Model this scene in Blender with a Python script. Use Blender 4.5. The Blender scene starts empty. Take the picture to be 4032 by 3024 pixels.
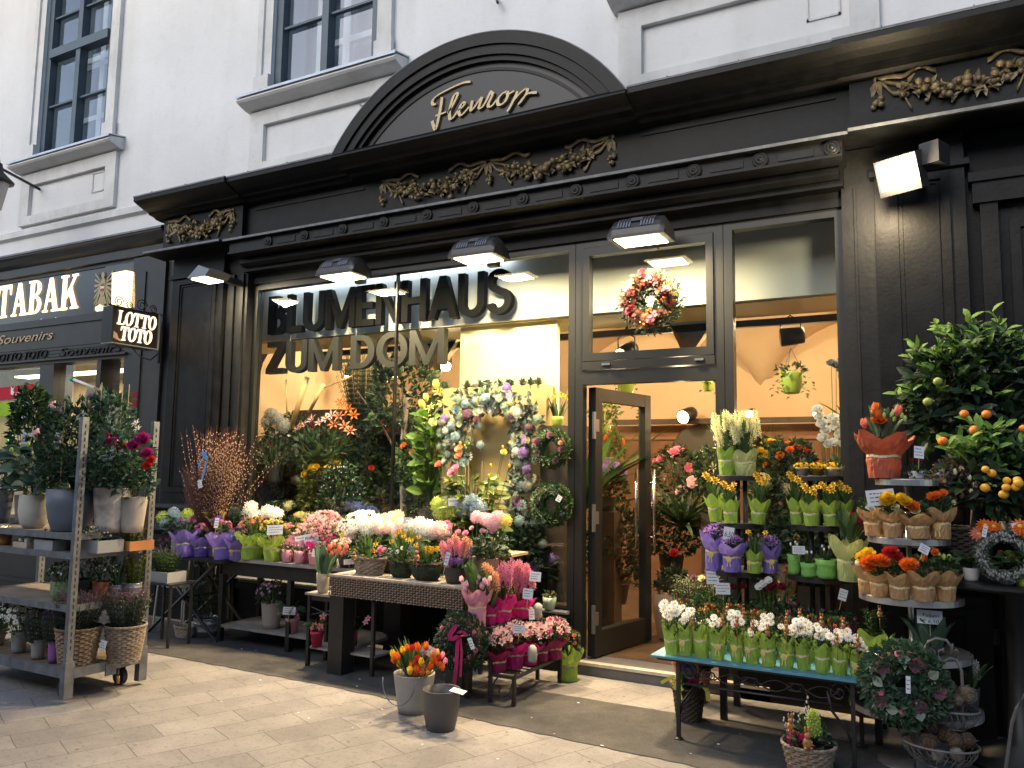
import bpy, math, random
from mathutils import Vector, Matrix
from math import sin, cos, pi, radians, sqrt
D = bpy.data
SC = bpy.context.scene
COL = SC.collection
random.seed(7)

# ------------------------------------------------------------------ camera, sky, sun, exposure
FPX, YAW, PIT, ROL, CZ = 3180.0, radians(28.75), radians(5.96), radians(0.83), 1.6
_f = Vector((-sin(YAW) * cos(PIT), cos(YAW) * cos(PIT), sin(PIT)))
_r = Vector((cos(YAW), sin(YAW), 0))
_u = _r.cross(_f)
CR = cos(ROL) * _r + sin(ROL) * _u
CU = -sin(ROL) * _r + cos(ROL) * _u
EYE = Vector((0, 0, CZ))
cam = D.objects.new('camera', D.cameras.new('camera'))
COL.objects.link(cam)
cam.data.sensor_width = 36
cam.data.lens = FPX / 4032 * 36
cam.data.clip_start = 0.05
cam.data.clip_end = 500
cam.matrix_world = Matrix(((CR.x, CU.x, -_f.x, 0), (CR.y, CU.y, -_f.y, 0), (CR.z, CU.z, -_f.z, CZ), (0, 0, 0, 1)))
SC.camera = cam
SUN_EL, SUN_ROT = radians(24), radians(200)
world = D.worlds.new('World')
SC.world = world
world.use_nodes = True
wn = world.node_tree
sky = wn.nodes.new('ShaderNodeTexSky')
sky.sky_type = 'NISHITA'
sky.sun_disc = False
sky.sun_elevation = SUN_EL
sky.sun_rotation = SUN_ROT
sky.air_density = 1.0
sky.dust_density = 1.2
sky.ozone_density = 1.6
wn.links.new(sky.outputs[0], wn.nodes['Background'].inputs[0])
wn.nodes['Background'].inputs[1].default_value = 0.15
sun = D.objects.new('sun', D.lights.new('sun', 'SUN'))
COL.objects.link(sun)
sun.data.energy = 0.7
sun.data.angle = radians(40)
sun.data.color = (1, 0.98, 0.95)
sun.rotation_euler = (radians(52), 0, radians(-12))
SC.view_settings.view_transform = 'Standard'
SC.view_settings.look = 'None'
SC.view_settings.gamma = 1
SC.view_settings.exposure = 0.68
try:
    SC.cycles.use_denoising = True
    SC.cycles.max_bounces = 6
    SC.cycles.diffuse_bounces = 3
    SC.cycles.glossy_bounces = 3
    SC.cycles.transparent_max_bounces = 24
    SC.cycles.caustics_reflective = False
    SC.cycles.caustics_refractive = False
    SC.cycles.sample_clamp_indirect = 4
except Exception:
    pass


def ray(px, py):                      # viewing direction of a point of the photograph (2212 x 1659 px)
    s = 4032 / 2212
    return (px * s - 2016) / FPX * CR - (py * s - 1512) / FPX * CU + _f


def at(px, py, Y, z=None):            # that point on the upright plane y = Y
    d = ray(px, py)
    p = EYE + d * (Y / d.y)
    if z is not None:
        p.z = z
    return p


def mpp(p):                           # metres per photo pixel at a point
    return (Vector(p) - EYE).dot(_f) * 4032 / 2212 / FPX


# ------------------------------------------------------------------ materials
def S(h):
    h = h.lstrip('#')
    o = []
    for i in (0, 2, 4):
        c = int(h[i:i + 2], 16) / 255
        o.append(c / 12.92 if c <= 0.04045 else ((c + 0.055) / 1.055) ** 2.4)
    return tuple(o)


MATS = {}


def M(name, col=None, rough=0.6, metal=0.0, var=0.0, scale=6.0, bump=0.0, bscale=None, emit=0.0, spec=0.5, ecol=None, trans=0.0, streak=0.0):
    if name in MATS:
        return MATS[name]
    if isinstance(col, str):
        col = S(col)
    m = D.materials.new(name)
    m.use_nodes = True
    nt = m.node_tree
    b = nt.nodes['Principled BSDF']
    b.inputs['Base Color'].default_value = (*col, 1)
    b.inputs['Roughness'].default_value = rough
    b.inputs['Metallic'].default_value = metal
    b.inputs['Specular IOR Level'].default_value = spec
    if var or bump:
        tc = nt.nodes.new('ShaderNodeTexCoord')
        nz = nt.nodes.new('ShaderNodeTexNoise')
        nz.inputs['Scale'].default_value = scale
        nz.inputs['Detail'].default_value = 6
        nz.inputs['Roughness'].default_value = 0.62
        nt.links.new(tc.outputs['Object'], nz.inputs['Vector'])
        if var:
            rp = nt.nodes.new('ShaderNodeValToRGB')
            rp.color_ramp.elements[0].position = 0.3
            rp.color_ramp.elements[1].position = 0.72
            rp.color_ramp.elements[0].color = (*[c * (1 - var) for c in col], 1)
            rp.color_ramp.elements[1].color = (*[min(1, c * (1 + var)) for c in col], 1)
            nt.links.new(nz.outputs['Fac'], rp.inputs[0])
            nt.links.new(rp.outputs[0], b.inputs['Base Color'])
        if bump:
            n2 = nz
            if bscale:
                n2 = nt.nodes.new('ShaderNodeTexNoise')
                n2.inputs['Scale'].default_value = bscale
                n2.inputs['Detail'].default_value = 4
                nt.links.new(tc.outputs['Object'], n2.inputs['Vector'])
            bp = nt.nodes.new('ShaderNodeBump')
            bp.inputs['Strength'].default_value = bump
            bp.inputs['Distance'].default_value = 0.01
            nt.links.new(n2.outputs['Fac'], bp.inputs['Height'])
            nt.links.new(bp.outputs[0], b.inputs['Normal'])
    if streak:                        # rain streaks and grime running down
        tc = nt.nodes.new('ShaderNodeTexCoord')
        src = b.inputs['Base Color'].links[0].from_socket
        for sc, p0, p1, lo_ in (((2.6, 2.6, .22), .3, .5, 1 - streak), ((.5, .5, .9), .34, .62, 1 - streak * .8), ((14, 14, 9), .3, .42, 1 - streak * .6)):
            mp = nt.nodes.new('ShaderNodeMapping')
            mp.inputs['Scale'].default_value = sc
            n2 = nt.nodes.new('ShaderNodeTexNoise')
            n2.inputs['Scale'].default_value = 1.0
            n2.inputs['Detail'].default_value = 6
            r2 = nt.nodes.new('ShaderNodeValToRGB')
            r2.color_ramp.elements[0].position, r2.color_ramp.elements[1].position = p0, p1
            r2.color_ramp.elements[0].color = (lo_, lo_, lo_ * .985, 1)
            mx = nt.nodes.new('ShaderNodeMixRGB')
            mx.blend_type = 'MULTIPLY'
            mx.inputs[0].default_value = 1
            nt.links.new(tc.outputs['Object'], mp.inputs[0]); nt.links.new(mp.outputs[0], n2.inputs['Vector']); nt.links.new(n2.outputs['Fac'], r2.inputs[0])
            nt.links.new(src, mx.inputs[1]); nt.links.new(r2.outputs[0], mx.inputs[2])
            src = mx.outputs[0]
        nt.links.new(src, b.inputs['Base Color'])
    if emit:
        b.inputs['Emission Color'].default_value = (*(ecol or col), 1)
        b.inputs['Emission Strength'].default_value = emit
    if trans:
        tr = nt.nodes.new('ShaderNodeBsdfTranslucent')
        tr.inputs['Color'].default_value = (*col, 1)
        mx = nt.nodes.new('ShaderNodeMixShader')
        mx.inputs[0].default_value = trans
        nt.links.new(b.outputs[0], mx.inputs[1])
        nt.links.new(tr.outputs[0], mx.inputs[2])
        nt.links.new(mx.outputs[0], nt.nodes['Material Output'].inputs[0])
    MATS[name] = m
    return m


def glass_mat(name, tint=(1, 1, 1), ior=1.6, rough=0.0):
    m = D.materials.new(name)
    m.use_nodes = True
    nt = m.node_tree
    nt.nodes.remove(nt.nodes['Principled BSDF'])
    t = nt.nodes.new('ShaderNodeBsdfTransparent')
    t.inputs[0].default_value = (*tint, 1)
    g = nt.nodes.new('ShaderNodeBsdfGlossy')
    g.inputs['Roughness'].default_value = rough
    fr = nt.nodes.new('ShaderNodeFresnel')
    fr.inputs[0].default_value = ior
    ge = nt.nodes.new('ShaderNodeNewGeometry')
    mt = nt.nodes.new('ShaderNodeMath')
    mt.operation = 'SUBTRACT'
    mt.inputs[0].default_value = 1
    nt.links.new(ge.outputs['Backfacing'], mt.inputs[1])
    mu = nt.nodes.new('ShaderNodeMath')
    mu.operation = 'MULTIPLY'
    nt.links.new(fr.outputs[0], mu.inputs[0])
    nt.links.new(mt.outputs[0], mu.inputs[1])
    mx = nt.nodes.new('ShaderNodeMixShader')
    nt.links.new(mu.outputs[0], mx.inputs[0])
    nt.links.new(t.outputs[0], mx.inputs[1])
    nt.links.new(g.outputs[0], mx.inputs[2])
    nt.links.new(mx.outputs[0], nt.nodes['Material Output'].inputs[0])
    MATS[name] = m
    return m


# ------------------------------------------------------------------ mesh builder
class MB:
    def __init__(s):
        s.v, s.f, s.m = [], [], []

    def add(s, vs, fs, mi=0):
        b = len(s.v)
        s.v.extend([tuple(p) for p in vs])
        for f in fs:
            s.f.append(tuple(b + i for i in f))
            s.m.append(mi)

    def box(s, a, b, mi=0):
        x0, x1 = sorted((a[0], b[0])); y0, y1 = sorted((a[1], b[1])); z0, z1 = sorted((a[2], b[2]))
        s.add([(x0, y0, z0), (x1, y0, z0), (x1, y1, z0), (x0, y1, z0), (x0, y0, z1), (x1, y0, z1), (x1, y1, z1), (x0, y1, z1)],
              [(0, 3, 2, 1), (4, 5, 6, 7), (0, 1, 5, 4), (1, 2, 6, 5), (2, 3, 7, 6), (3, 0, 4, 7)], mi)

    def obox(s, c, ax, ay, az, mi=0):   # oriented box: centre and three half-axes
        c, ax, ay, az = Vector(c), Vector(ax), Vector(ay), Vector(az)
        vs = [c + i * ax + j * ay + k * az for k in (-1, 1) for j, i in ((-1, -1), (-1, 1), (1, 1), (1, -1))]
        s.add(vs, [(0, 3, 2, 1), (4, 5, 6, 7), (0, 1, 5, 4), (1, 2, 6, 5), (2, 3, 7, 6), (3, 0, 4, 7)], mi)

    def lathe(s, prof, n=20, c=(0, 0, 0), mi=0, jit=0.0, sx=1.0, sy=1.0, cap=True, rot=0.0):
        vs, fs = [], []
        for r, z in prof:
            for k in range(n):
                a = 2 * pi * k / n + rot
                q = r * (1 + random.uniform(-jit, jit)) if jit else r
                vs.append((c[0] + q * cos(a) * sx, c[1] + q * sin(a) * sy, c[2] + z))
        for i in range(len(prof) - 1):
            for k in range(n):
                k2 = (k + 1) % n
                fs.append((i * n + k, i * n + k2, (i + 1) * n + k2, (i + 1) * n + k))
        if cap:
            fs.append(tuple(range(n - 1, -1, -1)))
        s.add(vs, fs, mi)

    def tube(s, pts, r, n=6, mi=0, r2=None):
        pts = [Vector(p) for p in pts]
        L = len(pts)
        vs, fs = [], []
        for i, p in enumerate(pts):
            t = (pts[min(i + 1, L - 1)] - pts[max(i - 1, 0)])
            if t.length < 1e-9:
                t = Vector((0, 0, 1))
            t.normalize()
            a = Vector((0, 0, 1)) if abs(t.z) < 0.9 else Vector((1, 0, 0))
            u = t.cross(a).normalized()
            w = u.cross(t)
            rr = r if r2 is None else r + (r2 - r) * i / max(1, L - 1)
            for k in range(n):
                an = 2 * pi * k / n
                vs.append(p + (u * cos(an) + w * sin(an)) * rr)
        for i in range(L - 1):
            for k in range(n):
                k2 = (k + 1) % n
                fs.append((i * n + k, (i + 1) * n + k, (i + 1) * n + k2, i * n + k2))
        fs.append(tuple(range(n)))
        fs.append(tuple((L - 1) * n + k for k in range(n - 1, -1, -1)))
        s.add(vs, fs, mi)

    def ball(s, c, r, n=8, m=5, mi=0, sx=1, sy=1, sz=1, jit=0):
        vs, fs = [(c[0], c[1], c[2] - r * sz)], []
        for i in range(1, m):
            t = -pi / 2 + pi * i / m
            for k in range(n):
                a = 2 * pi * k / n
                q = r * (1 + random.uniform(-jit, jit))
                vs.append((c[0] + q * cos(t) * cos(a) * sx, c[1] + q * cos(t) * sin(a) * sy, c[2] + q * sin(t) * sz))
        vs.append((c[0], c[1], c[2] + r * sz))
        for k in range(n):
            k2 = (k + 1) % n
            fs.append((0, 1 + k2, 1 + k))
            for i in range(m - 2):
                fs.append((1 + i * n + k, 1 + i * n + k2, 1 + (i + 1) * n + k2, 1 + (i + 1) * n + k))
            fs.append((len(vs) - 1, 1 + (m - 2) * n + k, 1 + (m - 2) * n + k2))
        s.add(vs, fs, mi)

    def profx(s, prof, x0, x1, mi=0):   # closed (y, z) outline drawn along x
        n = len(prof)
        vs = [(x0, y, z) for y, z in prof] + [(x1, y, z) for y, z in prof]
        fs = [(i, n + i, n + (i + 1) % n, (i + 1) % n) for i in range(n)]
        fs += [tuple(range(n)), tuple(range(2 * n - 1, n - 1, -1))]
        s.add(vs, fs, mi)

    def poly(s, pts, y0, y1, mi=0):     # (x, z) outline drawn from y0 (front) to y1
        n = len(pts)
        vs = [(x, y0, z) for x, z in pts] + [(x, y1, z) for x, z in pts]
        fs = [tuple(range(n)), tuple(range(2 * n - 1, n - 1, -1))]
        fs += [(i, n + i, n + (i + 1) % n, (i + 1) % n) for i in range(n)]
        s.add(vs, fs, mi)

    def strip(s, outer, inner, y0, y1, mi=0, close=False):   # band between two (x, z) lines, y0 front
        n = len(outer)
        vs = [(x, y0, z) for x, z in outer] + [(x, y0, z) for x, z in inner] + [(x, y1, z) for x, z in outer] + [(x, y1, z) for x, z in inner]
        fs = []
        for i in range(n if close else n - 1):
            j = (i + 1) % n
            fs += [(i, j, n + j, n + i), (2 * n + i, 3 * n + i, 3 * n + j, 2 * n + j), (i, 2 * n + i, 2 * n + j, j), (n + i, n + j, 3 * n + j, 3 * n + i)]
        if not close:
            fs += [(0, n, 3 * n, 2 * n), (n - 1, 3 * n - 1, 4 * n - 1, 2 * n - 1)]
        s.add(vs, fs, mi)

    def leaf(s, p, d, up, L, W, mi=0, fold=0.25, droop=0.15):
        d = Vector(d).normalized()
        up = Vector(up)
        sd = d.cross(up)
        if sd.length < 1e-4:
            sd = d.cross(Vector((1, 0.3, 0.2)))
        sd.normalize()
        nn = sd.cross(d)
        p = Vector(p)
        m = p + d * L * 0.45
        s.add([p, m + sd * W * 0.5 + nn * W * fold, p + d * L - nn * L * droop, m - sd * W * 0.5 + nn * W * fold, m], [(0, 1, 4), (1, 2, 4), (0, 4, 3), (4, 2, 3)], mi)

    def bigleaf(s, p, d, up, L, W, mi=0, curl=0.25, ns=4):
        d = Vector(d).normalized()
        sd = d.cross(Vector(up))
        if sd.length < 1e-4:
            sd = d.cross(Vector((1, 0.3, 0.2)))
        sd.normalize()
        nn = sd.cross(d)
        p = Vector(p)
        vs = []
        for i in range(ns + 1):
            t = i / ns
            w = W * 0.5 * (sin(pi * min(1, t * 0.93 + 0.05)) ** 0.75)
            c = p + d * L * t - nn * L * curl * t * t
            vs += [c + sd * w + nn * w * 0.35, c, c - sd * w + nn * w * 0.35]
        fs = []
        for i in range(ns):
            a = i * 3
            fs += [(a, a + 3, a + 4, a + 1), (a + 1, a + 4, a + 5, a + 2)]
        s.add(vs, fs, mi)

    def mesh(s, name, mats, smooth=True):
        me = D.meshes.new(name)
        me.from_pydata(s.v, [], s.f)
        for m in (mats if isinstance(mats, (list, tuple)) else [mats]):
            me.materials.append(m)
        me.polygons.foreach_set('material_index', s.m)
        if smooth:
            me.polygons.foreach_set('use_smooth', [True] * len(s.f))
        me.update()
        return me

    def build(s, name, mats, parent=None, smooth=False, loc=None):
        me = s.mesh(name, mats, smooth)
        if smooth == 'auto':
            pass
        return put(name, me, parent, loc)


def put(name, data, parent=None, loc=None, rot=None, scale=None):
    o = D.objects.new(name, data)
    COL.objects.link(o)
    if parent is not None:
        o.parent = parent
    if loc is not None:
        o.location = loc
    if rot is not None:
        o.rotation_euler = rot
    if scale is not None:
        o.scale = (scale,) * 3 if isinstance(scale, (int, float)) else scale
    return o


def tag(o, label, cat, group=None):
    o['label'] = label
    o['category'] = cat
    if group:
        o['group'] = group
    return o


def thing(name, label, cat, loc=(0, 0, 0), group=None, rotz=0.0):
    o = D.objects.new(name, None)
    COL.objects.link(o)
    o.location = loc
    o.rotation_euler = (0, 0, rotz)
    o.empty_display_size = 0.1
    return tag(o, label, cat, group)


def struct(o):
    o['kind'] = 'structure'
    return o


def text(name, body, parent, mat, loc, size, width=None, extrude=0.004, rot=(pi / 2, 0, 0), shear=0.0, fat=0.0, align='LEFT', space=1.0):
    cu = D.curves.new(name, 'FONT')
    cu.body = body
    cu.size = size
    cu.extrude = extrude
    cu.shear = shear
    cu.offset = fat
    cu.align_x = align
    cu.space_character = space
    cu.resolution_u = 4
    cu.materials.append(mat)
    tmp = put(name, cu)
    dg = bpy.context.evaluated_depsgraph_get()
    me = D.meshes.new_from_object(tmp.evaluated_get(dg))
    D.objects.remove(tmp)
    D.curves.remove(cu)
    o = put(name, me, parent, loc, rot)
    if width and len(me.vertices):
        xs_ = [v.co.x for v in me.vertices]
        w = max(xs_) - min(xs_)
        o.scale = (width / w, 1, 1)
    return o


# ------------------------------------------------------------------ material palette
BLACK = M('black_paint', (0.0045, 0.005, 0.0056), 0.45, spec=.22, var=0.7, scale=7, bump=0.12, bscale=40)
BLACK2 = M('black_paint_worn', (0.0085, 0.009, 0.0095), 0.5, spec=.3, var=0.45, scale=9, bump=0.15, bscale=30)
FRAME = M('anthracite_frame', (0.014, 0.0155, 0.0145), 0.36, spec=0.5, var=0.15, scale=4)
IRON = M('black_iron', (0.016, 0.016, 0.017), 0.45, var=0.3, scale=20)
STUCCO = M('white_stucco', (0.72, 0.705, 0.695), 0.9, var=0.07, scale=0.8, bump=0.3, bscale=22, streak=.07)
STUCCO2 = M('white_stucco_trim', (0.67, 0.655, 0.635), 0.9, var=0.12, scale=2.5, bump=0.3, bscale=30, streak=.13)
ZINC = M('zinc_flashing', (0.52, 0.57, 0.63), 0.45, metal=0.3, var=0.15, scale=5)
LEDGE = M('weathered_ledge', (0.16, 0.165, 0.17), 0.6, var=0.4, scale=9)
WINF = M('dark_blue_frame', (0.06, 0.088, 0.112), 0.45, var=0.15, scale=6)
WHITEP = M('white_paint', (0.8, 0.8, 0.8), 0.5)
GOLD = M('dull_gold', (0.23, 0.17, 0.085), 0.5, metal=0.35, var=0.45, scale=18)
GOLDL = M('gold_lettering', (0.42, 0.33, 0.19), 0.45, metal=0.3, var=0.1, scale=5)
STEEL = M('galvanised_steel', (0.2, 0.21, 0.225), 0.5, metal=0.6, var=0.35, scale=12, bump=0.05)
BRUSH = M('brushed_metal_tray', (0.55, 0.55, 0.54), 0.3, metal=0.85, var=0.15, scale=6)
CHROME = M('steel_handle', (0.7, 0.69, 0.67), 0.25, metal=1.0)
GLASS = glass_mat('window_glass', (0.95, 0.97, 0.955), 1.52)
GLASSU = glass_mat('upper_glass', (0.9, 0.93, 0.95), 3.0)
PAPER = M('white_card', (0.62, 0.64, 0.67), 0.7)
INK = M('pen_ink', (0.03, 0.03, 0.05), 0.7)
SOIL = M('potting_soil', (0.02, 0.014, 0.01), 0.95, bump=0.5, scale=40)
WICK = M('brown_wicker', (0.16, 0.1, 0.055), 0.7, var=0.5, scale=25, bump=0.3)
WICKG = M('grey_wicker', (0.23, 0.19, 0.15), 0.75, var=0.5, scale=25, bump=0.3)
WICKL = M('light_willow', (0.22, 0.155, 0.095), 0.7, var=0.4, scale=25)
WICKD = M('dark_wicker', (0.05, 0.033, 0.022), 0.7, var=0.5, scale=25, bump=0.3)
MOSS = M('dark_moss', (0.018, 0.028, 0.01), 0.95, var=0.6, scale=30, bump=0.9, bscale=60)
TERRA = M('terracotta', (0.33, 0.105, 0.05), 0.8, var=0.12, scale=8)
TAN = M('tan_clay', (0.36, 0.235, 0.15), 0.8, var=0.15, scale=6)

# ------------------------------------------------------------------ ground
def ground_mat(name, kind):
    m = D.materials.new(name)
    m.use_nodes = True
    nt = m.node_tree
    L = nt.links.new
    b = nt.nodes['Principled BSDF']
    b.inputs['Roughness'].default_value = 0.85
    tc = nt.nodes.new('ShaderNodeTexCoord')

    def noise(sc, det=5, rough=0.6):
        n = nt.nodes.new('ShaderNodeTexNoise')
        n.inputs['Scale'].default_value = sc
        n.inputs['Detail'].default_value = det
        n.inputs['Roughness'].default_value = rough
        L(tc.outputs['Object'], n.inputs['Vector'])
        return n

    def ramp(src, p0, c0, p1, c1):
        r = nt.nodes.new('ShaderNodeValToRGB')
        r.color_ramp.elements[0].position = p0
        r.color_ramp.elements[1].position = p1
        r.color_ramp.elements[0].color = (*c0, 1)
        r.color_ramp.elements[1].color = (*c1, 1)
        L(src, r.inputs[0])
        return r

    def mul(a, bb, fac=1.0):
        x = nt.nodes.new('ShaderNodeMixRGB')
        x.blend_type = 'MULTIPLY'
        x.inputs[0].default_value = fac
        L(a, x.inputs[1])
        L(bb, x.inputs[2])
        return x
    bp = nt.nodes.new('ShaderNodeBump')
    bp.inputs['Distance'].default_value = 0.01
    if kind == 'slab':
        mp = nt.nodes.new('ShaderNodeMapping')
        mp.inputs['Rotation'].default_value = (0, 0, radians(-67))
        wob = noise(1.7, 3)
        ad = nt.nodes.new('ShaderNodeMixRGB')
        ad.blend_type = 'ADD'
        ad.inputs[0].default_value = 0.035
        L(tc.outputs['Object'], ad.inputs[1])
        L(wob.outputs['Color'], ad.inputs[2])
        L(ad.outputs[0], mp.inputs['Vector'])
        br = nt.nodes.new('ShaderNodeTexBrick')
        br.inputs['Scale'].default_value = 1
        br.inputs['Brick Width'].default_value = 0.5
        br.inputs['Row Height'].default_value = 0.27
        br.inputs['Mortar Size'].default_value = 0.0032
        br.inputs['Mortar Smooth'].default_value = 0.35
        br.inputs['Bias'].default_value = -0.1
        br.offset = 0.42
        br.inputs['Color1'].default_value = (0.3, 0.285, 0.27, 1)
        br.inputs['Color2'].default_value = (0.235, 0.222, 0.21, 1)
        br.inputs['Mortar'].default_value = (0.12, 0.112, 0.1, 1)
        L(mp.outputs[0], br.inputs['Vector'])
        n1 = noise(2.2)
        n2 = noise(60, 6, 0.8)
        n3 = noise(0.7, 4)
        c = mul(br.outputs['Color'], ramp(n1.outputs['Fac'], 0.25, (0.66, 0.66, 0.68), 0.72, (1.16, 1.14, 1.12)).outputs[0])
        c = mul(c.outputs[0], ramp(n2.outputs['Fac'], 0.3, (0.8, 0.8, 0.8), 0.7, (1.12, 1.12, 1.12)).outputs[0])
        c = mul(c.outputs[0], ramp(n3.outputs['Fac'], 0.33, (0.76, 0.755, 0.75), 0.6, (1.06, 1.06, 1.06)).outputs[0])
        sp = noise(9, 2)
        c = mul(c.outputs[0], ramp(sp.outputs['Fac'], 0.255, (0.35, 0.33, 0.3), 0.29, (1, 1, 1)).outputs[0])
        gr = noise(26, 3, .75)
        c = mul(c.outputs[0], ramp(gr.outputs['Fac'], 0.3, (0.62, 0.6, 0.57), 0.44, (1, 1, 1)).outputs[0])
        L(c.outputs[0], b.inputs['Base Color'])
        mm = nt.nodes.new('ShaderNodeMath')
        mm.operation = 'MULTIPLY_ADD'
        L(br.outputs['Fac'], mm.inputs[0])
        mm.inputs[1].default_value = -1.2
        L(n2.outputs['Fac'], mm.inputs[2])
        L(mm.outputs[0], bp.inputs['Height'])
        bp.inputs['Strength'].default_value = 0.35
    else:
        n1 = noise(1.4, 5)
        n2 = noise(110, 5, 0.85)
        n3 = noise(7, 6, 0.7)
        base = ramp(n1.outputs['Fac'], 0.3, (0.05, 0.05, 0.05), 0.7, (0.09, 0.083, 0.075))
        c = mul(base.outputs[0], ramp(n2.outputs['Fac'], 0.32, (0.5, 0.5, 0.5), 0.7, (1.5, 1.5, 1.5)).outputs[0])
        c = mul(c.outputs[0], ramp(n3.outputs['Fac'], 0.3, (0.7, 0.7, 0.7), 0.65, (1.15, 1.15, 1.15)).outputs[0])
        L(c.outputs[0], b.inputs['Base Color'])
        L(n2.outputs['Fac'], bp.inputs['Height'])
        bp.inputs['Strength'].default_value = 0.6
    L(bp.outputs[0], b.inputs['Normal'])
    return m


SLAB = ground_mat('stone_slabs', 'slab')
ASPH = ground_mat('asphalt', 'asphalt')


def sheet(name, pts, z, mat):
    b = MB()
    b.add([(x, y, z) for x, y in pts], [tuple(range(len(pts)))])
    return struct(b.build(name, mat))


sheet('pavement', [(-60, -20), (40, -20), (40, 30), (-60, 30)], 0.0, SLAB)
edge = [(-14, 4.95), (-8, 4.82), (-6.07, 4.717), (-5.0, 4.71), (-3.95, 4.70), (-3.3, 4.66), (-2.76, 4.59), (-2.1, 4.55), (-1.37, 4.51), (0, 4.44), (6, 4.2)]
b = MB()
ew = []
random.seed(3)
for (xa, ya), (xb, yb) in zip(edge, edge[1:]):
    n = max(2, int((xb - xa) / 0.08))
    for i in range(n):
        t = i / n
        ew.append((xa + (xb - xa) * t, ya + (yb - ya) * t + random.uniform(-.012, .012)))
inner = [(x, 5.4 + random.uniform(-.006, .006) if x > -3.6 else 6.05) for x, y in ew]
n = len(ew)
b.add([(x, y, .004) for x, y in ew] + [(x, y, .004) for x, y in inner], [(i, i + 1, n + i + 1, n + i) for i in range(n - 1)])
struct(b.build('asphalt_strip', ASPH))
# small scraps trodden on the ground
b = MB()
random.seed(11)
for _ in range(70):
    x, y = random.uniform(-5.5, -1.2), random.uniform(4.0, 5.4)
    r = random.uniform(.003, .011)
    a = random.uniform(0, 6.3)
    z = .008
    b.add([(x + r * cos(a + k) * (1 + .5 * (k > 2)), y + r * sin(a + k) * 0.7, z + .002 * (k > 2)) for k in (0, 1.5, 3, 4.5)], [(0, 1, 2, 3)], random.choice((0, 0, 1)))
o = b.build('litter', [M('petal_scrap', (.7, .68, .62), .8), M('leaf_scrap', (.06, .045, .03), .8)])
o['kind'] = 'stuff'

# ------------------------------------------------------------------ white house above the shops
house = thing('townhouse', 'white stuccoed house front with tall windows above the black shopfronts', 'building', (0, 0, 0))
WY = 6.1
XW = (-10.66, -6.38, -2.1, 2.18)
b = MB()
xs = [-16]
for x in XW:
    xs += [x, x + 1.44]
xs.append(6)
for i in range(0, len(xs), 2):          # piers
    b.box((xs[i], WY, 4.0), (xs[i + 1], WY + .5, 9.5))
for x in XW:                            # below each window
    b.box((x, WY, 4.0), (x + 1.44, WY + .5, 5.6))
    b.box((x, WY, 8.3), (x + 1.44, WY + .5, 9.5))
b.box((-16, WY + 1.2, 4.0), (6, WY + 1.3, 9.5))
b.build('wall', STUCCO, house)
b = MB()
b.profx([(WY + .004, 4.55), (WY - .05, 4.58), (WY - .05, 4.66), (WY + .004, 4.7)], -16, -7.9)
b.build('string_course', STUCCO2, house)
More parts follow.
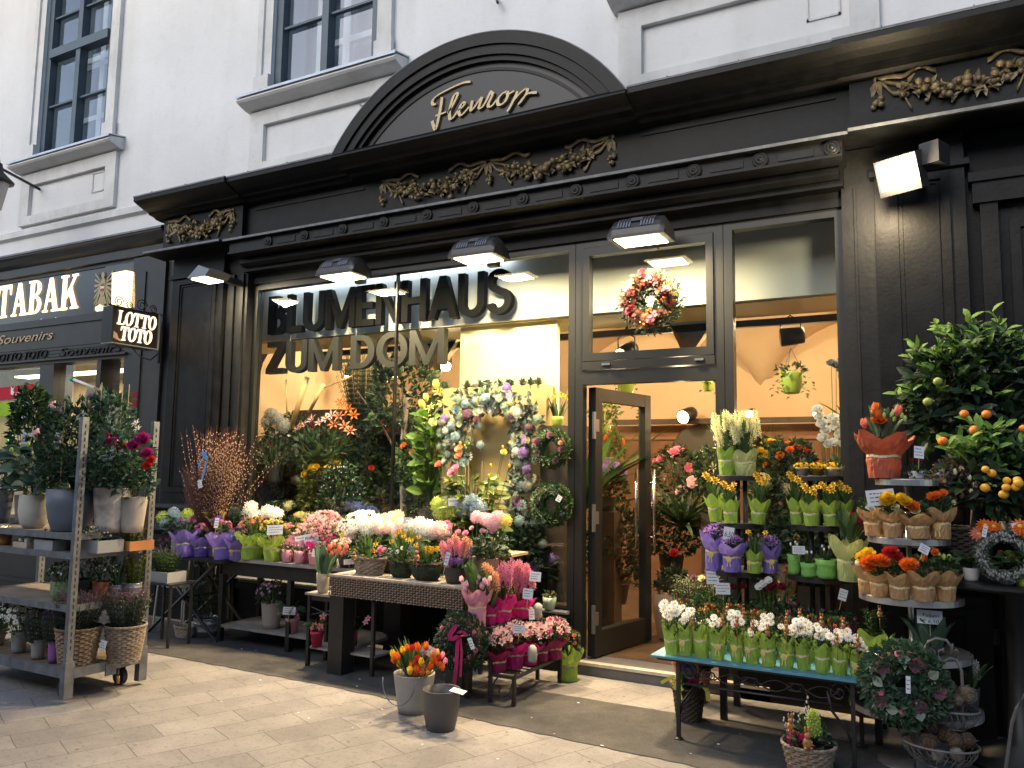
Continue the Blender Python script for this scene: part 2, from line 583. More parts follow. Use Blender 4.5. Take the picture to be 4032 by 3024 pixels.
for i, x in enumerate(XW):
    x1 = x + 1.44
    w = thing('window', '', '', (0, 0, 0))
    del w['label'], w['category']
    w.parent = house
    b = MB()   # moulded stone surround
    for sx in (-1, 1):
        b = MB()
        e = x if sx < 0 else x1
        b.box((e + sx * .002, WY - .03, 5.6), (e + sx * .12, WY + .1, 8.4))
        b.box((e + sx * .12, WY - .055, 5.6), (e + sx * .2, WY + .1, 8.4))
        b.box((e + sx * -.0, WY - .07, 5.6), (e + sx * .22, WY - .03, 5.82))
        b.build('surround', STUCCO2, w)
    b = MB()
    b.profx([(WY + .1, 5.6), (WY - .2, 5.54), (WY - .22, 5.5), (WY - .2, 5.48), (WY - .08, 5.44), (WY + .1, 5.42)], x - .3, x1 + .38)
    b.build('sill', [STUCCO2], w)
    b = MB()
    b.profx([(WY + .1, 5.625), (WY - .225, 5.562), (WY - .232, 5.53), (WY - .222, 5.53), (WY - .215, 5.555), (WY + .1, 5.604)], x - .31, x1 + .39)
    b.build('sill_flashing', ZINC, w)
    b = MB()   # apron panel under the sill
    a0, a1 = x - .25, x1 + .3
    b.box((a0, WY - .05, 4.72), (a0 + .2, WY + .02, 5.42)); b.box((a1 - .2, WY - .05, 4.72), (a1, WY + .02, 5.42))
    b.box((a0 + .2, WY - .05, 5.26), (a1 - .2, WY + .02, 5.42)); b.box((a0 + .2, WY - .05, 4.72), (a1 - .2, WY + .02, 4.84))
    b.build('apron', STUCCO2, w)
    b = MB()
    pw = .016
    cx, cz, hw, hh = x1 - .08, 5.1, .12, .13
    for q in ((-hw, -hh, hw, -hh + pw), (-hw, hh - pw, hw, hh), (-hw, -hh, -hw + pw, hh), (hw - pw, -hh, hw, hh)):
        b.box((cx + q[0], WY - .012, cz + q[1]), (cx + q[2], WY + .01, cz + q[3]))
    b.build('access_hatch', STUCCO2, w)
    f = MB()
    yf = WY + .02
    for e in (x, x1 - .1):
        f.box((e, yf, 5.6), (e + .1, yf + .1, 8.3))
    f.box((x + .1, yf, 5.6), (x1 - .1, yf + .1, 5.7)); f.box((x + .1, yf - .03, 7.02), (x1 - .1, yf + .1, 7.14)); f.box((x + .1, yf, 8.2), (x1 - .1, yf + .1, 8.3))
    mx = (x + x1) / 2
    f.box((mx - .045, yf - .015, 5.7), (mx + .045, yf + .1, 7.02)); f.box((mx - .045, yf - .01, 7.14), (mx + .045, yf + .1, 8.2))
    for q in (x + .1, mx + .045):
        for z in (6.34, 7.6):
            f.box((q, yf + .02, z), (q + (x1 - x) / 2 - .145, yf + .07, z + .025))
    f.build('frame', WINF, w)
    g = MB()
    g.box((x + .1, yf + .075, 5.7), (x1 - .1, yf + .083, 8.2))
    g.build('pane', GLASSU, w)
    c = MB()   # white inner casement
    yi = WY + .36
    for q in (x + .28, mx - .06, x1 - .2):
        c.box((q, yi, 5.6), (q + .1, yi + .06, 8.3))
    for z in (5.62, 6.2, 6.95, 7.05):
        c.box((x + .38, yi + .002, z), (x1 - .2, yi + .058, z + .07))
    c.box((x, WY + .13, 5.6), (x + .02, yi + .1, 8.3)); c.box((x1 - .02, WY + .13, 5.6), (x1, yi + .1, 8.3)); c.box((x, WY + .13, 5.58), (x1, yi + .1, 5.6))
    c.build('inner_casement', WHITEP, w)
    r = MB()
    r.box((x + .02, WY + .55, 5.4), (x1 - .02, WY + .56, 8.4))
    r.build('reflection_backing', M('reflection_tint', (.36, .4, .45), .9, var=.2, scale=3), w)  # added pale backing, the sky's reflection put into its colour
o = MB()
o.tube([at(1072, -4, WY - .02), at(1075, 6, WY - .1)], .012, 6)
tag(o.build('wall_hook', IRON), 'small dark iron hook on the white wall above the arched sign', 'hook')
# street lamp at the left edge of the picture
p = at(-4, 392, 5.2)
lt = thing('street_lantern', 'edge of a dark capped street lantern against the white wall', 'lantern', p)
b = MB(); b.lathe([(.03, .22), (.05, .12), (.14, .03), (.17, .0), (.165, -.02), (.1, -.02)], 20); b.build('cap', IRON, lt, True)
b = MB(); b.lathe([(.06, -.34), (.12, -.02)], 8); b.build('lantern_glass', M('lantern_glass', (.5, .47, .45), .4), lt)
b = MB(); b.tube([(0, 0, .2), (-.05, 0, .32), (-.5, .2, .36), (-.7, .9, .3)], .018); b.build('bracket', IRON, lt, True)

# ------------------------------------------------------------------ flower shop front
shop = thing('flower_shopfront', 'black wooden flower shop front with arched gable, big windows and gold garlands', 'shopfront', (0, 0, 0))


def cornice_prof(dy):
    return [(6.1, 4.50), (5.5 - dy, 4.475), (5.5 - dy, 4.42), (5.53 - dy, 4.405), (5.56 - dy, 4.39), (5.62 - dy, 4.365), (5.69 - dy, 4.345), (5.70 - dy, 4.325), (5.76 - dy, 4.315), (5.79 - dy, 4.295), (5.85 - dy, 4.286), (6.1, 4.286)]


b = MB()
b.profx(cornice_prof(0), -6.33, -4.93)
b.profx(cornice_prof(0), -2.07, -.62)
b.profx([(6.1, 4.44), (5.47, 4.432), (5.465, 4.412), (5.5, 4.39), (5.54, 4.37), (5.58, 4.355), (5.6, 4.335), (5.7, 4.33), (5.74, 4.31), (5.8, 4.30), (5.85, 4.289), (6.1, 4.286)], -4.93, -2.07)
b.profx(cornice_prof(.025), -7.72, -6.33)
b.profx(cornice_prof(.015), -.62, 3.2)
b.build('cornice', BLACK, shop)
b = MB()
for x0, x1, dy in ((-6.33, -4.94, 0), (-2.06, -.62, 0), (-7.725, -6.33, .025), (-.62, 3.2, .015)):
    b = MB()
    b.profx([(6.1, 4.51), (5.497 - dy, 4.478), (5.494 - dy, 4.462), (5.4985 - dy, 4.462), (5.5 - dy, 4.4755), (6.1, 4.501)], x0, x1)
    x = x0 + .3
    while x < x1 - .1:
        b.box((x, 5.4925 - dy, 4.46), (x + .008, 5.56 - dy, 4.485)); x += .52
    b.build('cornice_flashing', LEDGE, shop)
b = MB()
b.box((-6.4, 5.86, 3.9), (-.55, 6.1, 4.285)); b.box((-7.62, 5.8, 3.9), (-6.4, 6.1, 4.284)); b.box((-.55, 5.8, 3.9), (3.2, 6.1, 4.284))
for x0, x1, y in ((-6.4, -4.75, 5.86), (-2.2, -.55, 5.86)):
    b.box((x0 + .12, y - .012, 3.95), (x1 - .1, y + .01, 3.97)); b.box((x0 + .12, y - .012, 4.22), (x1 - .1, y + .01, 4.24))
b.build('frieze', BLACK, shop)
b = MB()
b.profx([(5.9, 3.9), (5.66, 3.89), (5.66, 3.868), (5.9, 3.85)], -6.52, -.55)
b.profx([(5.9, 3.9), (5.62, 3.885), (5.62, 3.865), (5.9, 3.85)], -.55, 3.2)
b.profx([(5.9, 3.9), (5.62, 3.885), (5.62, 3.865), (5.9, 3.85)], -7.7, -6.52)
b.build('architrave_ledge', BLACK, shop)
for x0, x1, y in ((-6.525, -.55, 5.66), (-.55, 3.2, 5.62), (-7.705, -6.525, 5.62)):
    b = MB(); b.profx([(5.9, 3.904), (y - .004, 3.8935), (y - .004, 3.872), (y - .0005, 3.872), (y - .0005, 3.8905), (5.9, 3.9005)], x0, x1); b.build('ledge_flashing', LEDGE, shop)
b = MB()
b.box((-6.47, 5.71, 3.755), (-.6, 5.95, 3.865))
b.box((-6.47, 5.69, 3.74), (-.6, 5.95, 3.757))
xa, xb = at(578, 525, 5.7).x, at(1797, 322, 5.7).x
NR = 12
xr = [xa + (xb - xa) * i / (NR - 1) for i in range(NR)]
for i in range(NR - 1):
    b.box((xr[i] + .12, 5.703, 3.775), (xr[i + 1] - .12, 5.72, 3.83))
b.build('rosette_band', BLACK2, shop)
rm = None
for x in xr:
    if rm is None:
        b = MB()
        for r0, r1, h in ((.056, .048, .016), (.038, .03, .026), (.016, .007, .036)):
            b.lathe([(r0, 0), (r0, h * .8), (r1, h)], 16, cap=False)
            b.add([(r1 * cos(k * pi / 8), r1 * sin(k * pi / 8), h) for k in range(16)], [tuple(range(16))])
        rm = b.mesh('rosette', BLACK2, False)
    put('rosette', rm, shop, (x, 5.705, 3.808), (pi / 2, 0, 0))
b = MB()   # fascia and roller box over the windows
b.box((-6.47, 5.9, 3.6), (-.62, 6.12, 3.745)); b.box((-6.47, 6.02, 3.49), (-.62, 6.14, 3.6))
b.profx([(5.86, 3.64), (5.83, 3.67), (5.83, 3.71), (5.86, 3.735), (5.92, 3.735), (5.92, 3.64)], -6.44, -.64)
b.build('fascia', BLACK, shop)
# arched gable
PC, PZ = -3.5, 3.52


def arc(r, z0, n=40):
    h = sqrt(max(r * r - (z0 - PZ) ** 2, 0))
    a0 = math.atan2(z0 - PZ, h)
    return [(PC + r * cos(a0 + (pi - 2 * a0) * i / n), PZ + r * sin(a0 + (pi - 2 * a0) * i / n)) for i in range(n + 1)]


b = MB()
b.strip(arc(1.70, 4.442), arc(1.6, 4.442), 5.475, 6.1)
b.strip(arc(1.598, 4.442), arc(1.52, 4.442), 5.495, 6.1)
b.strip(arc(1.518, 4.442), arc(1.475, 4.442), 5.52, 6.1)
b.build('arched_gable', BLACK, shop)
b = MB(); b.strip(arc(1.708, 4.442), arc(1.7005, 4.442), 5.472, 6.1); b.build('gable_flashing', LEDGE, shop)
b = MB()
b.poly(arc(1.476, 4.438), 5.56, 6.0)
b.build('gable_panel', M('gable_black', (.0075, .0088, .0105), .45, var=.2, scale=3), shop)
b = MB()
b.strip(arc(1.43, 4.468), arc(1.405, 4.486), 5.55, 5.57)
b.box((-4.54, 5.55, 4.465), (-2.46, 5.57, 4.484))
b.build('gable_moulding', BLACK2, shop)
b = MB()
b.profx([(5.6, 4.441), (5.485, 4.441), (5.48, 4.452), (5.52, 4.46), (5.6, 4.462)], -4.9, -2.1)
b.build('gable_ledge', BLACK2, shop)
# script lettering on the gable, traced stroke by stroke
LT = [[(500, 98), (440, 106), (370, 133), (290, 172), (215, 212), (165, 250), (146, 285), (156, 308), (182, 304)],
      [(238, 240), (226, 330), (206, 430), (186, 515), (173, 540), (158, 505), (146, 462)], [(176, 416), (230, 396), (276, 378)],
      [(292, 392), (330, 330), (368, 255), (382, 216), (364, 210), (340, 245), (316, 330), (306, 400), (314, 444), (342, 428), (386, 366)],
      [(386, 366), (425, 335), (448, 302), (430, 294), (406, 330), (394, 380), (408, 410), (442, 388), (488, 332)],
      [(520, 274), (508, 330), (502, 374)], [(502, 374), (532, 344), (580, 276), (604, 244)], [(612, 240), (590, 305), (576, 352)], [(576, 352), (610, 336), (650, 275), (684, 202)],
      [(682, 194), (700, 204), (714, 218)], [(710, 216), (690, 260), (668, 310), (674, 336)], [(674, 336), (704, 322), (746, 268)],
      [(846, 192), (802, 210), (762, 258), (757, 304), (786, 314), (824, 284), (848, 232), (846, 192)], [(844, 222), (880, 204), (910, 186)],
      [(940, 192), (914, 250), (880, 320), (846, 378)], [(898, 284), (950, 222), (1000, 178), (1022, 164)], [(1034, 164), (1028, 200), (996, 254), (962, 300), (950, 300)], [(962, 296), (996, 250), (1030, 218), (1062, 206), (1120, 203)]]
b = MB()
for si, st in enumerate(LT):
    P = [at(899.7 + x * .23326, 153.6 + y * .23326, 5.54) for x, y in st]
    P2 = []
    for i in range(len(P) - 1):
        for k in range(4):
            t = k / 4
            p0, p1, p2, p3 = P[max(i - 1, 0)], P[i], P[i + 1], P[min(i + 2, len(P) - 1)]
            P2.append(.5 * ((2 * p1) + (p2 - p0) * t + (2 * p0 - 5 * p1 + 4 * p2 - p3) * t * t + (3 * p1 - p0 - 3 * p2 + p3) * t ** 3))
    P2.append(P[-1])
    o, q = [], []
    for i, p in enumerate(P2):
        t = P2[min(i + 1, len(P2) - 1)] - P2[max(i - 1, 0)]
        a = math.atan2(t.z, t.x)
        w = .0055 + .0105 * abs(sin(a - .45)) ** 1.5
        nx, nz = -sin(a), cos(a)
        o.append((p.x + nx * w, p.z + nz * w)); q.append((p.x - nx * w, p.z - nz * w))
    b.strip(o, q, 5.538 - .0006 * si, 5.562)
b.build('script_lettering', GOLDL, shop)


# gilded garlands
def garland(x0, x1, zt, drop, y, swags, seed):
    random.seed(seed)
    b = MB()
    W = (x1 - x0) / swags
    for sgi in range(swags + 1):
        x = x0 + sgi * W
        b.ball((x, y, zt + .01), .022, 8, 5)
        for sg in (-1, 1):             # hanging ends
            b.leaf((x, y - .01, zt), (sg * .25, -.02, -1), (0, -1, 0), .13, .05)
        for k in range(7):
            b.ball((x + random.uniform(-.03, .03), y - random.uniform(0, .03), zt - .13 - random.uniform(0, .09)), random.uniform(.014, .024), 7, 4)
    for sgi in range(swags):
        xa = x0 + sgi * W
        for side in (0, 1):            # ribbons
            xs, sg = (xa, 1) if side == 0 else (xa + W, -1)
            for rz, ln in ((.02, .34), (-.11, .2)):
                o, q = [], []
                for k in range(15):
                    t = k / 14
                    px = xs + sg * W * ln * t * 1.05
                    pz = zt + rz * t + .022 * sin(t * 11 + sgi) * t * 1.6 - (.1 * t if rz < 0 else 0)
                    o.append((px, pz + .016)); q.append((px, pz - .016))
                b.strip(o, q, y - .02, y - .006)
            b.tube([(xs, y, zt), (xs + sg * W * .12, y - .01, zt - .05), (xs + sg * W * .22, y - .02, zt - drop * .55)], .014, 6)
        for k in range(64):
            t = random.uniform(.13, .87)
            s = sin(pi * t)
            x = xa + W * t
            z = zt - .03 - drop * s * .82 + random.gauss(0, .032) * (.4 + s)
            b.ball((x, y - random.uniform(.0, .05) * (.4 + s), z), random.uniform(.011, .024) * (.75 + .55 * s), 7, 4)
        for k in range(110):
            t = random.uniform(.13, .87)
            s = sin(pi * t)
            b.leaf((xa + W * t, y - .02, zt - .03 - drop * s * .82 + random.uniform(-.04, .04)), (random.uniform(-1, 1), -.3, random.uniform(-1, 1)), (random.gauss(0, .5), -1, .4), random.uniform(.05, .085), .034)
    b.build('garland', GOLD, shop, True)


garland(-4.62, -2.33, 4.255, .17, 5.86, 2, 1)
garland(-7.52, -6.54, 4.24, .15, 5.8, 1, 2)
garland(-.38, .64, 4.265, .17, 5.8, 1, 3)


# pilasters
def panel(b, x0, x1, z0, z1, y, w=.05, d=.018):
    b.box((x0, y - d, z0), (x0 + w, y + .01, z1)); b.box((x1 - w, y - d, z0), (x1, y + .01, z1))
    b.box((x0 + w, y - d, z0), (x1 - w, y + .01, z0 + w)); b.box((x0 + w, y - d, z1 - w), (x1 - w, y + .01, z1))
    i = w + .015
    t = .012
    b.box((x0 + i, y - d * .6, z0 + i), (x0 + i + t, y + .01, z1 - i)); b.box((x1 - i - t, y - d * .6, z0 + i), (x1 - i, y + .01, z1 - i))
    b.box((x0 + i + t, y - d * .6, z0 + i), (x1 - i - t, y + .01, z0 + i + t)); b.box((x0 + i + t, y - d * .6, z1 - i - t), (x1 - i - t, y + .01, z1 - i))


for x0, x1, edge_r in ((-7.55, -6.75, -6.45), (-.42, .12, -.64)):
    b = MB()
    b.box((x0, 5.9, .98), (x1, 6.1, 3.86))
    panel(b, x0 + .09, x1 - .09, 1.3, 3.6, 5.9)
    b.profx([(5.9, 1.18), (5.87, 1.17), (5.85, 1.13), (5.87, 1.1), (5.9, 1.09)], x0 - .02, x1 + .02)
    b.profx([(5.9, .98), (5.82, .97), (5.8, .9), (5.84, .85), (5.9, .82)], x0 - .05, x1 + .05)
    b.box((x0 - .04, 5.84, 0), (x1 + .04, 6.1, .98))
    panel(b, x0 + .05, x1 - .05, .15, .78, 5.84)
    b.box((x0 - .03, 5.87, 3.62), (x1 + .03, 6.1, 3.66))
    b.build('pilaster', BLACK, shop)
    b = MB()
    for k in range(11):
        cx = x0 + .1 + (x1 - x0 - .2) * k / 10
        sgn = 1 if k % 2 else -1
        b.tube([(cx + .028 * cos(t) * (1 - t / 9), 5.895 - .008, 1.035 + sgn * .028 * sin(t) * (1 - t / 9)) for t in [i * .6 for i in range(10)]], .006, 5)
    b.build('carved_scroll', BLACK2, shop, True)
b = MB()
b.box((-6.75, 5.96, 0), (-6.45, 6.14, 3.87)); b.box((-6.70, 5.93, .05), (-6.62, 5.97, 3.6)); b.box((-6.54, 5.935, .05), (-6.49, 5.97, 3.6))
b.build('reveal', BLACK2, shop)
b = MB(); b.box((-.64, 5.97, 0), (-.42, 6.14, 3.87)); b.box((-.56, 5.955, .05), (-.545, 5.98, 3.6))
b.build('reveal', BLACK2, shop)
# recessed panelled doors right of the right pilaster
b = MB()
b.box((.12, 6.0, 0), (3.2, 6.1, 3.9))
b.box((.2, 5.93, 0), (.3, 6.0, 3.36)); b.box((.16, 5.91, 3.36), (3.2, 6.0, 3.52)); b.box((.14, 5.89, 3.5), (3.2, 6.0, 3.56))
for z0, z1 in ((.25, .95), (1.05, 2.1), (2.2, 3.25)):
    panel(b, .36, 1.2, z0, z1, 6.0, .06, .02)
    panel(b, 1.3, 2.2, z0, z1, 6.0, .06, .02)
b.build('side_panelling', BLACK, shop)
b = MB(); b.box((.165, 5.985, .55), (.255, 6.001, .65)); b.build('socket_cover', M('grey_plastic', (.18, .18, .18), .5), shop)

# glazing bars, panes and the fixed door frame
b = MB()
YF = 6.05
for x0, x1 in ((-6.45, -6.39), (-2.79, -2.73), (-2.725, -2.66), (-1.57, -1.50), (-1.495, -1.43), (-.70, -.64)):
    b.box((x0, YF, .1), (x1, YF + .09, 3.49))
for x0, x1 in ((-6.39, -2.79), (-1.43, -.70)):
    b.box((x0, YF, 3.43), (x1, YF + .09, 3.49)); b.box((x0, YF, .42), (x1, YF + .09, .49))
b.box((-2.66, YF, 2.29), (-1.57, YF + .09, 2.40)); b.box((-2.66, YF - .01, 2.41), (-1.57, YF + .09, 2.475))
b.box((-2.66, YF, 3.43), (-1.57, YF + .09, 3.49))
b.build('window_frame', FRAME, shop)
b = MB(); b.box((-4.608, YF + .03, .49), (-4.592, YF + .07, 3.43)); b.build('glazing_joint', BLACK, shop)
b = MB()
for x0, x1, z0, z1 in ((-2.655, -2.6, 2.48, 3.425), (-1.63, -1.575, 2.48, 3.425), (-2.6, -1.63, 2.48, 2.545), (-2.6, -1.63, 3.36, 3.425)):
    b.box((x0, YF - .012, z0), (x1, YF + .07, z1))
b.build('fanlight_frame', FRAME, shop)
for x in (-2.48, -1.72):
    b = MB(); b.box((x, YF - .03, 2.437), (x + .07, YF - .011, 2.455)); b.build('fanlight_catch', CHROME, shop)
for x0, x1, z0, z1, nm in ((-6.39, -4.608, .49, 3.43, 'window_pane'), (-4.592, -2.79, .49, 3.43, 'window_pane'), (-1.43, -.70, .49, 3.43, 'window_pane'), (-2.6, -1.63, 2.545, 3.36, 'fanlight_pane')):
    b = MB(); b.box((x0, YF + .045, z0), (x1, YF + .055, z1)); b.build(nm, GLASS, shop)
b = MB()
b.box((-6.45, 6.0, 0), (-2.75, 6.14, .42)); b.box((-6.45, 5.97, .36), (-2.75, 6.0, .42)); b.box((-1.43, 6.0, 0), (-.64, 6.14, .42))
b.build('stall_riser', BLACK, shop)
b = MB(); b.profx([(6.02, .475), (5.95, .47), (5.95, .455), (6.02, .45)], -6.45, -2.75); b.build('window_ledge', LEDGE, shop)
# entrance step
st = thing('entrance_step', 'low concrete entrance step with a pale metal nosing', 'step', (0, 0, 0))
b = MB(); b.box((-2.72, 6.0, 0), (-1.2, 6.4, .095)); b.build('tread', M('grey_concrete', (.13, .125, .12), .8, var=.2, scale=10), st)
b = MB(); b.box((-2.72, 5.985, .078), (-1.2, 6.06, .1)); b.build('nosing', M('worn_nosing', (.5, .44, .36), .5, var=.2, scale=12), st)
# glazed door standing open inwards
hx, hy = -2.615, 6.15
ang = math.atan2(7.02 - hy, -2.45 - hx)
dr = thing('glass_door', 'dark framed glass door standing open into the shop', 'door', (hx, hy, .11), rotz=ang)
W_, H_ = .9, 2.165
b = MB()
b.box((0, -.035, 0), (.1, .035, H_)); b.box((W_ - .1, -.035, 0), (W_, .035, H_)); b.box((.1, -.034, 0), (W_ - .1, .034, .2)); b.box((.1, -.034, H_ - .11), (W_ - .1, .034, H_))
b.build('door_frame', FRAME, dr)
b = MB(); b.box((.1, -.006, .2), (W_ - .1, .006, H_ - .11)); b.build('door_pane', GLASS, dr)
for sy in (-1, 1):
    b = MB()
    b.tube([(W_ - .05, sy * .09, .78), (W_ - .05, sy * .09, 1.5)], .013, 10)
    for z in (.9, 1.38):
        b.tube([(W_ - .05, sy * .03, z), (W_ - .05, sy * .09, z)], .008, 8)
    b.build('handle', CHROME, dr, True)
for z in (.3, 1.1, 1.85):
    b = MB(); b.box((-.05, -.052, z - .11), (-.02, -.034, z + .11)); b.box((-.015, -.05, z - .05), (.03, -.035, z + .05)); b.build('hinge', M('hinge_steel', (.27, .27, .265), .4, metal=.8), dr)


# ------------------------------------------------------------------ outdoor floodlights
LENS = M('lit_lens', (1, .85, .55), .5, emit=9.0, ecol=(1, .78, .45))
LENSW = M('lit_flood_face', (1, .9, .7), .5, emit=40.0, ecol=(1, .84, .58))
HOUS = M('lamp_housing', (.03, .03, .032), .4, var=.2, scale=20)
RIB = M('lamp_fins', (.25, .26, .29), .35, metal=.6)
LAMPCOL = (1.0, .75, .44)


def floodlight(px, py, Y, label, power):
    p = at(px, py, Y)
    t = thing('floodlight', label, 'lamp', p, 'floodlights along the shop fascia')
    b = MB()   # hood: half-barrel along x
    n = 10
    vs, fs = [], []
    for i, x in enumerate((-.225, -.19, .19, .225)):
        k_ = .6 if i in (0, 3) else 1
        for k in range(n + 1):
            a = pi * k / n
            vs.append((x, -.02 + .14 * cos(a) * (.85 + .15 * k_), .012 + .145 * sin(a) * k_))
    for i in range(3):
        for k in range(n):
            a = i * (n + 1) + k
            fs.append((a, a + 1, a + n + 2, a + n + 1))
    fs += [tuple(range(n + 1)), tuple(3 * (n + 1) + k for k in range(n, -1, -1))]
    b.add(vs, fs)
    b.box((-.225, -.16, -.012), (.225, .12, .012))
    b.build('housing', HOUS, t)
    b = MB()
    for k in range(13):
        if 5 <= k <= 7:
            continue
        x = -.14 + k * .023
        b.add([(x + s * .006, -.02 + .148 * cos(a), .014 + .154 * sin(a)) for a in [pi * q / 9 for q in range(1, 9)] for s in (-1, 1)], [(2 * i, 2 * i + 1, 2 * i + 3, 2 * i + 2) for i in range(7)])
    b.add([(s * .05, -.02 + .15 * cos(a), .014 + .157 * sin(a)) for a in [pi * q / 9 for q in range(3, 8)] for s in (-1, 1)], [(2 * i, 2 * i + 1, 2 * i + 3, 2 * i + 2) for i in range(4)])
    b.build('cooling_fin', RIB, t)
    b = MB(); b.box((-.175, -.14, -.02), (.175, .095, -.0125)); b.build('lens', LENS, t)
    b = MB(); b.box((-.03, .1, .0), (.03, .28, .03)); b.box((-.05, .2, -.02), (.05, .26, .12)); b.build('bracket', HOUS, t)
    lo = D.objects.new('lamp_light', D.lights.new('lamp_light', 'AREA'))
    COL.objects.link(lo)
    lo.parent = t
    lo.data.shape = 'RECTANGLE'
    lo.data.size, lo.data.size_y = .28, .2
    lo.data.energy = power
    lo.data.color = LAMPCOL
    lo.location = (0, -.02, -.03)
    lo.rotation_euler = (radians(2), 0, 0)
    return t


FL = 106.0
floodlight(745, 597, 5.78, 'left lit floodlight over the window letters', FL)
floodlight(1037, 558, 5.78, 'middle lit floodlight between the window letters and the door post', FL)
floodlight(1387, 518, 5.78, 'lit floodlight above the wreath in the door fanlight', FL)
# the lamp seen edge-on at the left pilaster and the glaring one at the right pilaster
p = at(452, 600, 5.55)
t = thing('wall_lamp', 'wedge shaped lamp lit underneath on the left pilaster', 'lamp', p)
b = MB(); b.poly([(-.16, -.02), (.1, -.02), (.16, .04), (.0, .1)], -.14, .14); b.build('housing', M('lamp_grey', (.22, .24, .28), .4, metal=.5), t)
b = MB(); b.box((-.13, -.11, -.03), (.08, .11, -.0205)); b.build('lens', LENS, t)
b = MB(); b.box((.02, .14, -.02), (.08, .36, .04)); b.build('bracket', HOUS, t)
lo = put('lamp_light', D.lights.new('lamp_light', 'AREA'), t, (-.03, 0, -.036), (radians(14), radians(-10), 0))
lo.data.size, lo.data.energy, lo.data.color = .2, 36, (1, .8, .5)
p = at(1938, 372, 5.58)
t = thing('glaring_lamp', 'glaring square floodlight on the right pilaster', 'lamp', p, rotz=radians(-24))
b = MB(); b.obox((0, .05, .0), (.135, 0, 0), (0, .05, .02), (0, -.04, .11)); b.box((.12, .05, .02), (.24, .2, .16)); b.build('housing', HOUS, t)
b = MB(); b.obox((0, -.006, -.01), (.115, 0, 0), (0, .004, .0016), (0, -.032, .082)); b.build('lens', LENSW, t)
b = MB(); b.box((-.03, .08, -.03), (.03, .3, .03)); b.build('bracket', HOUS, t)
lo = put('lamp_light', D.lights.new('lamp_light', 'POINT'), t, (-.02, -.17, -.07))
lo.data.shadow_soft_size, lo.data.energy, lo.data.color = .07, 42, (1, .78, .48)

# ------------------------------------------------------------------ tobacco shop on the left
tab = thing('tobacco_shopfront', 'dark tobacconist front with lit gold lettering on its sign', 'shopfront', (0, 0, 0))
TB = M('tobacco_black', (.021, .021, .0225), .45, var=.3, scale=4)
b = MB()
b.profx([(6.1, 4.33), (5.9, 4.27), (5.9, 4.24), (5.93, 4.22), (5.96, 4.16), (6.02, 4.12), (6.02, 4.02), (6.1, 4.0)], -14, -7.8)
b.build('cornice', TB, tab)
b = MB(); b.profx([(6.1, 4.36), (5.89, 4.285), (5.885, 4.26), (5.9, 4.275), (6.1, 4.34)], -14, -7.79); b.build('cornice_flashing', LEDGE, tab)
b = MB()
b.box((-14, 6.06, 3.97), (-7.7, 6.3, 4.3)); b.box((-8.42, 6.03, 0), (-7.7, 6.3, 4.0)); b.box((-8.3, 5.99, .3), (-7.8, 6.03, 3.9)); b.box((-8.24, 5.975, .4), (-8.12, 5.99, 3.8))
b.box((-14, 6.02, 3.31), (-8.42, 6.3, 3.40)); b.box((-14, 6.04, 3.07), (-8.42, 6.3, 3.31)); b.box((-14, 6.03, 2.82), (-8.42, 6.3, 3.07))
b.box((-14, 5.99, 2.86), (-8.42, 6.03, 2.88))
for x0, x1 in ((-9.0, -8.92), (-10.14, -9.85), (-8.5, -8.42)):
    b.box((x0, 6.04, .9), (x1, 6.3, 2.82))
b.box((-14, 6.0, 0), (-8.42, 6.3, .85)); b.box((-14, 5.95, .82), (-8.42, 6.3, .9)); panel(b, -10.8, -9.2, .12, .75, 6.0)
b.build('woodwork', TB, tab)
b = MB(); b.box((-14, 6.075, 3.4), (-8.42, 6.085, 3.97))
b.build('sign_glass', M('sign_blue_black', (.035, .043, .052), .18), tab)
b = MB(); b.box((-8.99, 6.055, 3.40), (-8.43, 6.07, 3.97)); b.build('sign_end_glass', M('sign_end', (.045, .05, .055), .2), tab)
LITG = M('backlit_lettering', (1, .82, .5), .5, emit=1.5, ecol=(1, .76, .42))


def ell(cx, cz, rx, rz, a0, a1, n=18):
    return [(cx + rx * cos(a0 + (a1 - a0) * i / n), cz + rz * sin(a0 + (a1 - a0) * i / n)) for i in range(n + 1)]


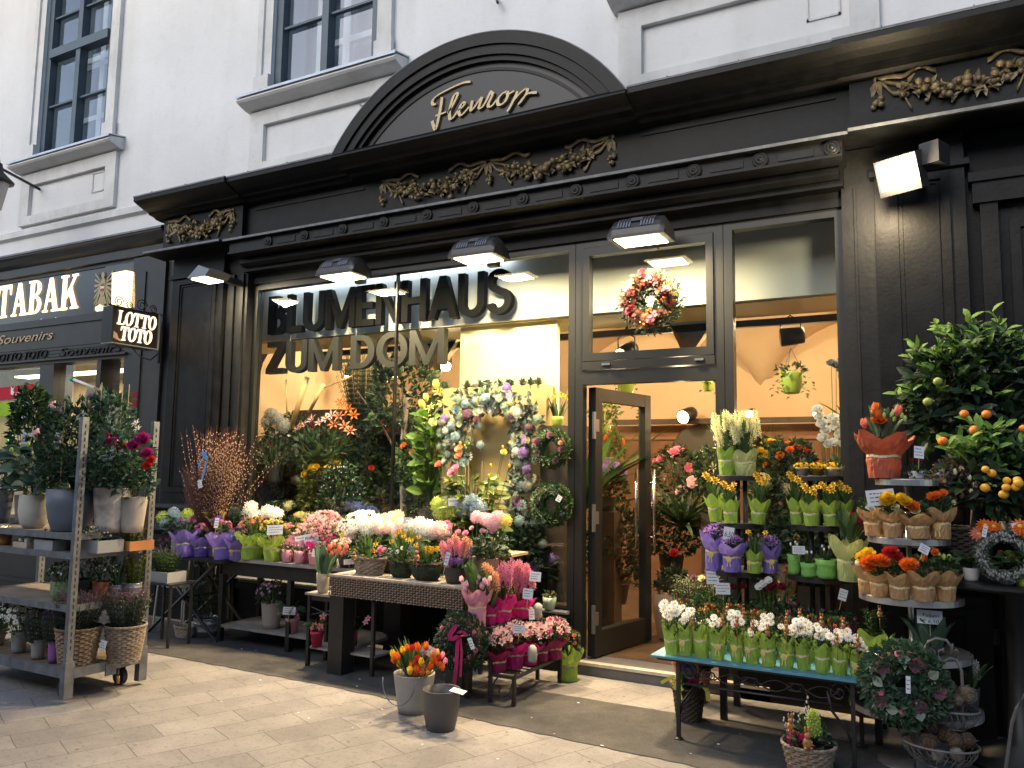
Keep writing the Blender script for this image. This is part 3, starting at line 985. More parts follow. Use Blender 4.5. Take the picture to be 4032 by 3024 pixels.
GL = {  # bold serif capitals: (polygons, bands)
    'T': ([[(0, .88), (.8, .88), (.8, 1), (0, 1)], [(.3, 0), (.5, 0), (.5, .88), (.3, .88)], [(.2, 0), (.3, 0), (.3, .06), (.2, .06)], [(.5, 0), (.6, 0), (.6, .06), (.5, .06)], [(0, .68), (.05, .68), (.09, .88), (0, .88)], [(.75, .68), (.8, .68), (.8, .88), (.71, .88)]], [], .82),
    'A': ([[(.34, 1), (.5, 1), (.84, .06), (.6, .06)], [(.34, 1), (.41, .8), (.2, .06), (.12, .06)], [(.26, .3), (.6, .3), (.57, .38), (.285, .38)], [(.02, 0), (.3, 0), (.3, .06), (.02, .06)], [(.52, 0), (.92, 0), (.92, .06), (.52, .06)]], [], .92),
    'B': ([[(.1, 0), (.3, 0), (.3, 1), (.1, 1)], [(0, 0), (.1, 0), (.1, .06), (0, .06)], [(0, .94), (.1, .94), (.1, 1), (0, 1)]],
          [(ell(.38, .265, .36, .265, -pi / 2, pi / 2), ell(.38, .265, .17, .2, -pi / 2, pi / 2)), (ell(.38, .765, .32, .235, -pi / 2, pi / 2), ell(.38, .765, .13, .18, -pi / 2, pi / 2)), ([(.3, .0), (.38, 0)], [(.3, .065), (.38, .065)]), ([(.3, .465), (.38, .465)], [(.3, .585), (.38, .585)]), ([(.3, .945), (.38, .945)], [(.3, 1), (.38, 1)])], .78),
    'K': ([[(.1, 0), (.3, 0), (.3, 1), (.1, 1)], [(0, 0), (.4, 0), (.4, .06), (0, .06)], [(0, .94), (.4, .94), (.4, 1), (0, 1)], [(.3, .38), (.36, .32), (.8, .94), (.7, .94)], [(.42, .56), (.56, .68), (.92, .06), (.68, .06)], [(.6, .94), (.9, .94), (.9, 1), (.6, 1)], [(.58, 0), (.98, 0), (.98, .06), (.58, .06)]], [], .98),
    'L': ([[(.1, 0), (.3, 0), (.3, 1), (.1, 1)], [(0, .94), (.4, .94), (.4, 1), (0, 1)], [(0, 0), (.72, 0), (.72, .08), (0, .08)], [(.64, .08), (.72, .08), (.74, .3), (.7, .3)]], [], .76),
    'O': ([], [(ell(.42, .5, .42, .52, 0, 2 * pi, 28), ell(.42, .5, .21, .45, 0, 2 * pi, 28))], .86),
}


def serif(b, word, size, gap=.06, shear=.0, wide=1.0):
    x = 0
    k = 0
    for ch in word:
        po, ba, w = GL[ch]
        k += 1
        d = .0001 * (k % 2)
        tr = lambda q: ((x + q[0] * wide + q[1] * shear) * size, q[1] * size)
        for p in po:
            b.poly([tr(q) for q in p], -.008 - d, .004)
        for o, i in ba:
            b.strip([tr(q) for q in o], [tr(q) for q in i], -.008 - d, .004)
        x += w * wide + gap
    return x * size


b = MB()
z0, z1 = at(169, 666, 6.06).z, at(171, 604, 6.06).z
wd = serif(b, 'TABAK', .44, .05, 0, .86)
xr_ = at(172, 640, 6.06).x
b.build('lettering', LITG, tab, loc=(xr_ - wd, 6.062, 3.5))
text('lettering', 'Souvenirs', tab, M('souvenir_gold', (.5, .36, .2), .6), (at(112, 740, 6.03).x - 1.22, 6.03, 3.135), .17, 1.22, .002, shear=.3)
b = MB()
for i, t_ in enumerate(('LOTTO TOTO', 'Souvenirs')):
    text('carved_lettering', t_, tab, BLACK2, ((-11.15, -9.75)[i], 6.022, 2.9), .15, (1.15, 1.2)[i], .008, shear=.25)
for z in (2.9, 2.94, 2.98, 3.02):
    b.box((-11.3, 6.024, z), (-8.5, 6.031, z + .008))
b.build('carved_band', BLACK2, tab)
# coat of arms painted on the sign glass: a golden heraldic eagle with a red-white-red shield
ex, ez = at(223, 628, 6.05).x, 3.7
b = MB()
G2 = .0
for sg in (-1, 1):
    for k in range(7):
        a = radians(98 - k * 17)
        L_ = .2 - .012 * k
        base = (ex + sg * .05, ez + .09 - k * .022)
        tip = (base[0] + sg * .12 * (.8 + .2 * sin(a)), base[1] + .12 - k * .055)
        b.poly([(base[0], base[1] - .012), (base[0] + sg * .01, base[1] + .012), tip, (tip[0] - sg * .005, tip[1] - .03)] if sg < 0 else [(base[0], base[1] - .012), (tip[0] - sg * .005, tip[1] - .03), tip, (base[0] + sg * .01, base[1] + .012)], 6.043 - .0003 * k, 6.054)
    b.poly([(ex + sg * .03, ez - .07), (ex + sg * .09, ez - .19), (ex + sg * .05, ez - .2), (ex + sg * .01, ez - .1)][::sg], 6.0405, 6.054)
b.poly(ell(ex, ez + .01, .055, .12, 0, 2 * pi, 14)[:-1], 6.038, 6.054)
b.poly(ell(ex - .01, ez + .16, .032, .04, 0, 2 * pi, 10)[:-1], 6.039, 6.054)
b.poly([(ex - .03, ez - .1), (ex + .03, ez - .1), (ex + .05, ez - .25), (ex, ez - .22), (ex - .05, ez - .25)], 6.0395, 6.054)
b.build('eagle_emblem', M('emblem_gold', (.4, .33, .17), .5), tab)
for nm, q0, q1, c in (('shield_red', -.045, .055, (.4, .03, .03)), ('shield_white', -.012, .022, (.75, .72, .65))):
    b = MB(); b.poly([(ex - .035, ez + q0 + .005), (ex + .035, ez + q0 + .005), (ex + .035, ez + q1), (ex - .035, ez + q1)], 6.036 if 'red' in nm else 6.034, 6.038); b.build(nm, M(nm, c, .5), tab)
# warm patch at the sign's end, its glow set in the material
b = MB()
P_ = [at(x, y, 6.03) for x, y in ((241, 660), (242, 590), (262, 586), (272, 584), (291, 588), (292, 664), (280, 664), (275, 668), (255, 666), (240, 670), (232, 668), (207, 672), (206, 664), (215, 658), (222, 662))]
b.poly([(p.x, p.z) for p in P_][::-1], 6.03, 6.052)
b.build('glow_patch', M('patch_glow', (1, .8, .45), .5, emit=1.6, ecol=(1, .72, .34)), tab)
for k in range(5):
    p = at(90 + k * 31, 690 - k * 3, 6.06)
    b = MB(); b.ball(p, .012, 8, 5); b.build('sign_screw', CHROME, tab, True)
# tobacco windows
b = MB()
for x0, x1 in ((-14, -10.14), (-9.85, -9.0), (-8.92, -8.5)):
    b.box((x0, 6.12, .9), (x1, 6.128, 2.82))
b.build('window_pane', GLASS, tab)
b = MB(); b.box((-14, 7.2, .5), (-7.9, 7.3, 3.2)); b.box((-14, 6.3, .86), (-7.9, 7.2, .9)); b.box((-7.95, 6.3, .5), (-7.85, 7.3, 3.2))
b.build('display_backing', M('tobacco_inside', (.5, .4, .27), .8, var=.45, scale=2.5), tab)
b = MB(); b.box((-11.5, 6.5, 2.76), (-8.6, 6.7, 2.78)); b.build('strip_lamp', M('strip_lamp', (1, .85, .6), .5, emit=4, ecol=(1, .8, .5)), tab)
lo = put('lamp_light', D.lights.new('lamp_light', 'AREA'), tab, (-10, 6.6, 2.74)); lo.data.shape = 'RECTANGLE'; lo.data.size, lo.data.size_y, lo.data.energy, lo.data.color = 2.6, .2, 24, (1, .8, .52)


def flat(name, pts, y, mat, label, cat, d=.004):
    b = MB()
    P = [at(px, py, y) for px, py in pts]
    b.poly([(p.x, p.z) for p in P], y, y + d)
    return tag(b.build(name, mat), label, cat)


RED = M('poster_red', (.5, .03, .08), .5, trans=.6)
WHT = M('poster_white', (.8, .78, .75), .6)
o = flat('poster', [(-60, 845), (70, 829), (69, 857), (-60, 872)][::-1], 6.105, RED, 'red lottery banner with white lettering in the tobacconist window', 'poster')
p = at(34, 851, 6.1); text('lettering', 'LOTTERIEN', o, WHT, (p.x, 6.1, p.z - .02), .07, .28, .001)
b = MB(); q = at(28, 843, 6.1); b.poly([(q.x - .04, q.z - .05), (q.x - .0, q.z - .07), (q.x + .03, q.z - .03), (q.x + .005, q.z), (q.x + .035, q.z + .05), (q.x - .01, q.z + .02), (q.x - .045, q.z + .05)], 6.098, 6.104); b.build('emblem', WHT, o)
flat('poster', [(-60, 875), (33, 866), (33, 896), (-60, 910)][::-1], 6.105, M('poster_lime', (.38, .55, .06), .5, trans=.6), 'lime green poster below the red lottery banner', 'poster')
o = flat('sticker', [(50, 905), (38, 898), (35, 880), (42, 862), (52, 856), (62, 862), (66, 880), (63, 896)], 6.102, M('sticker_blue', (.42, .55, .66), .5), 'pale blue oval sticker on the tobacconist window', 'sticker')
p = at(42, 869, 6.098); text('lettering', 'abo', o, M('teal_ink', (.05, .3, .35)), (p.x, 6.098, p.z - .01), .12, .16, .001)
o = flat('sign', [(271, 817), (281, 812), (289, 818), (289, 841), (282, 850), (271, 845), (266, 838), (266, 823)][::-1], 6.1, RED, 'small red octagonal sign with white writing on the tobacconist window', 'sign')
b = MB()
for k in range(5):
    q = at(278, 821 + k * 5.4, 6.096); b.box((q.x - .055 + .01 * (k % 2), 6.094, q.z - .008), (q.x + .05 - .012 * (k % 3), 6.099, q.z + .008))
b.build('lettering', WHT, o)
o = tag(put('pole', None), 'thin white and brown pole with a green tip leaning in the tobacconist doorway', 'pole')
pa, pm, pb = at(157, 819, 5.98), at(205, 838, 5.98), at(287, 874, 5.98)
b = MB(); b.tube([pa, pm], .018, 8); b.build('white_section', WHT, o, True)
b = MB(); b.tube([pm, pb], .016, 8); b.build('wooden_section', M('pole_wood', (.3, .19, .09), .6), o, True)
b = MB(); b.ball(pa, .035, 8, 6); b.build('tip', M('green_tip', (.03, .35, .2), .5), o, True)
b = MB(); q = at(288, 872, 5.99); b.box((q.x - .07, 5.97, q.z - .05), (q.x + .08, 6.03, q.z + .13)); b.build('holder', RED, o)
o = flat('poster', [(160, 905), (190, 838), (245, 850), (270, 880), (268, 930), (165, 930)][::-1], 6.14, M('poster_cream', (.45, .42, .33), .6, var=.3, scale=5), 'cream poster with round green and pink badges in the tobacconist window', 'poster')
for px, py, c in ((193, 871, (.05, .3, .04)), (194, 857, (.5, .08, .18)), (215, 862, (.4, .33, .05))):
    q = at(px, py, 6.13); b = MB(); b.poly(ell(q.x, q.z, .06, .05, 0, 2 * pi, 14)[:-1], 6.132, 6.139); b.build('badge', M('badge%d' % px, c, .5), o)
flat('poster', [(-20, 905), (32, 900), (35, 1000), (-20, 1000)][::-1], 6.2, M('poster_gold', (.5, .34, .08), .5, var=.4, scale=6), 'yellow display card behind the left tobacconist pane', 'poster')
o = flat('neon_sign', [(18, 938), (27, 936), (29, 960), (17, 965)][::-1], 6.11, M('green_led', (.02, .6, .12), .4, emit=1.2, ecol=(.05, 1, .25)), 'small bright green light sign low in the tobacconist window', 'sign')
# hanging LOTTO TOTO sign, square to the wall
sx = at(343, 716, 5.9).x
ls = thing('hanging_sign', 'black box sign reading LOTTO TOTO on a scrolled iron bracket', 'sign', (sx, 5.33, 2.86))
b = MB(); b.box((-.17, 0, 0), (0, .57, .39)); b.build('sign_box', M('sign_box_black', (.012, .012, .014), .3), ls)
b = MB(); b.box((-.17, .0, -.012), (.012, .57, 0)); b.box((0, .555, 0), (.012, .575, .39)); b.build('box_trim', LEDGE, ls)
LETT = M('sign_lettering', (1, .8, .6), .5, emit=1.15, ecol=(1, .72, .48))
for wd_, yy, zz, sz in (('LOTTO', .05, .2, .15), ('TOTO', .09, .035, .15)):
    b = MB(); w_ = serif(b, wd_, sz, .0, .12, .86)
    o = b.build('lettering', LETT, ls, loc=(.006, yy, zz)); o.rotation_euler = (0, 0, pi / 2)
    o.scale = (.47 / w_ if wd_ == 'LOTTO' else .385 / w_, 1, 1)
b = MB(); b.poly([(.02, .05), (.11, .02), (.16, .035), (.08, .05), (.06, .1), (.02, .12)], -.004, 0); o = b.build('chipped_patch', M('chipped_patch', (.45, .28, .17), .7), ls, loc=(.002, 0, 0)); o.rotation_euler = (0, 0, pi / 2)
b = MB()
for cy, cz, r0, sg in ((.12, .46, .06, 1), (.25, .44, .045, -1), (.4, .47, .07, 1), (.55, .45, .05, -1)):
    b.tube([(-.085, cy + sg * r0 * (1 - t / 14) * cos(t), cz + r0 * (1 - t / 14) * sin(t)) for t in [i * .5 for i in range(22)]], .006, 5)
b.tube([(-.085, 0, .41), (-.085, .3, .4), (-.085, .72, .41)], .009, 6)
b.tube([(-.085, .3, .0), (-.085, .42, -.1), (-.085, .55, -.12), (-.085, .66, -.02), (-.085, .68, .3)], .008, 6)
b.tube([(-.085, .66, -.14), (-.085, .67, .45)], .012, 6)
b.build('scroll_bracket', IRON, ls, True)

# ------------------------------------------------------------------ inside the flower shop
PEACH = M('peach_wall', (.62, .46, .3), .85, var=.08, scale=1.5)
CREAM = M('cream_board', (.62, .55, .3), .7)
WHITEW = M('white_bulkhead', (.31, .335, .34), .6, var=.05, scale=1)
DARKW = M('dark_shelf_wood', (.06, .04, .028), .6, var=.3, scale=7)
b = MB(); b.box((-8, 6.3, .04), (1, 10.6, .098))
m = M('plank_floor', (.12, .07, .04), .45, var=.35, scale=3)
struct(b.build('shop_floor', m))
b = MB()
vs, fs = [], []
nx, ny = 60, 36
for j in range(ny + 1):
    for i in range(nx + 1):
        x = -7.6 + 8.2 * i / nx
        y = 7.2 + 3.3 * j / ny
        ux = ((x + 7.6) % 2.75) / 2.75 * 2 - 1
        uy = ((y - 7.2) % 3.3) / 3.3 * 2 - 1
        hx_ = 1.15 * sqrt(max(0, 1 - ux * ux))
        hy_ = 1.25 * sqrt(max(0, 1 - uy * uy))
        vs.append((x, y, 2.35 + max(hx_, hy_)))
for j in range(ny):
    for i in range(nx):
        a = j * (nx + 1) + i
        fs.append((a, a + nx + 1, a + nx + 2, a + 1))
b.add(vs, fs)
struct(b.build('vaulted_ceiling', PEACH, smooth=True))
b = MB(); b.box((-8, 10.45, 2.2), (1, 10.6, 4)); struct(b.build('back_wall', PEACH))
b = MB(); b.box((-8, 10.43, 0), (1, 10.6, 2.2)); struct(b.build('back_wall_dado', M('brown_dado', (.17, .08, .04), .7, var=.2, scale=2)))
b = MB(); b.box((-7.5, 6.32, 0), (-7.48, 10.42, 1.95)); b.box((.48, 6.32, 0), (.5, 10.42, 1.7)); struct(b.build('added_side_dado', M('brown_dado', None)))  # dark lower side walls, added to dim the view through the window
b = MB(); b.box((-7.8, 6.14, 0), (-7.5, 10.5, 4)); b.box((.5, 6.14, 0), (.7, 10.5, 4)); b.box((-.62, 6.14, 0), (.5, 6.3, 4)); b.box((-7.5, 6.14, 0), (-6.6, 6.3, 4)); struct(b.build('side_wall', PEACH))
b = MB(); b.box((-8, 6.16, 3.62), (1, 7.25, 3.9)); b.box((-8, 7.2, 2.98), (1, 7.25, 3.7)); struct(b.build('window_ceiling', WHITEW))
b = MB()
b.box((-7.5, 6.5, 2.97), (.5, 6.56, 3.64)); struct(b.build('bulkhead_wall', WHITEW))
b = MB(); b.box((-7.5, 6.56, 2.96), (.5, 7.2, 2.985)); b.build('soffit', M('cream_soffit', (.62, .52, .34), .7)); struct(D.objects['soffit'])
b = MB(); b.box((-6.6, 6.42, 3.6), (-3.55, 6.5, 3.618)); tag(b.build('strip_light', M('cool_strip', (.9, .95, 1), .5, emit=7, ecol=(.85, .92, 1))), 'cool white strip light above the window letters', 'lamp')
lo = put('strip_glow', D.lights.new('strip_glow', 'AREA'), None, (-5.1, 6.44, 3.59), (radians(40), 0, 0)); lo.data.shape = 'RECTANGLE'; lo.data.size, lo.data.size_y, lo.data.energy, lo.data.color = 3.0, .05, 7, (.85, .92, 1)
SIGN = M('sign_letter_black', (.003, .0032, .0035), .7, spec=.05)
SIGN_VEIL = M('sign_letter_veiled', (.014, .0135, .012), .5, spec=.3)  # lower row greyed in its colour for reflections on the glass
sg_ = thing('window_lettering', 'big black letters reading BLUMENHAUS ZUM DOM hung inside the shop window', 'sign', (-6.55, 6.36, 2.98))
GS = {  # plain sans capitals: polygons, bands, width; x advances with height 1
    'B': ([[(0, 0), (.19, 0), (.19, 1), (0, 1)]], [(ell(.36, .28, .3, .28, -pi / 2, pi / 2), ell(.36, .28, .12, .12, -pi / 2, pi / 2)), (ell(.34, .76, .27, .24, -pi / 2, pi / 2), ell(.34, .76, .1, .1, -pi / 2, pi / 2)), ([(.19, 0), (.36, 0)], [(.19, .16), (.36, .16)]), ([(.19, .42), (.36, .42)], [(.19, .56), (.36, .56)]), ([(.19, .86), (.34, .86)], [(.19, 1), (.34, 1)])], .7),
    'L': ([[(0, 0), (.56, 0), (.56, .17), (.19, .17), (.19, 1), (0, 1)]], [], .6),
    'U': ([[(0, .3), (.19, .3), (.19, 1), (0, 1)], [(.55, .3), (.74, .3), (.74, 1), (.55, 1)]], [(ell(.37, .3, .37, .31, pi, 2 * pi), ell(.37, .3, .18, .15, pi, 2 * pi))], .8),
    'M': ([[(0, 0), (.18, 0), (.18, .62), (.44, 0), (.56, 0), (.82, .62), (.82, 0), (1, 0), (1, 1), (.83, 1), (.5, .26), (.17, 1), (0, 1)]], [], 1.06),
    'E': ([[(0, 0), (.58, 0), (.58, .16), (.19, .16), (.19, .43), (.53, .43), (.53, .58), (.19, .58), (.19, .84), (.58, .84), (.58, 1), (0, 1)]], [], .64),
    'N': ([[(0, 0), (.18, 0), (.18, .7), (.58, 0), (.76, 0), (.76, 1), (.58, 1), (.58, .3), (.18, 1), (0, 1)]], [], .82),
    'H': ([[(0, 0), (.19, 0), (.19, .42), (.56, .42), (.56, 0), (.75, 0), (.75, 1), (.56, 1), (.56, .58), (.19, .58), (.19, 1), (0, 1)]], [], .81),
    'A': ([[(0, 0), (.2, 0), (.28, .22), (.58, .22), (.66, 0), (.86, 0), (.53, 1), (.33, 1)]], [], .88),
    'S': ([], [(ell(.34, .74, .33, .27, .35, 1.5 * pi), ell(.34, .74, .15, .12, .35, 1.5 * pi)), (ell(.34, .29, .35, .3, pi / 2, -pi + .25), ell(.34, .29, .16, .15, pi / 2, -pi + .25))], .74),
    'Z': ([[(0, 0), (.64, 0), (.64, .17), (.24, .17), (.64, .86), (.64, 1), (.03, 1), (.03, .84), (.4, .84), (0, .15)]], [], .7),
    'D': ([[(0, 0), (.19, 0), (.19, 1), (0, 1)]], [(ell(.3, .5, .46, .5, -pi / 2, pi / 2), ell(.3, .5, .26, .34, -pi / 2, pi / 2)), ([(.19, 0), (.3, 0)], [(.19, .16), (.3, .16)]), ([(.19, .84), (.3, .84)], [(.19, 1), (.3, 1)])], .82),
    'O': ([], [(ell(.47, .5, .47, .52, 0, 2 * pi, 28), ell(.47, .5, .27, .35, 0, 2 * pi, 28))], 1.0), ' ': ([], [], .34)}
for word, size, wid, zz_ in (('BLUMENHAUS', .42, 3.06, .035), ('ZUM DOM', .345, 2.34, -.4)):
    tot = sum(GS[c][2] for c in word)
    kx = wid / tot
    x = 0
    for c in word:
        b = MB()
        for p in GS[c][0]:
            b.poly([(q[0] * kx, q[1] * size) for q in p], 0, .07)
        for o, i in GS[c][1]:
            b.strip([(q[0] * kx, q[1] * size) for q in o], [(q[0] * kx, q[1] * size) for q in i], .0003, .0697)
        if b.v:
            b.build('letter', SIGN if size > .4 else SIGN_VEIL, sg_, loc=(x, 0, zz_))
        x += GS[c][2] * kx
b = MB()
for x in (.3, 1.2, 2.0):
    b.tube([(x, .05, -.05), (x, .05, .64)], .003, 4)
for x in (.3, 1.2, 2.0, 2.9):
    b.tube([(x, .05, .4), (x, .05, .64)], .003, 4)
b.build('wire', STEEL, sg_)
tr = thing('spotlight_rail', 'long dark ceiling rail carrying the shop spotlights', 'rail', (0, 0, 0))
b = MB(); b.box((-6.8, 7.26, 2.89), (.3, 7.32, 2.95)); b.build('rail', IRON, tr)
tr2 = tag(MB().build('x', IRON), 'x', 'x'); D.objects.remove(tr2)
b = MB(); b.box((-4, 10.2, 2.2), (.3, 10.26, 2.27)); tag(b.build('picture_rail', DARKW), 'dark rail along the far peach wall of the shop', 'rail')
GLOW = M('spot_glow', (1, .85, .6), .5, emit=26, ecol=(1, .8, .5))


def spot(px, py, Y, label, yaw, pitch, power, lit=True, size=.07, hang=True):
    p = at(px, py, Y)
    t = thing('spotlight', label, 'spotlight', p, 'spotlights in the shop')
    b = MB(); d = Vector((cos(pitch) * sin(yaw), -cos(pitch) * cos(yaw), sin(pitch)))
    b.tube([-d * size * 1.3, -d * size * .9, d * size * 1.0], size * .82, 14, r2=size * .95); b.build('lamp_can', IRON, t, True)
    b = MB(); b.tube([d * size * 1.001, d * size * 1.06], size * .8, 14); b.build('lens', GLOW if lit else HOUS, t)
    if hang:
        b = MB()
        for s in (-1, 1):
            b.tube([(s * size, 0, 0), (s * size, 0, size * 1.6), (0, 0, size * 2.2)], .007, 5)
        b.tube([(0, 0, size * 2.2), (0, 0, size * 2.9)], .01, 6); b.box((-.12, -.03, size * 2.9), (.12, .03, size * 2.9 + .04))
        b.build('yoke', IRON, t)
    if power:
        lo = put('lamp_light', D.lights.new('lamp_light', 'SPOT'), t, d * size * 1.4)
        lo.data.energy, lo.data.color, lo.data.spot_size, lo.data.spot_blend, lo.data.shadow_soft_size = power, (1, .76, .44), radians(110), .7, .06
        lo.rotation_euler = d.to_track_quat('-Z', 'Y').to_euler()
    return t


spot(1353, 760, 7.29, 'lit spotlight hanging behind the door fanlight', -.35, -.55, 90, size=.085)
spot(1708, 727, 7.29, 'unlit dark spotlight above the hanging basket', -1.3, -.1, 0, False, size=.085)
spot(964, 787, 7.29, 'lit spotlight beside the cream display board', .5, -.45, 70)
spot(857, 806, 8.4, 'lit spotlight low behind the glazing joint', .1, -.6, 30, size=.055)
spot(752, 806, 8.2, 'small lit spotlight facing down between the hanging letters', .2, -1.2, 30, size=.05)
spot(1484, 897, 10.1, 'glaring spotlight on the far wall seen through the door', -.25, -.3, 60, size=.1, hang=False)
spot(1622, 892, 9.0, 'small lit spotlight on the left behind the right window', -.1, -.3, 8, size=.05, hang=False)
spot(1766, 893, 9.0, 'small lit spotlight on the right behind the orchids', -.1, -.3, 8, size=.045, hang=False)
# added fill lamps, kept out of view by the bulkhead, to warm the shop
for i, (x, y, e) in enumerate(((-6.2, 7.9, 95), (-3.5, 7.9, 130), (-.75, 7.9, 165))):
    t = thing('added_fill_lamp', 'added warm fill lamp hidden under the shop ceiling, %s of three' % ('leftmost', 'middle one', 'rightmost')[i], 'lamp', (x, y, 3.36), 'added fill lamps in the shop')
    b = MB(); b.lathe([(.02, .1), (.02, .05), (.14, .02), (.15, -.02)], 18); b.build('lamp_shade', IRON, t, True)
    b = MB(); b.ball((0, 0, -.02), .07, 12, 8); b.build('bulb', GLOW, t, True)
    lo = put('lamp_light', D.lights.new('lamp_light', 'POINT'), t, (0, 0, -.16)); lo.data.energy, lo.data.color, lo.data.shadow_soft_size = e, (1, .73, .42), .12
# display boards behind the left window
cb = thing('display_board', 'cream display board with a planted ledge behind the shop window', 'board', (0, 0, 0))
b = MB(); b.box((-4.2, 6.6, .6), (-3.16, 6.66, 2.97)); b.build('upper_board', CREAM, cb)
b = MB(); b.box((-4.28, 6.44, .5), (-3.18, 6.6, 2.35)); b.build('lower_board', M('ochre_board', (.42, .29, .12), .7, var=.15, scale=3), cb)
b = MB(); b.box((-6.3, 6.18, .1), (-2.85, 6.6, .47)); struct(b.build('window_bench_floor', DARKW))
b = MB()
b.box((-7.48, 7.4, .1), (-5.3, 7.8, .95)); b.box((-7.48, 7.75, .95), (-4.9, 7.8, 2.3)); b.box((-7.48, 7.5, 1.45), (-5.3, 7.75, 1.48)); b.box((-7.48, 7.5, 1.97), (-5.3, 7.75, 2.0))  # tall back panel added to darken the view behind the left window
for x in (-7.45, -6.4, -5.35):
    b.box((x, 7.5, .95), (x + .05, 7.76, 1.97))
tag(b.build('wooden_rack', DARKW), 'dark wooden rack of pots behind the left window', 'rack')
b = MB()
b.box((-2.35, 9.0, .85), (-1.3, 9.5, .9)); b.box((-2.35, 9.05, .1), (-2.28, 9.45, .85)); b.box((-1.4, 9.05, .1), (-1.3, 9.45, .85)); b.box((-2.3, 9.05, .4), (-1.4, 9.45, .43))
tag(b.build('wooden_counter', M('brown_counter', (.16, .09, .05), .6, var=.3)), 'brown wooden counter deep inside the shop', 'counter')
b = MB(); b.box((-1.5, 7.0, .1), (-.6, 7.5, .8)); b.box((-1.5, 7.3, .8), (-.6, 7.5, 1.25))
tag(b.build('flower_bench', DARKW), 'dark stepped bench of flowers behind the right window', 'bench')
# house across the street, seen only as a reflection in the panes
b = MB()
oh = thing('opposite_house', 'pale house on the other side of the street mirrored in the windows', 'building', (0, 0, 0))
b.box((-30, -7.4, 0), (24, -7, 7.8)); b.build('wall', M('opposite_stucco', (.36, .37, .38), .9, var=.1, scale=1), oh)
b = MB()
for i in range(14):
    for z in (1.0, 4.6):
        b.box((-28 + i * 3.6, -7.0, z), (-26.6 + i * 3.6, -6.97, z + 2.2))
b.build('window', M('opposite_window', (.05, .06, .07), .2), oh)

for x0 in (-4.0, -2.9, -1.8, -.8):
    b = MB(); b.strip([(x0, .9), (x0 + .85, .9), (x0 + .85, 2.05), (x0, 2.05)], [(x0 + .04, .94), (x0 + .81, .94), (x0 + .81, 2.01), (x0 + .04, 2.01)], 10.4, 10.43, close=True)
    struct(b.build('wall_panel_moulding', M('brown_moulding', (.26, .13, .06), .6)))

# ------------------------------------------------------------------ plant kit: containers, foliage, blooms
def LM(n, c, **k):
    return M(n, c, .55, var=.2, scale=14, trans=.25, **k)


LV = {
    'mid': [LM('leaf_mid_dark', (.022, .055, .014)), LM('leaf_mid', (.045, .1, .022)), LM('leaf_mid_light', (.08, .16, .035))],
    'dark': [LM('leaf_deep', (.018, .043, .019)), LM('leaf_dark', (.034, .074, .028)), LM('leaf_dark_light', (.068, .125, .05))],  # deep, dark and lighter leaf tones, mixed at random
    'lime': [LM('leaf_lime_dark', (.05, .11, .015)), LM('leaf_lime', (.1, .2, .025)), LM('leaf_lime_light', (.2, .32, .05))],
    'blue': [LM('leaf_blue_dark', (.028, .068, .04)), LM('leaf_blue', (.06, .125, .075)), LM('leaf_blue_light', (.14, .23, .165))],
    'olive': [LM('leaf_olive_dark', (.035, .05, .018)), LM('leaf_olive', (.075, .095, .035)), LM('leaf_olive_light', (.15, .16, .07))],
    'silver': [LM('leaf_silver_dark', (.05, .065, .05)), LM('leaf_silver', (.1, .13, .1)), LM('leaf_silver_light', (.22, .26, .21))],
    'warm': [LM('leaf_warm_dark', (.05, .075, .012)), LM('leaf_warm', (.13, .17, .025)), LM('leaf_warm_light', (.26, .27, .06))],
    'dry': [LM('leaf_dry_dark', (.04, .032, .022)), LM('leaf_dry', (.09, .075, .05)), LM('leaf_dry_light', (.17, .15, .11))],
}
PT = {}


def PM(n):
    c = dict(white=(.9, .9, .87), cream=(.86, .83, .5), pink=(.84, .33, .47), pale=(.9, .62, .67), hot=(.66, .04, .24), magenta=(.32, .015, .14), purple=(.25, .07, .42), lilac=(.42, .26, .62), blue=(.1, .12, .42),
             sky=(.42, .55, .6), lime=(.5, .62, .14), yellow=(.8, .52, .02), lemon=(.8, .7, .2), orange=(.75, .17, .015), red=(.5, .02, .02), salmon=(.75, .25, .17), crimson=(.2, .01, .025), wine=(.1, .012, .02), sage=(.4, .5, .4), blush=(.9, .72, .68), rust=(.42, .1, .03), brown=(.09, .04, .03), dusk=(.19, .085, .17), peach=(.8, .42, .25), mauve=(.3, .14, .2), grey=(.4, .4, .38))[n]
    if n not in PT:
        PT[n] = M('petal_' + n, c, .6, var=.1, scale=25, trans=.4)
    return PT[n]


CEN = M('flower_centre', (.6, .36, .03), .8)
DCEN = M('flower_dark_centre', (.05, .025, .02), .8)
STEM = M('green_stem', (.07, .13, .03), .6)
TWIG = M('brown_twig', (.085, .045, .025), .8)
CANE = M('bamboo_cane', (.4, .31, .15), .6)


def paper(n, c, tr=.3):
    return M('paper_' + n, c, .62, var=.12, scale=10, bump=.7, bscale=22, trans=tr)


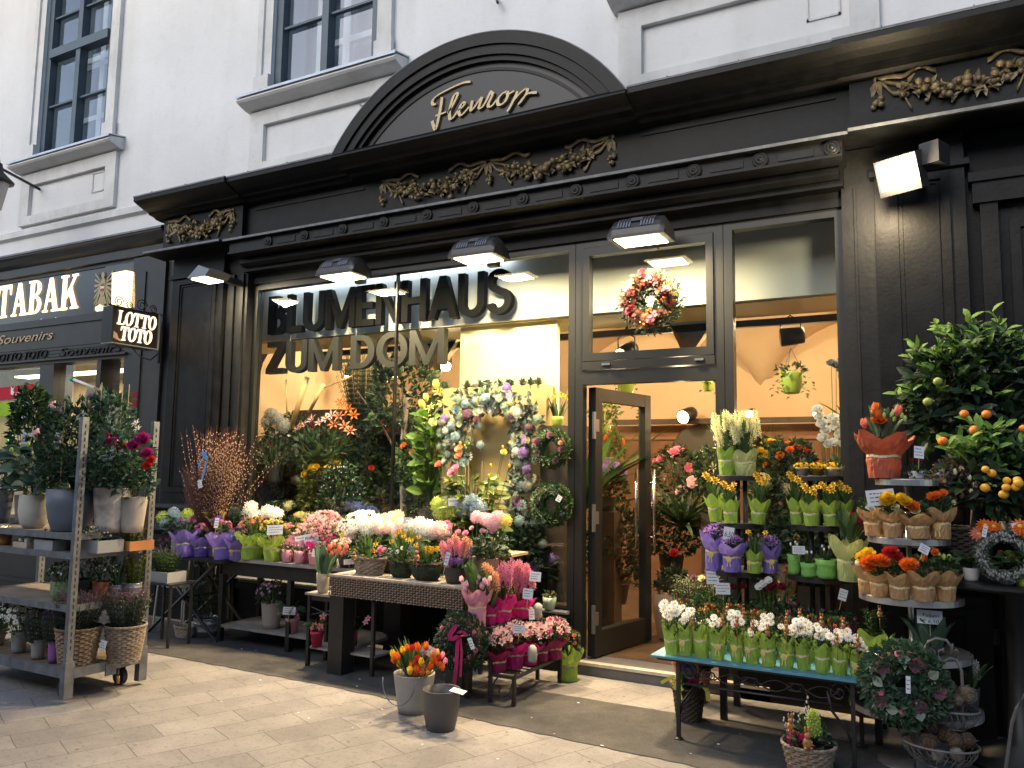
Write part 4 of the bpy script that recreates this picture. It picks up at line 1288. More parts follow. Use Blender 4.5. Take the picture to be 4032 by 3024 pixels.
PAP = {'green': paper('lime', (.3, .45, .07)), 'kraft': paper('kraft', (.46, .28, .13)), 'violet': paper('violet', (.23, .17, .56)), 'magenta': paper('magenta', (.58, .02, .24)), 'wine': paper('wine', (.3, .015, .1)),
       'pink': paper('pink', (.62, .27, .38)), 'rust': paper('rust', (.36, .075, .035), .15), 'pale': paper('pale_green', (.46, .5, .2))}
RIBB = M('raffia_band', (.55, .5, .28), .6)
SEAL = M('round_sticker', (.62, .47, .16), .6)
POTM = {'white': M('pot_white', (.7, .69, .66), .4), 'cream': M('pot_cream', (.55, .52, .46), .5), 'slate': M('pot_slate', (.11, .13, .165), .5, var=.1), 'grey': M('pot_grey', (.3, .29, .27), .55, var=.15), 'beige': M('pot_beige', (.38, .34, .3), .55, var=.15),
        'zinc': M('pot_zinc', (.42, .44, .48), .35, metal=.6, var=.2), 'pink': M('pot_pink', (.62, .27, .33), .45), 'purple': M('pot_purple', (.3, .1, .35), .5), 'terra': TERRA, 'tan': TAN, 'dark': M('pot_dark', (.03, .03, .03), .5),
        'mint': M('pot_mint', (.4, .52, .36), .4), 'lime': M('pot_lime', (.3, .42, .06), .45), 'yellow': M('pot_yellow', (.55, .4, .06), .5), 'streak': M('pot_streaked_metal', (.5, .45, .42), .4, metal=.3, var=.7, scale=5), 'bur': M('burlap', (.4, .33, .24), .9, var=.2, scale=20, bump=.4), 'felt': M('green_felt', (.17, .38, .08), .95, bump=.4, bscale=60), 'moss': MOSS, 'knit': M('green_knit', (.19, .26, .13), .95, var=.3, scale=30, bump=.9, bscale=45), 'taupe': M('pot_taupe', (.22, .19, .165), .55),
        'redpot': M('pot_raspberry', (.42, .03, .1), .5), 'wick': WICK, 'wickg': WICKG, 'wickd': WICKD, 'box': M('grey_tray', (.28, .29, .3), .5, var=.15), 'wood': M('orange_wood', (.42, .17, .06), .6, var=.2), 'palewood': M('pale_wood', (.42, .34, .25), .7, var=.2)}


def wrap_mesh(w, h, mat, seed, flare=1.35, band=True, seal=False, pts=5):
    # crumpled paper round a pot: w = width at the band, h = full height
    rnd = random.Random(seed)
    b = MB()
    n = pts * 7
    r0 = w / 2
    zb = h * rnd.uniform(.42, .5)
    ph = rnd.uniform(0, 6)
    prof = [(.88, 0), (.93, .12), (.97, .25), (1.0, .38), (.96, zb / h), (1.02, zb / h + .06), (1.02 + (flare - 1) * .45, .68), (1.0 + (flare - 1) * .8, .85), (flare, 1.0)]
    tipn = [rnd.uniform(.8, 1.25) for _ in range(pts + 1)]
    vs, fs = [], []
    for i, (rr, zz) in enumerate(prof):
        for k in range(n):
            a = 2 * pi * k / n
            u = (k % 7) / 7.0
            crest = 1 - abs(u - .5) * 2
            pk = tipn[k // 7]
            z = zz * h
            r = rr
            if zz > zb / h + .03:
                t = (zz - zb / h) / (1 - zb / h)
                z = zb + (h - zb) * t * (.62 + .42 * crest * pk)
                r = rr * (1 + .2 * t * (crest - .55) * pk)
            r *= 1 + .035 * sin(a * 9 + ph + i) + rnd.uniform(-.034, .034)
            vs.append((r0 * r * cos(a), r0 * r * sin(a), z))
    m = len(prof)
    for i in range(m - 1):
        for k in range(n):
            k2 = (k + 1) % n
            fs.append((i * n + k, i * n + k2, (i + 1) * n + k2, (i + 1) * n + k))
    fs.append(tuple(range(n - 1, -1, -1)))
    b.add(vs, fs)
    me = b.mesh('wrap', [mat], False)
    q = MB()
    if band:
        R_ = r0 * .985
        for k in range(24):
            a, a2 = 2 * pi * k / 24, 2 * pi * (k + 1) / 24
            zz = zb + .004 * sin(k)
            q.add([(R_ * 1.03 * cos(a), R_ * 1.03 * sin(a), zz - .006), (R_ * 1.03 * cos(a2), R_ * 1.03 * sin(a2), zz - .006), (R_ * 1.03 * cos(a2), R_ * 1.03 * sin(a2), zz + .007), (R_ * 1.03 * cos(a), R_ * 1.03 * sin(a), zz + .007)], [(0, 1, 2, 3)])
    sm = None
    if seal:
        s = MB()
        a = -pi / 2 + rnd.uniform(-.7, .5)
        c = Vector((r0 * 1.06 * cos(a), r0 * 1.06 * sin(a), zb * rnd.uniform(.75, 1.0)))
        t = Vector((-sin(a), cos(a), 0))
        s.add([c + (t * cos(k * pi / 7) + Vector((0, 0, sin(k * pi / 7)))) * .019 for k in range(14)], [tuple(range(14))])
        for sg in (-1, 1):
            s.add([c + t * .003 * sg, c + t * .008 * sg, c + Vector((0, 0, -.05)) + t * .014 * sg, c + Vector((0, 0, -.05)) + t * .007 * sg], [(0, 1, 2, 3)])
        sm = s.mesh('sticker', SEAL, False)
    return me, (q.mesh('band', RIBB, False) if band else None), sm


def pot_mesh(kind, w, h, mat, seed=0):
    b = MB()
    r = w / 2
    rnd = random.Random(seed)
    if kind == 'pot':
        b.lathe([(r * .74, 0), (r * .8, h * .2), (r * .9, h * .6), (r, h * .98), (r, h), (r * .93, h), (r * .88, h * .85)], 24)
    elif kind == 'urn':
        b.lathe([(r * .6, 0), (r * .85, h * .15), (r, h * .5), (r * .98, h * .97), (r * .97, h), (r * .9, h), (r * .88, h * .8)], 24)
    elif kind == 'rim':
        b.lathe([(r * .7, 0), (r * .9, h * .78), (r, h * .78), (r, h), (r * .9, h), (r * .85, h * .8)], 24)
    elif kind == 'bell':
        b.lathe([(r * .66, 0), (r * .72, h * .05), (r * .86, h * .3), (r * .95, h * .6), (r, h), (r * .95, h), (r * .86, h * .6), (r * .7, h * .06)], 28)
    elif kind == 'zinc':
        b.lathe([(r * .82, 0), (r * .86, h * .3), (r * .9, h * .32), (r * .86, h * .36), (r * .93, h * .7), (r * .96, h * .72), (r * .93, h * .75), (r * .96, h * .96), (r, h), (r * .92, h), (r * .9, h * .85)], 24)
    elif kind == 'felt':
        b.lathe([(r * .85, 0), (r * .95, h * .2), (r * .88, h * .55), (r * .98, h * .72), (r * 1.0, h * .78), (r * .92, h * .82), (r * 1.05, h), (r * .95, h), (r * .85, h * .8)], 22, jit=.05)
    elif kind in ('wicker', 'oval'):
        sx, sy = (1, 1) if kind == 'wicker' else (1, .62)
        n = 26
        rows = max(5, int(h / .015)) * 2
        vs, fs = [], []
        for i in range(rows + 1):
            z = h * i / rows
            for k in range(n * 2):
                a = pi * k / n
                t = i / rows
                rr = r * (.78 + .22 * t) * (1 + (.03 if ((k // 2 + i // 2) % 2) else -.03) - .035 * (i % 2))
                vs.append((rr * cos(a) * sx, rr * sin(a) * sy, z + rnd.uniform(-.002, .002)))
        N = n * 2
        for i in range(rows):
            for k in range(N):
                k2 = (k + 1) % N
                fs.append((i * N + k, i * N + k2, (i + 1) * N + k2, (i + 1) * N + k))
        b.add(vs, [tuple(range(N - 1, -1, -1))])
        for fi_, f_ in enumerate(fs):
            b.f.append(f_); b.m.append(2 if ((fi_ // N) // 2 + fi_ % N // 2) % 2 else 0)
        for q in range(3):
            b.tube([(r * 1.0 * cos(2 * pi * k / 28) * sx, r * 1.0 * sin(2 * pi * k / 28) * sy, h + .006 * sin(k * 2.1 + q * 2) + .003) for k in range(29)], .007, 5)
    elif kind == 'nest':
        b.lathe([(r * .7, 0), (r * .9, h * .2), (r, h * .6), (r * .97, h * .9), (r * .86, h * .95), (r * .8, h * .7)], 30, jit=.045, sy=.75)
        for q in range(9):
            p0 = rnd.uniform(0, 6)
            b.tube([(r * rnd.uniform(.92, 1.04) * cos(p0 + k * .35), r * .75 * rnd.uniform(.92, 1.04) * sin(p0 + k * .35), h * rnd.uniform(.84, .98)) for k in range(9)], .003, 4, 1)
    elif kind == 'crate':
        t = .008
        b.box((-r, -.1, 0), (r, -.1 + t, h)); b.box((-r, .1 - t, 0), (r, .1, h)); b.box((-r, -.1 + t, 0), (-r + t, .1 - t, h)); b.box((r - t, -.1 + t, 0), (r, .1 - t, h)); b.box((-r + t, -.1 + t, .002), (r - t, .1 - t, t))
    return b.mesh(kind, [mat, TWIG, WICKL if mat in (WICK, WICKG) else mat], kind not in ('crate', 'wicker', 'oval'))


def bloom(kind, mi=0, rnd=random, b=None, p=(0, 0, 0), d=(0, 0, 1), s=1.0):
    """adds one flower of diameter s at p facing d: material 0 petals, 1 centre, 2 green"""
    d = Vector(d).normalized()
    p = Vector(p)
    a = Vector((0, 0, 1)) if abs(d.z) < .95 else Vector((1, 0, 0))
    u = d.cross(a).normalized()
    w = d.cross(u)
    R_ = s / 2
    rot = rnd.uniform(0, 6)

    def q(an, r, h):
        return p + (u * cos(an + rot) + w * sin(an + rot)) * r * R_ + d * h * R_
    if kind == 'daisy':
        n = 11
        for k in range(n):
            an = 2 * pi * k / n
            g = 2 * pi / n * .46
            b.add([q(an, .15, .0), q(an - g, .62, .1), q(an - g * .6, .97, .05 + rnd.uniform(-.1, .1)), q(an + g * .6, 1.0, .05 + rnd.uniform(-.1, .1)), q(an + g, .62, .1)], [(0, 1, 2, 3, 4)], 0)
        b.add([q(2 * pi * k / 7, .26, .1) for k in range(7)] + [q(0, 0, .2)], [(k, (k + 1) % 7, 7) for k in range(7)], 1)
    elif kind == 'gerbera':
        for ring, (n, r, h) in enumerate(((14, 1.0, .02), (12, .72, .1), (9, .48, .15))):
            for k in range(n):
                an = 2 * pi * (k + ring * .5) / n
                g = pi / n * .95
                b.add([q(an, .1, h), q(an - g, r * .65, h + .08), q(an, r, h + rnd.uniform(-.1, .06)), q(an + g, r * .65, h + .08)], [(0, 1, 2, 3)], 0)
        b.add([q(2 * pi * k / 7, .2, .2) for k in range(7)] + [q(0, 0, .26)], [(k, (k + 1) % 7, 7) for k in range(7)], 1)
    elif kind == 'star':
        n = 5
        for k in range(n):
            an = 2 * pi * k / n
            g = .5
            b.add([q(an, .05, 0), q(an - g, .6, .15), q(an, 1.0, .1 + rnd.uniform(-.1, .1)), q(an + g, .6, .15)], [(0, 1, 2, 3)], 0)
    elif kind == 'bellf':
        n = 5
        for k in range(n):
            an = 2 * pi * k / n
            an2 = 2 * pi * (k + 1) / n
            am = (an + an2) / 2
            b.add([q(an, .22, -.6), q(an2, .22, -.6), q(an2, .55, .1), q(am, 1.0, .45), q(an, .55, .1)], [(0, 1, 2, 3, 4)], 0)
    elif kind == 'cluster':        # hydrangea head: a ball of four-petalled florets
        n = 84
        for k in range(n):
            z = 1 - 2 * (k + .5) / n
            if z < -.5:
                continue
            an = k * 2.39996
            rr = sqrt(1 - z * z)
            dd = (u * cos(an) * rr + w * sin(an) * rr + d * z)
            c = p + dd * R_ * (.92 + rnd.uniform(-.06, .08)) * (1 - .15 * (z < 0))
            fl(b, c + dd * R_ * rnd.uniform(-.05, .1), dd + Vector((rnd.gauss(0, .3), rnd.gauss(0, .3), rnd.gauss(0, .3))), R_ * .34, 4, rnd, 0)
        b.ball(p, R_ * .7, 8, 6, 0)
    elif kind == 'pompom':         # dense cushion of tiny blooms
        for k in range(26):
            z = rnd.uniform(-.1, 1)
            an = rnd.uniform(0, 6.28)
            rr = sqrt(max(0, 1 - z * z))
            dd = (u * cos(an) * rr + w * sin(an) * rr + d * z)
            fl(b, p + dd * R_ * rnd.uniform(.7, 1), dd, R_ * .34, 5, rnd, 0)
    elif kind in ('rose', 'ranunculus'):
        n = 6 if kind == 'rose' else 8
        for ring, (r0, r1, h0, h1, k_) in enumerate(((.25, 1.0, -.25, .28, n), (.25, .82, -.2, .45, n), (.2, .6, -.1, .55, n - 1), (.15, .38, 0, .6, 4), (.05, .18, .1, .6, 3))):
            for k in range(k_):
                an = 2 * pi * (k + .5 * (ring % 2)) / k_ + rnd.uniform(-.12, .12)
                g = pi / k_ * 1.15
                b.add([q(an - g * .5, r0, h0), q(an - g, r1 * .86, h1 * .6), q(an - g * .55, r1, h1), q(an, r1 * 1.04, h1 + rnd.uniform(-.05, .1)), q(an + g * .55, r1, h1), q(an + g, r1 * .86, h1 * .6), q(an + g * .5, r0, h0)],
                      [(0, 1, 2), (0, 2, 3), (0, 3, 6), (6, 3, 4), (6, 4, 5)], 0)
        b.ball(p - d * R_ * .1, R_ * .5, 7, 5, 0)
    elif kind == 'tulip':
        for ring in (0, 1):
            for k in range(3):
                an = 2 * pi * (k + .5 * ring) / 3
                e = rnd.uniform(.9, 1.1)
                g = 1.0
                r1 = .62 - .07 * ring
                b.add([q(an - .6, .25, -.9), q(an - g, r1, -.25), q(an - g * .72, r1 * .97, .35), q(an, .4 * e, .98), q(an + g * .72, r1 * .97, .35), q(an + g, r1, -.25), q(an + .6, .25, -.9), q(an, r1 * 1.12, -.1)],
                      [(0, 1, 7), (1, 2, 7), (2, 3, 7), (3, 4, 7), (4, 5, 7), (5, 6, 7), (6, 0, 7)], 0)
    elif kind == 'daffodil':
        for k in range(6):
            an = 2 * pi * k / 6
            b.add([q(an, .1, 0), q(an - .42, .6, .08), q(an, 1.0, 0), q(an + .42, .6, .08)], [(0, 1, 2, 3)], 0)
        n = 8
        b.add([q(2 * pi * k / n, .22, .05) for k in range(n)] + [q(2 * pi * k / n, .3, .55) for k in range(n)] + [q(2 * pi * k / n, .42, .66) for k in range(n)], [(i * n + k, i * n + (k + 1) % n, (i + 1) * n + (k + 1) % n, (i + 1) * n + k) for i in range(2) for k in range(n)], 1)
    elif kind == 'hyacinth':       # flower spike, s = its length
        for k in range(28):
            t = k / 28
            an = k * 2.4
            rr = .34 * (1 - .55 * t ** 2)
            c = p + d * R_ * (t * 2 - 1) + (u * cos(an) + w * sin(an)) * R_ * rr * .55
            dd = (u * cos(an) + w * sin(an)) + d * .35
            fl(b, c + dd.normalized() * R_ * .12, dd, R_ * .37, 6, rnd, 0)
        b.tube([p - d * R_ * 1.3, p + d * R_], R_ * .07, 5, 2)
    elif kind == 'spike':          # lavender spike
        for k in range(14):
            t = k / 14
            an = k * 2.4
            c = p + d * R_ * (t * 2 - 1) + (u * cos(an) + w * sin(an)) * R_ * .1
            b.leaf(c, (u * cos(an) + w * sin(an)) * .7 + d, d, R_ * .34, R_ * .17, 0)
        b.tube([p - d * R_ * 2.6, p + d * R_], R_ * .035, 4, 2)
    elif kind == 'lily':
        for k in range(6):
            an = 2 * pi * k / 6
            b.add([q(an, .08, -.3), q(an - .3, .5, .1), q(an, 1.0, .1 + rnd.uniform(-.1, .15)), q(an + .3, .5, .1)], [(0, 1, 2, 3)], 0)
        for k in range(5):
            b.tube([p, q(k * 1.25, .25, .5)], R_ * .02, 3, 1)
    elif kind == 'calla':
        n = 9
        vs = []
        for i, (r, h) in enumerate(((.12, -1), (.25, -.3), (.5, .3), (.75, .6))):
            for k in range(n):
                an = 2 * pi * k / (n - 1) * .93
                vs.append(q(an, r * (1 + .35 * (i == 3) * (k in (4,))), h + (.35 * cos(an - pi) if i > 1 else 0)))
        b.add(vs, [(i * n + k, i * n + k + 1, (i + 1) * n + k + 1, (i + 1) * n + k) for i in range(3) for k in range(n - 1)], 0)
        b.tube([q(0, 0, -.5), q(0, 0, .35)], R_ * .09, 5, 1)
    elif kind == 'bud':
        b.ball(p, R_, 6, 5, 0, .8, .8, 1.2)
    elif kind == 'cyclamen':
        for k in range(5):
            an = 2 * pi * k / 5
            b.add([q(an - .35, .2, -.1), q(an - .5, .5, .5), q(an + .1, .55, 1.1), q(an + .5, .45, .6), q(an + .35, .2, -.1)], [(0, 1, 2, 3, 4)], 0)


def fl(b, c, d, r, n, rnd, mi):
    d = Vector(d).normalized()
    a = Vector((0, 0, 1)) if abs(d.z) < .95 else Vector((1, 0, 0))
    u = d.cross(a).normalized()
    w = d.cross(u)
    r0 = rnd.uniform(0, 6)
    c = Vector(c)
    for k in range(n):
        an = r0 + 2 * pi * k / n
        g = 2.5 / n
        f = lambda A, R_, h: c + (u * cos(A) + w * sin(A)) * r * R_ + d * r * h
        b.add([c, f(an - g * .5, .8, .12), f(an, 1.05, .02), f(an + g * .5, .8, .12)], [(0, 1, 2, 3)], mi)


def fol_mesh(kind, w, h, n, mats, seed, leaf=.035, z0=0.0):
    """foliage filling a space w wide and h high standing on z0"""
    rnd = random.Random(seed)
    b = MB()
    R_ = w / 2
    if kind == 'bush':
        for k in range(n):
            z = rnd.uniform(-.75, 1)
            an = rnd.uniform(0, 6.283)
            rr = sqrt(max(0, 1 - z * z * .9)) * rnd.uniform(.55, 1) ** .6
            lump = 1 + .16 * sin(an * 3 + seed) * cos(z * 4 + seed)
            p = Vector((R_ * rr * cos(an) * lump, R_ * rr * sin(an) * lump, z0 + h * .45 + h * .52 * z * lump))
            d = Vector((cos(an) * rr, sin(an) * rr, z * .5 + .5)) + Vector((rnd.gauss(0, .5), rnd.gauss(0, .5), rnd.gauss(0, .4)))
            L = leaf * rnd.uniform(.6, 1.25)
            b.leaf(p, d, (rnd.gauss(0, .7), rnd.gauss(-.2, .7), .7), L, L * .6, min(2, int(abs(rnd.gauss(0, 1.1)))))
        for k in range(7):
            an = rnd.uniform(0, 6.28)
            b.tube([(0, 0, z0 - .02), (R_ * .3 * cos(an), R_ * .3 * sin(an), z0 + h * .4), (R_ * .7 * cos(an), R_ * .7 * sin(an), z0 + h * .75)], .003, 4, 0)
    elif kind == 'big':           # broad leaves
        for k in range(n):
            z = rnd.uniform(.05, 1)
            an = rnd.uniform(0, 6.283)
            rr = R_ * rnd.uniform(.25, .8)
            p = Vector((rr * cos(an) * .8, rr * sin(an) * .8, z0 + h * z * .8))
            d = Vector((cos(an), sin(an), rnd.uniform(-.1, .7)))
            L = leaf * rnd.uniform(.7, 1.2)
            b.bigleaf(p, d, (rnd.gauss(0, .7), rnd.gauss(-.5, .7), .6), L, L * .62, rnd.choice((0, 1, 1, 2)), rnd.uniform(.1, .45))
            if k % 2 == 0:
                b.tube([(0, 0, z0 - .02), (p.x * .5, p.y * .5, z0 + h * z * .5), p], .0025, 4, 0)
    elif kind == 'blade':         # tulip, hyacinth and daffodil leaves
        for k in range(n):
            an = rnd.uniform(0, 6.283)
            r0 = R_ * .45 * sqrt(rnd.random())
            p = Vector((r0 * cos(an), r0 * sin(an), z0 - .02))
            tl = rnd.uniform(.1, .45)
            d = Vector((cos(an) * tl, sin(an) * tl, 1))
            L = h * rnd.uniform(.65, 1.1)
            b.bigleaf(p, d, (cos(an) * -1, sin(an) * -1, .2), L, leaf * rnd.uniform(.7, 1.2), rnd.choice((0, 1, 1, 2)), rnd.uniform(-.05, .22))
    elif kind == 'sprig':         # upright stems with needles
        for k in range(n):
            an = rnd.uniform(0, 6.283)
            rr = R_ * sqrt(rnd.random())
            top = Vector((rr * cos(an), rr * sin(an), z0 + h * rnd.uniform(.6, 1)))
            bot = Vector((rr * .5 * cos(an), rr * .5 * sin(an), z0 - .02))
            b.tube([bot, (bot + top) / 2 + Vector((0, 0, .01)), top], .0018, 3, 0)
            m = max(5, int((top - bot).length / (leaf * .4)))
            mt = rnd.choice((0, 1, 1, 2))
            for j in range(m):
                t = (j + 1) / m
                c = bot.lerp(top, t)
                a2 = j * 2.1 + an
                b.leaf(c, (cos(a2), sin(a2), .7), (0, 0, 1), leaf * (1.15 - .5 * t), leaf * .22, mt)
    elif kind == 'trail':         # hanging runners
        for k in range(n):
            an = rnd.uniform(0, 6.283)
            p = Vector((R_ * .6 * cos(an), R_ * .6 * sin(an), z0))
            out = rnd.uniform(.3, 1)
            ln = h * rnd.uniform(.4, 1)
            for j in range(int(ln / (leaf * .55))):
                t = j * leaf * .55 / ln
                c = p + Vector((cos(an) * R_ * out * min(1, t * 3), sin(an) * R_ * out * min(1, t * 3), .04 * sin(min(pi, t * 9)) - ln * t))
                a2 = rnd.uniform(0, 6.28)
                b.leaf(c, (cos(a2), sin(a2), -.3), (0, 0, 1), leaf * rnd.uniform(.7, 1.1), leaf * .6, rnd.choice((0, 1, 1, 2)))
    elif kind == 'strap':         # arching long leaves (yucca, orchid, palm)
        for k in range(n):
            an = rnd.uniform(0, 6.283)
            d = Vector((cos(an), sin(an), rnd.uniform(.3, 2.2)))
            b.bigleaf((0, 0, z0), d, (-cos(an) * .3, -sin(an) * .3, 1), h * rnd.uniform(.6, 1.05), leaf, rnd.choice((0, 1, 1, 2)), rnd.uniform(.1, .6), 6)
    return b.mesh(kind, mats, False)


GEO = {}


def cached(key, fn):
    if key not in GEO:
        GEO[key] = fn()
    return GEO[key]


def card(parent, loc, w, h, label='', rz=0.0, tilt=-.15, roll=0.0, col=None, stick=True, big=False):
    m = MB()
    m.box((-w / 2, -.0008, 0), (w / 2, .0008, h))
    o = m.build('price_card', col or PAPER, parent, loc=loc)
    o.rotation_euler = (tilt, roll, rz)
    if label:
        ls_ = label.split('|')
        sz = h / (len(ls_) + .4)
        for i, t in enumerate(ls_):
            tw = min(w * .86, len(t) * sz * .5)
            text('handwriting', t, o, INK, (-tw / 2, -.0014, h - (i + 1) * sz * 1.05 - h * .04), sz * .85, tw, .0003, shear=.15)
    else:
        s = MB()
        rnd = random.Random(int(abs(loc[0]) * 977 + abs(loc[2]) * 331))
        for i in range(3):
            z = h * (.76 - .25 * i)
            x = -w * .38
            while x < w * rnd.uniform(.15, .4):
                l = w * rnd.uniform(.06, .16)
                s.box((x, -.0013, z - h * .025), (x + l, -.001, z + h * rnd.uniform(.015, .05)))
                x += l + w * .035
        s.build('handwriting', INK, o)
    if stick:
        s = MB(); s.tube([(0, .001, 0), (0, .003, -h * .9)], .0018, 4); s.build('card_stick', CANE, o)
    return o


def kind_is_wrap(c):
    return c[0] == 'wrap'


def plant(name, label, cat, px, py, Y, z, cont=None, fol=None, fls=(), group=None, cards=(), seed=None, sticks=0, rz=None):
    """one potted plant. cont = (kind, material, width px, height px[, seal]); fol = (kind, leaf set, width px, height px, count, leaf length m[, start]);
    fls = [(bloom, petals, count, size m, where, centre)] with where 'dome', 'up' or a list of photo points"""
    p = at(px, py, Y, z)
    k = mpp(p)
    seed = seed if seed is not None else int(px * 7 + py * 13)
    rnd = random.Random(seed)
    t = thing(name, label, cat, p, group)
    ch = 0
    if cont:
        kind, mt, w, h = cont[:4]
        w, h = w * k, h * k
        opt = cont[4] if len(cont) > 4 else ''
        ch = h
        if kind == 'wrap':
            fr = {'w': 1.75, 'f': 1.5}.get(opt[:1], 1.28)
            key = ('wrap', mt, round(w, 2), round(h, 2), seed % 5, opt)
            me, bd, sl = cached(key, lambda: wrap_mesh(w, h, PAP[mt], seed, fr, True, 's' in opt))
            put('paper_wrap', me, t, rot=(0, 0, (0 if 's' in opt else rnd.uniform(0, 6))))
            put('band', bd, t)
            if sl:
                put('sticker', sl, t)
            ch = h * (.97 if opt[:1] == 'w' else .84)
        else:
            key = (kind, mt, round(w, 2), round(h, 2))
            put({'wicker': 'basket', 'oval': 'basket', 'nest': 'moss_bowl', 'crate': 'tray'}.get(kind, 'pot'), cached(key, lambda: pot_mesh(kind, w, h, POTM[mt], seed)), t)
            if kind not in ('crate',):
                b = MB(); b.lathe([(w * .44, h * .86), (w * .2, h * .9), (.001, h * .9)], 16, cap=False, sy={'oval': .62, 'nest': .75}.get(kind, 1)); put('soil', b.mesh('soil', SOIL), t)
            else:
                b = MB(); b.box((-w / 2 + .01, -.09, .01), (w / 2 - .01, .09, h * .8)); put('soil', b.mesh('soil', SOIL), t)
    fw = fh = 0
    fz = ch
    if fol:
        if isinstance(fol, tuple):
            fol = [fol]
        for fo in fol:
            fk, ls_, fw, fh, n, ll = fo[:6]
            fw, fh = fw * k, fh * k
            fz = ch + (fo[6] * k if len(fo) > 6 else 0) - (.03 if fk == 'bush' else 0)
            key = (fk, ls_, round(fw, 2), round(fh, 2), n, ll, seed % 4, round(fz, 2))
            put('foliage', cached(key, lambda: fol_mesh(fk, fw, fh, n, LV[ls_], seed, ll, fz)), t)
    for q in range(sticks):
        a = q * 2.4
        b = MB(); r = fw * .28
        b.tube([(r * cos(a), r * sin(a), ch * .8), (r * cos(a) * 1.1, r * sin(a) * 1.1, ch + fh * rnd.uniform(.85, 1.05))], .004, 6)
        b.build('cane', CANE, t)
    for fi, f in enumerate(fls):
        kind, pet, n, s, where = f[:5]
        cen = f[5] if len(f) > 5 else CEN
        mats = [PM(pet), cen, STEM]
        pos = []
        if isinstance(where, str):
            for q in range(n):
                if where == 'dome':
                    zz = rnd.uniform(.05, 1) ** .8
                    an = q * 2.39996 + rnd.uniform(-.3, .3)
                    rr = sqrt(max(0, 1 - zz * zz))
                    pos.append((Vector((fw / 2 * rr * cos(an), fw / 2 * rr * sin(an), fz + fh * .45 + fh * .56 * zz)), Vector((rr * cos(an), rr * sin(an) - .35, zz * .6 + .3))))
                else:
                    an = q * 2.39996 + rnd.uniform(-.3, .3)
                    rr = fw / 2 * sqrt((q + .5) / n) * .85
                    pos.append((Vector((rr * cos(an), rr * sin(an), fz + fh * rnd.uniform(.82, 1.08))), Vector((cos(an) * .4, sin(an) * .4 - (.6 if kind == 'daffodil' else .25), .3 if kind == 'daffodil' else 1.2))))
        else:
            for q in where:
                v = at(q[0], q[1], Y - (q[2] if len(q) > 2 else .05)) - p
                pos.append((v, Vector((v.x * 1.5, -.8, .6)) if kind not in ('tulip', 'hyacinth', 'calla', 'spike', 'bud') else Vector((v.x * 1.2 + rnd.gauss(0, .16), -.25 + rnd.gauss(0, .15), 1))))
        st = MB()
        if len(pos) <= 13:
            for v, d in pos:
                b = MB(); bloom(kind, 0, rnd, b, (0, 0, 0), d, s * rnd.uniform(.88, 1.1))
                put('flower', b.mesh('flower', mats, False), t, v)
                st.tube([(v.x * .25, v.y * .25, ch * .85), (v.x * .7, v.y * .7, (v.z + ch) / 2), v], .0025, 4)
        else:
            b = MB()
            for v, d in pos:
                bloom(kind, 0, rnd, b, v, d, s * rnd.uniform(.8, 1.15))
            o = put('blossom', b.mesh('blossom', mats, False), t)
            if kind not in ('spike', 'hyacinth', 'bud', 'star', 'bellf', 'pompom'):
                for v, d in pos[::2]:
                    st.tube([(v.x * .3, v.y * .3, ch * .85), v], .0016, 3)
        if st.v:
            put('stem', st.mesh('stem', STEM, False), t)
    if cont and kind_is_wrap(cont):
        t.rotation_euler = (rnd.gauss(0, .035), rnd.gauss(0, .045), 0)
        sc_ = rnd.uniform(.94, 1.07)
        t.scale = (sc_, sc_, sc_ * rnd.uniform(.95, 1.07))
    for c in cards:
        q = at(c[0], c[1], Y - (c[6] if len(c) > 6 else .09)) - p
        card(t, q, c[2] * k, c[3] * k, c[4] if len(c) > 4 else '', 0.4, -.15, c[5] if len(c) > 5 else 0)
    return t


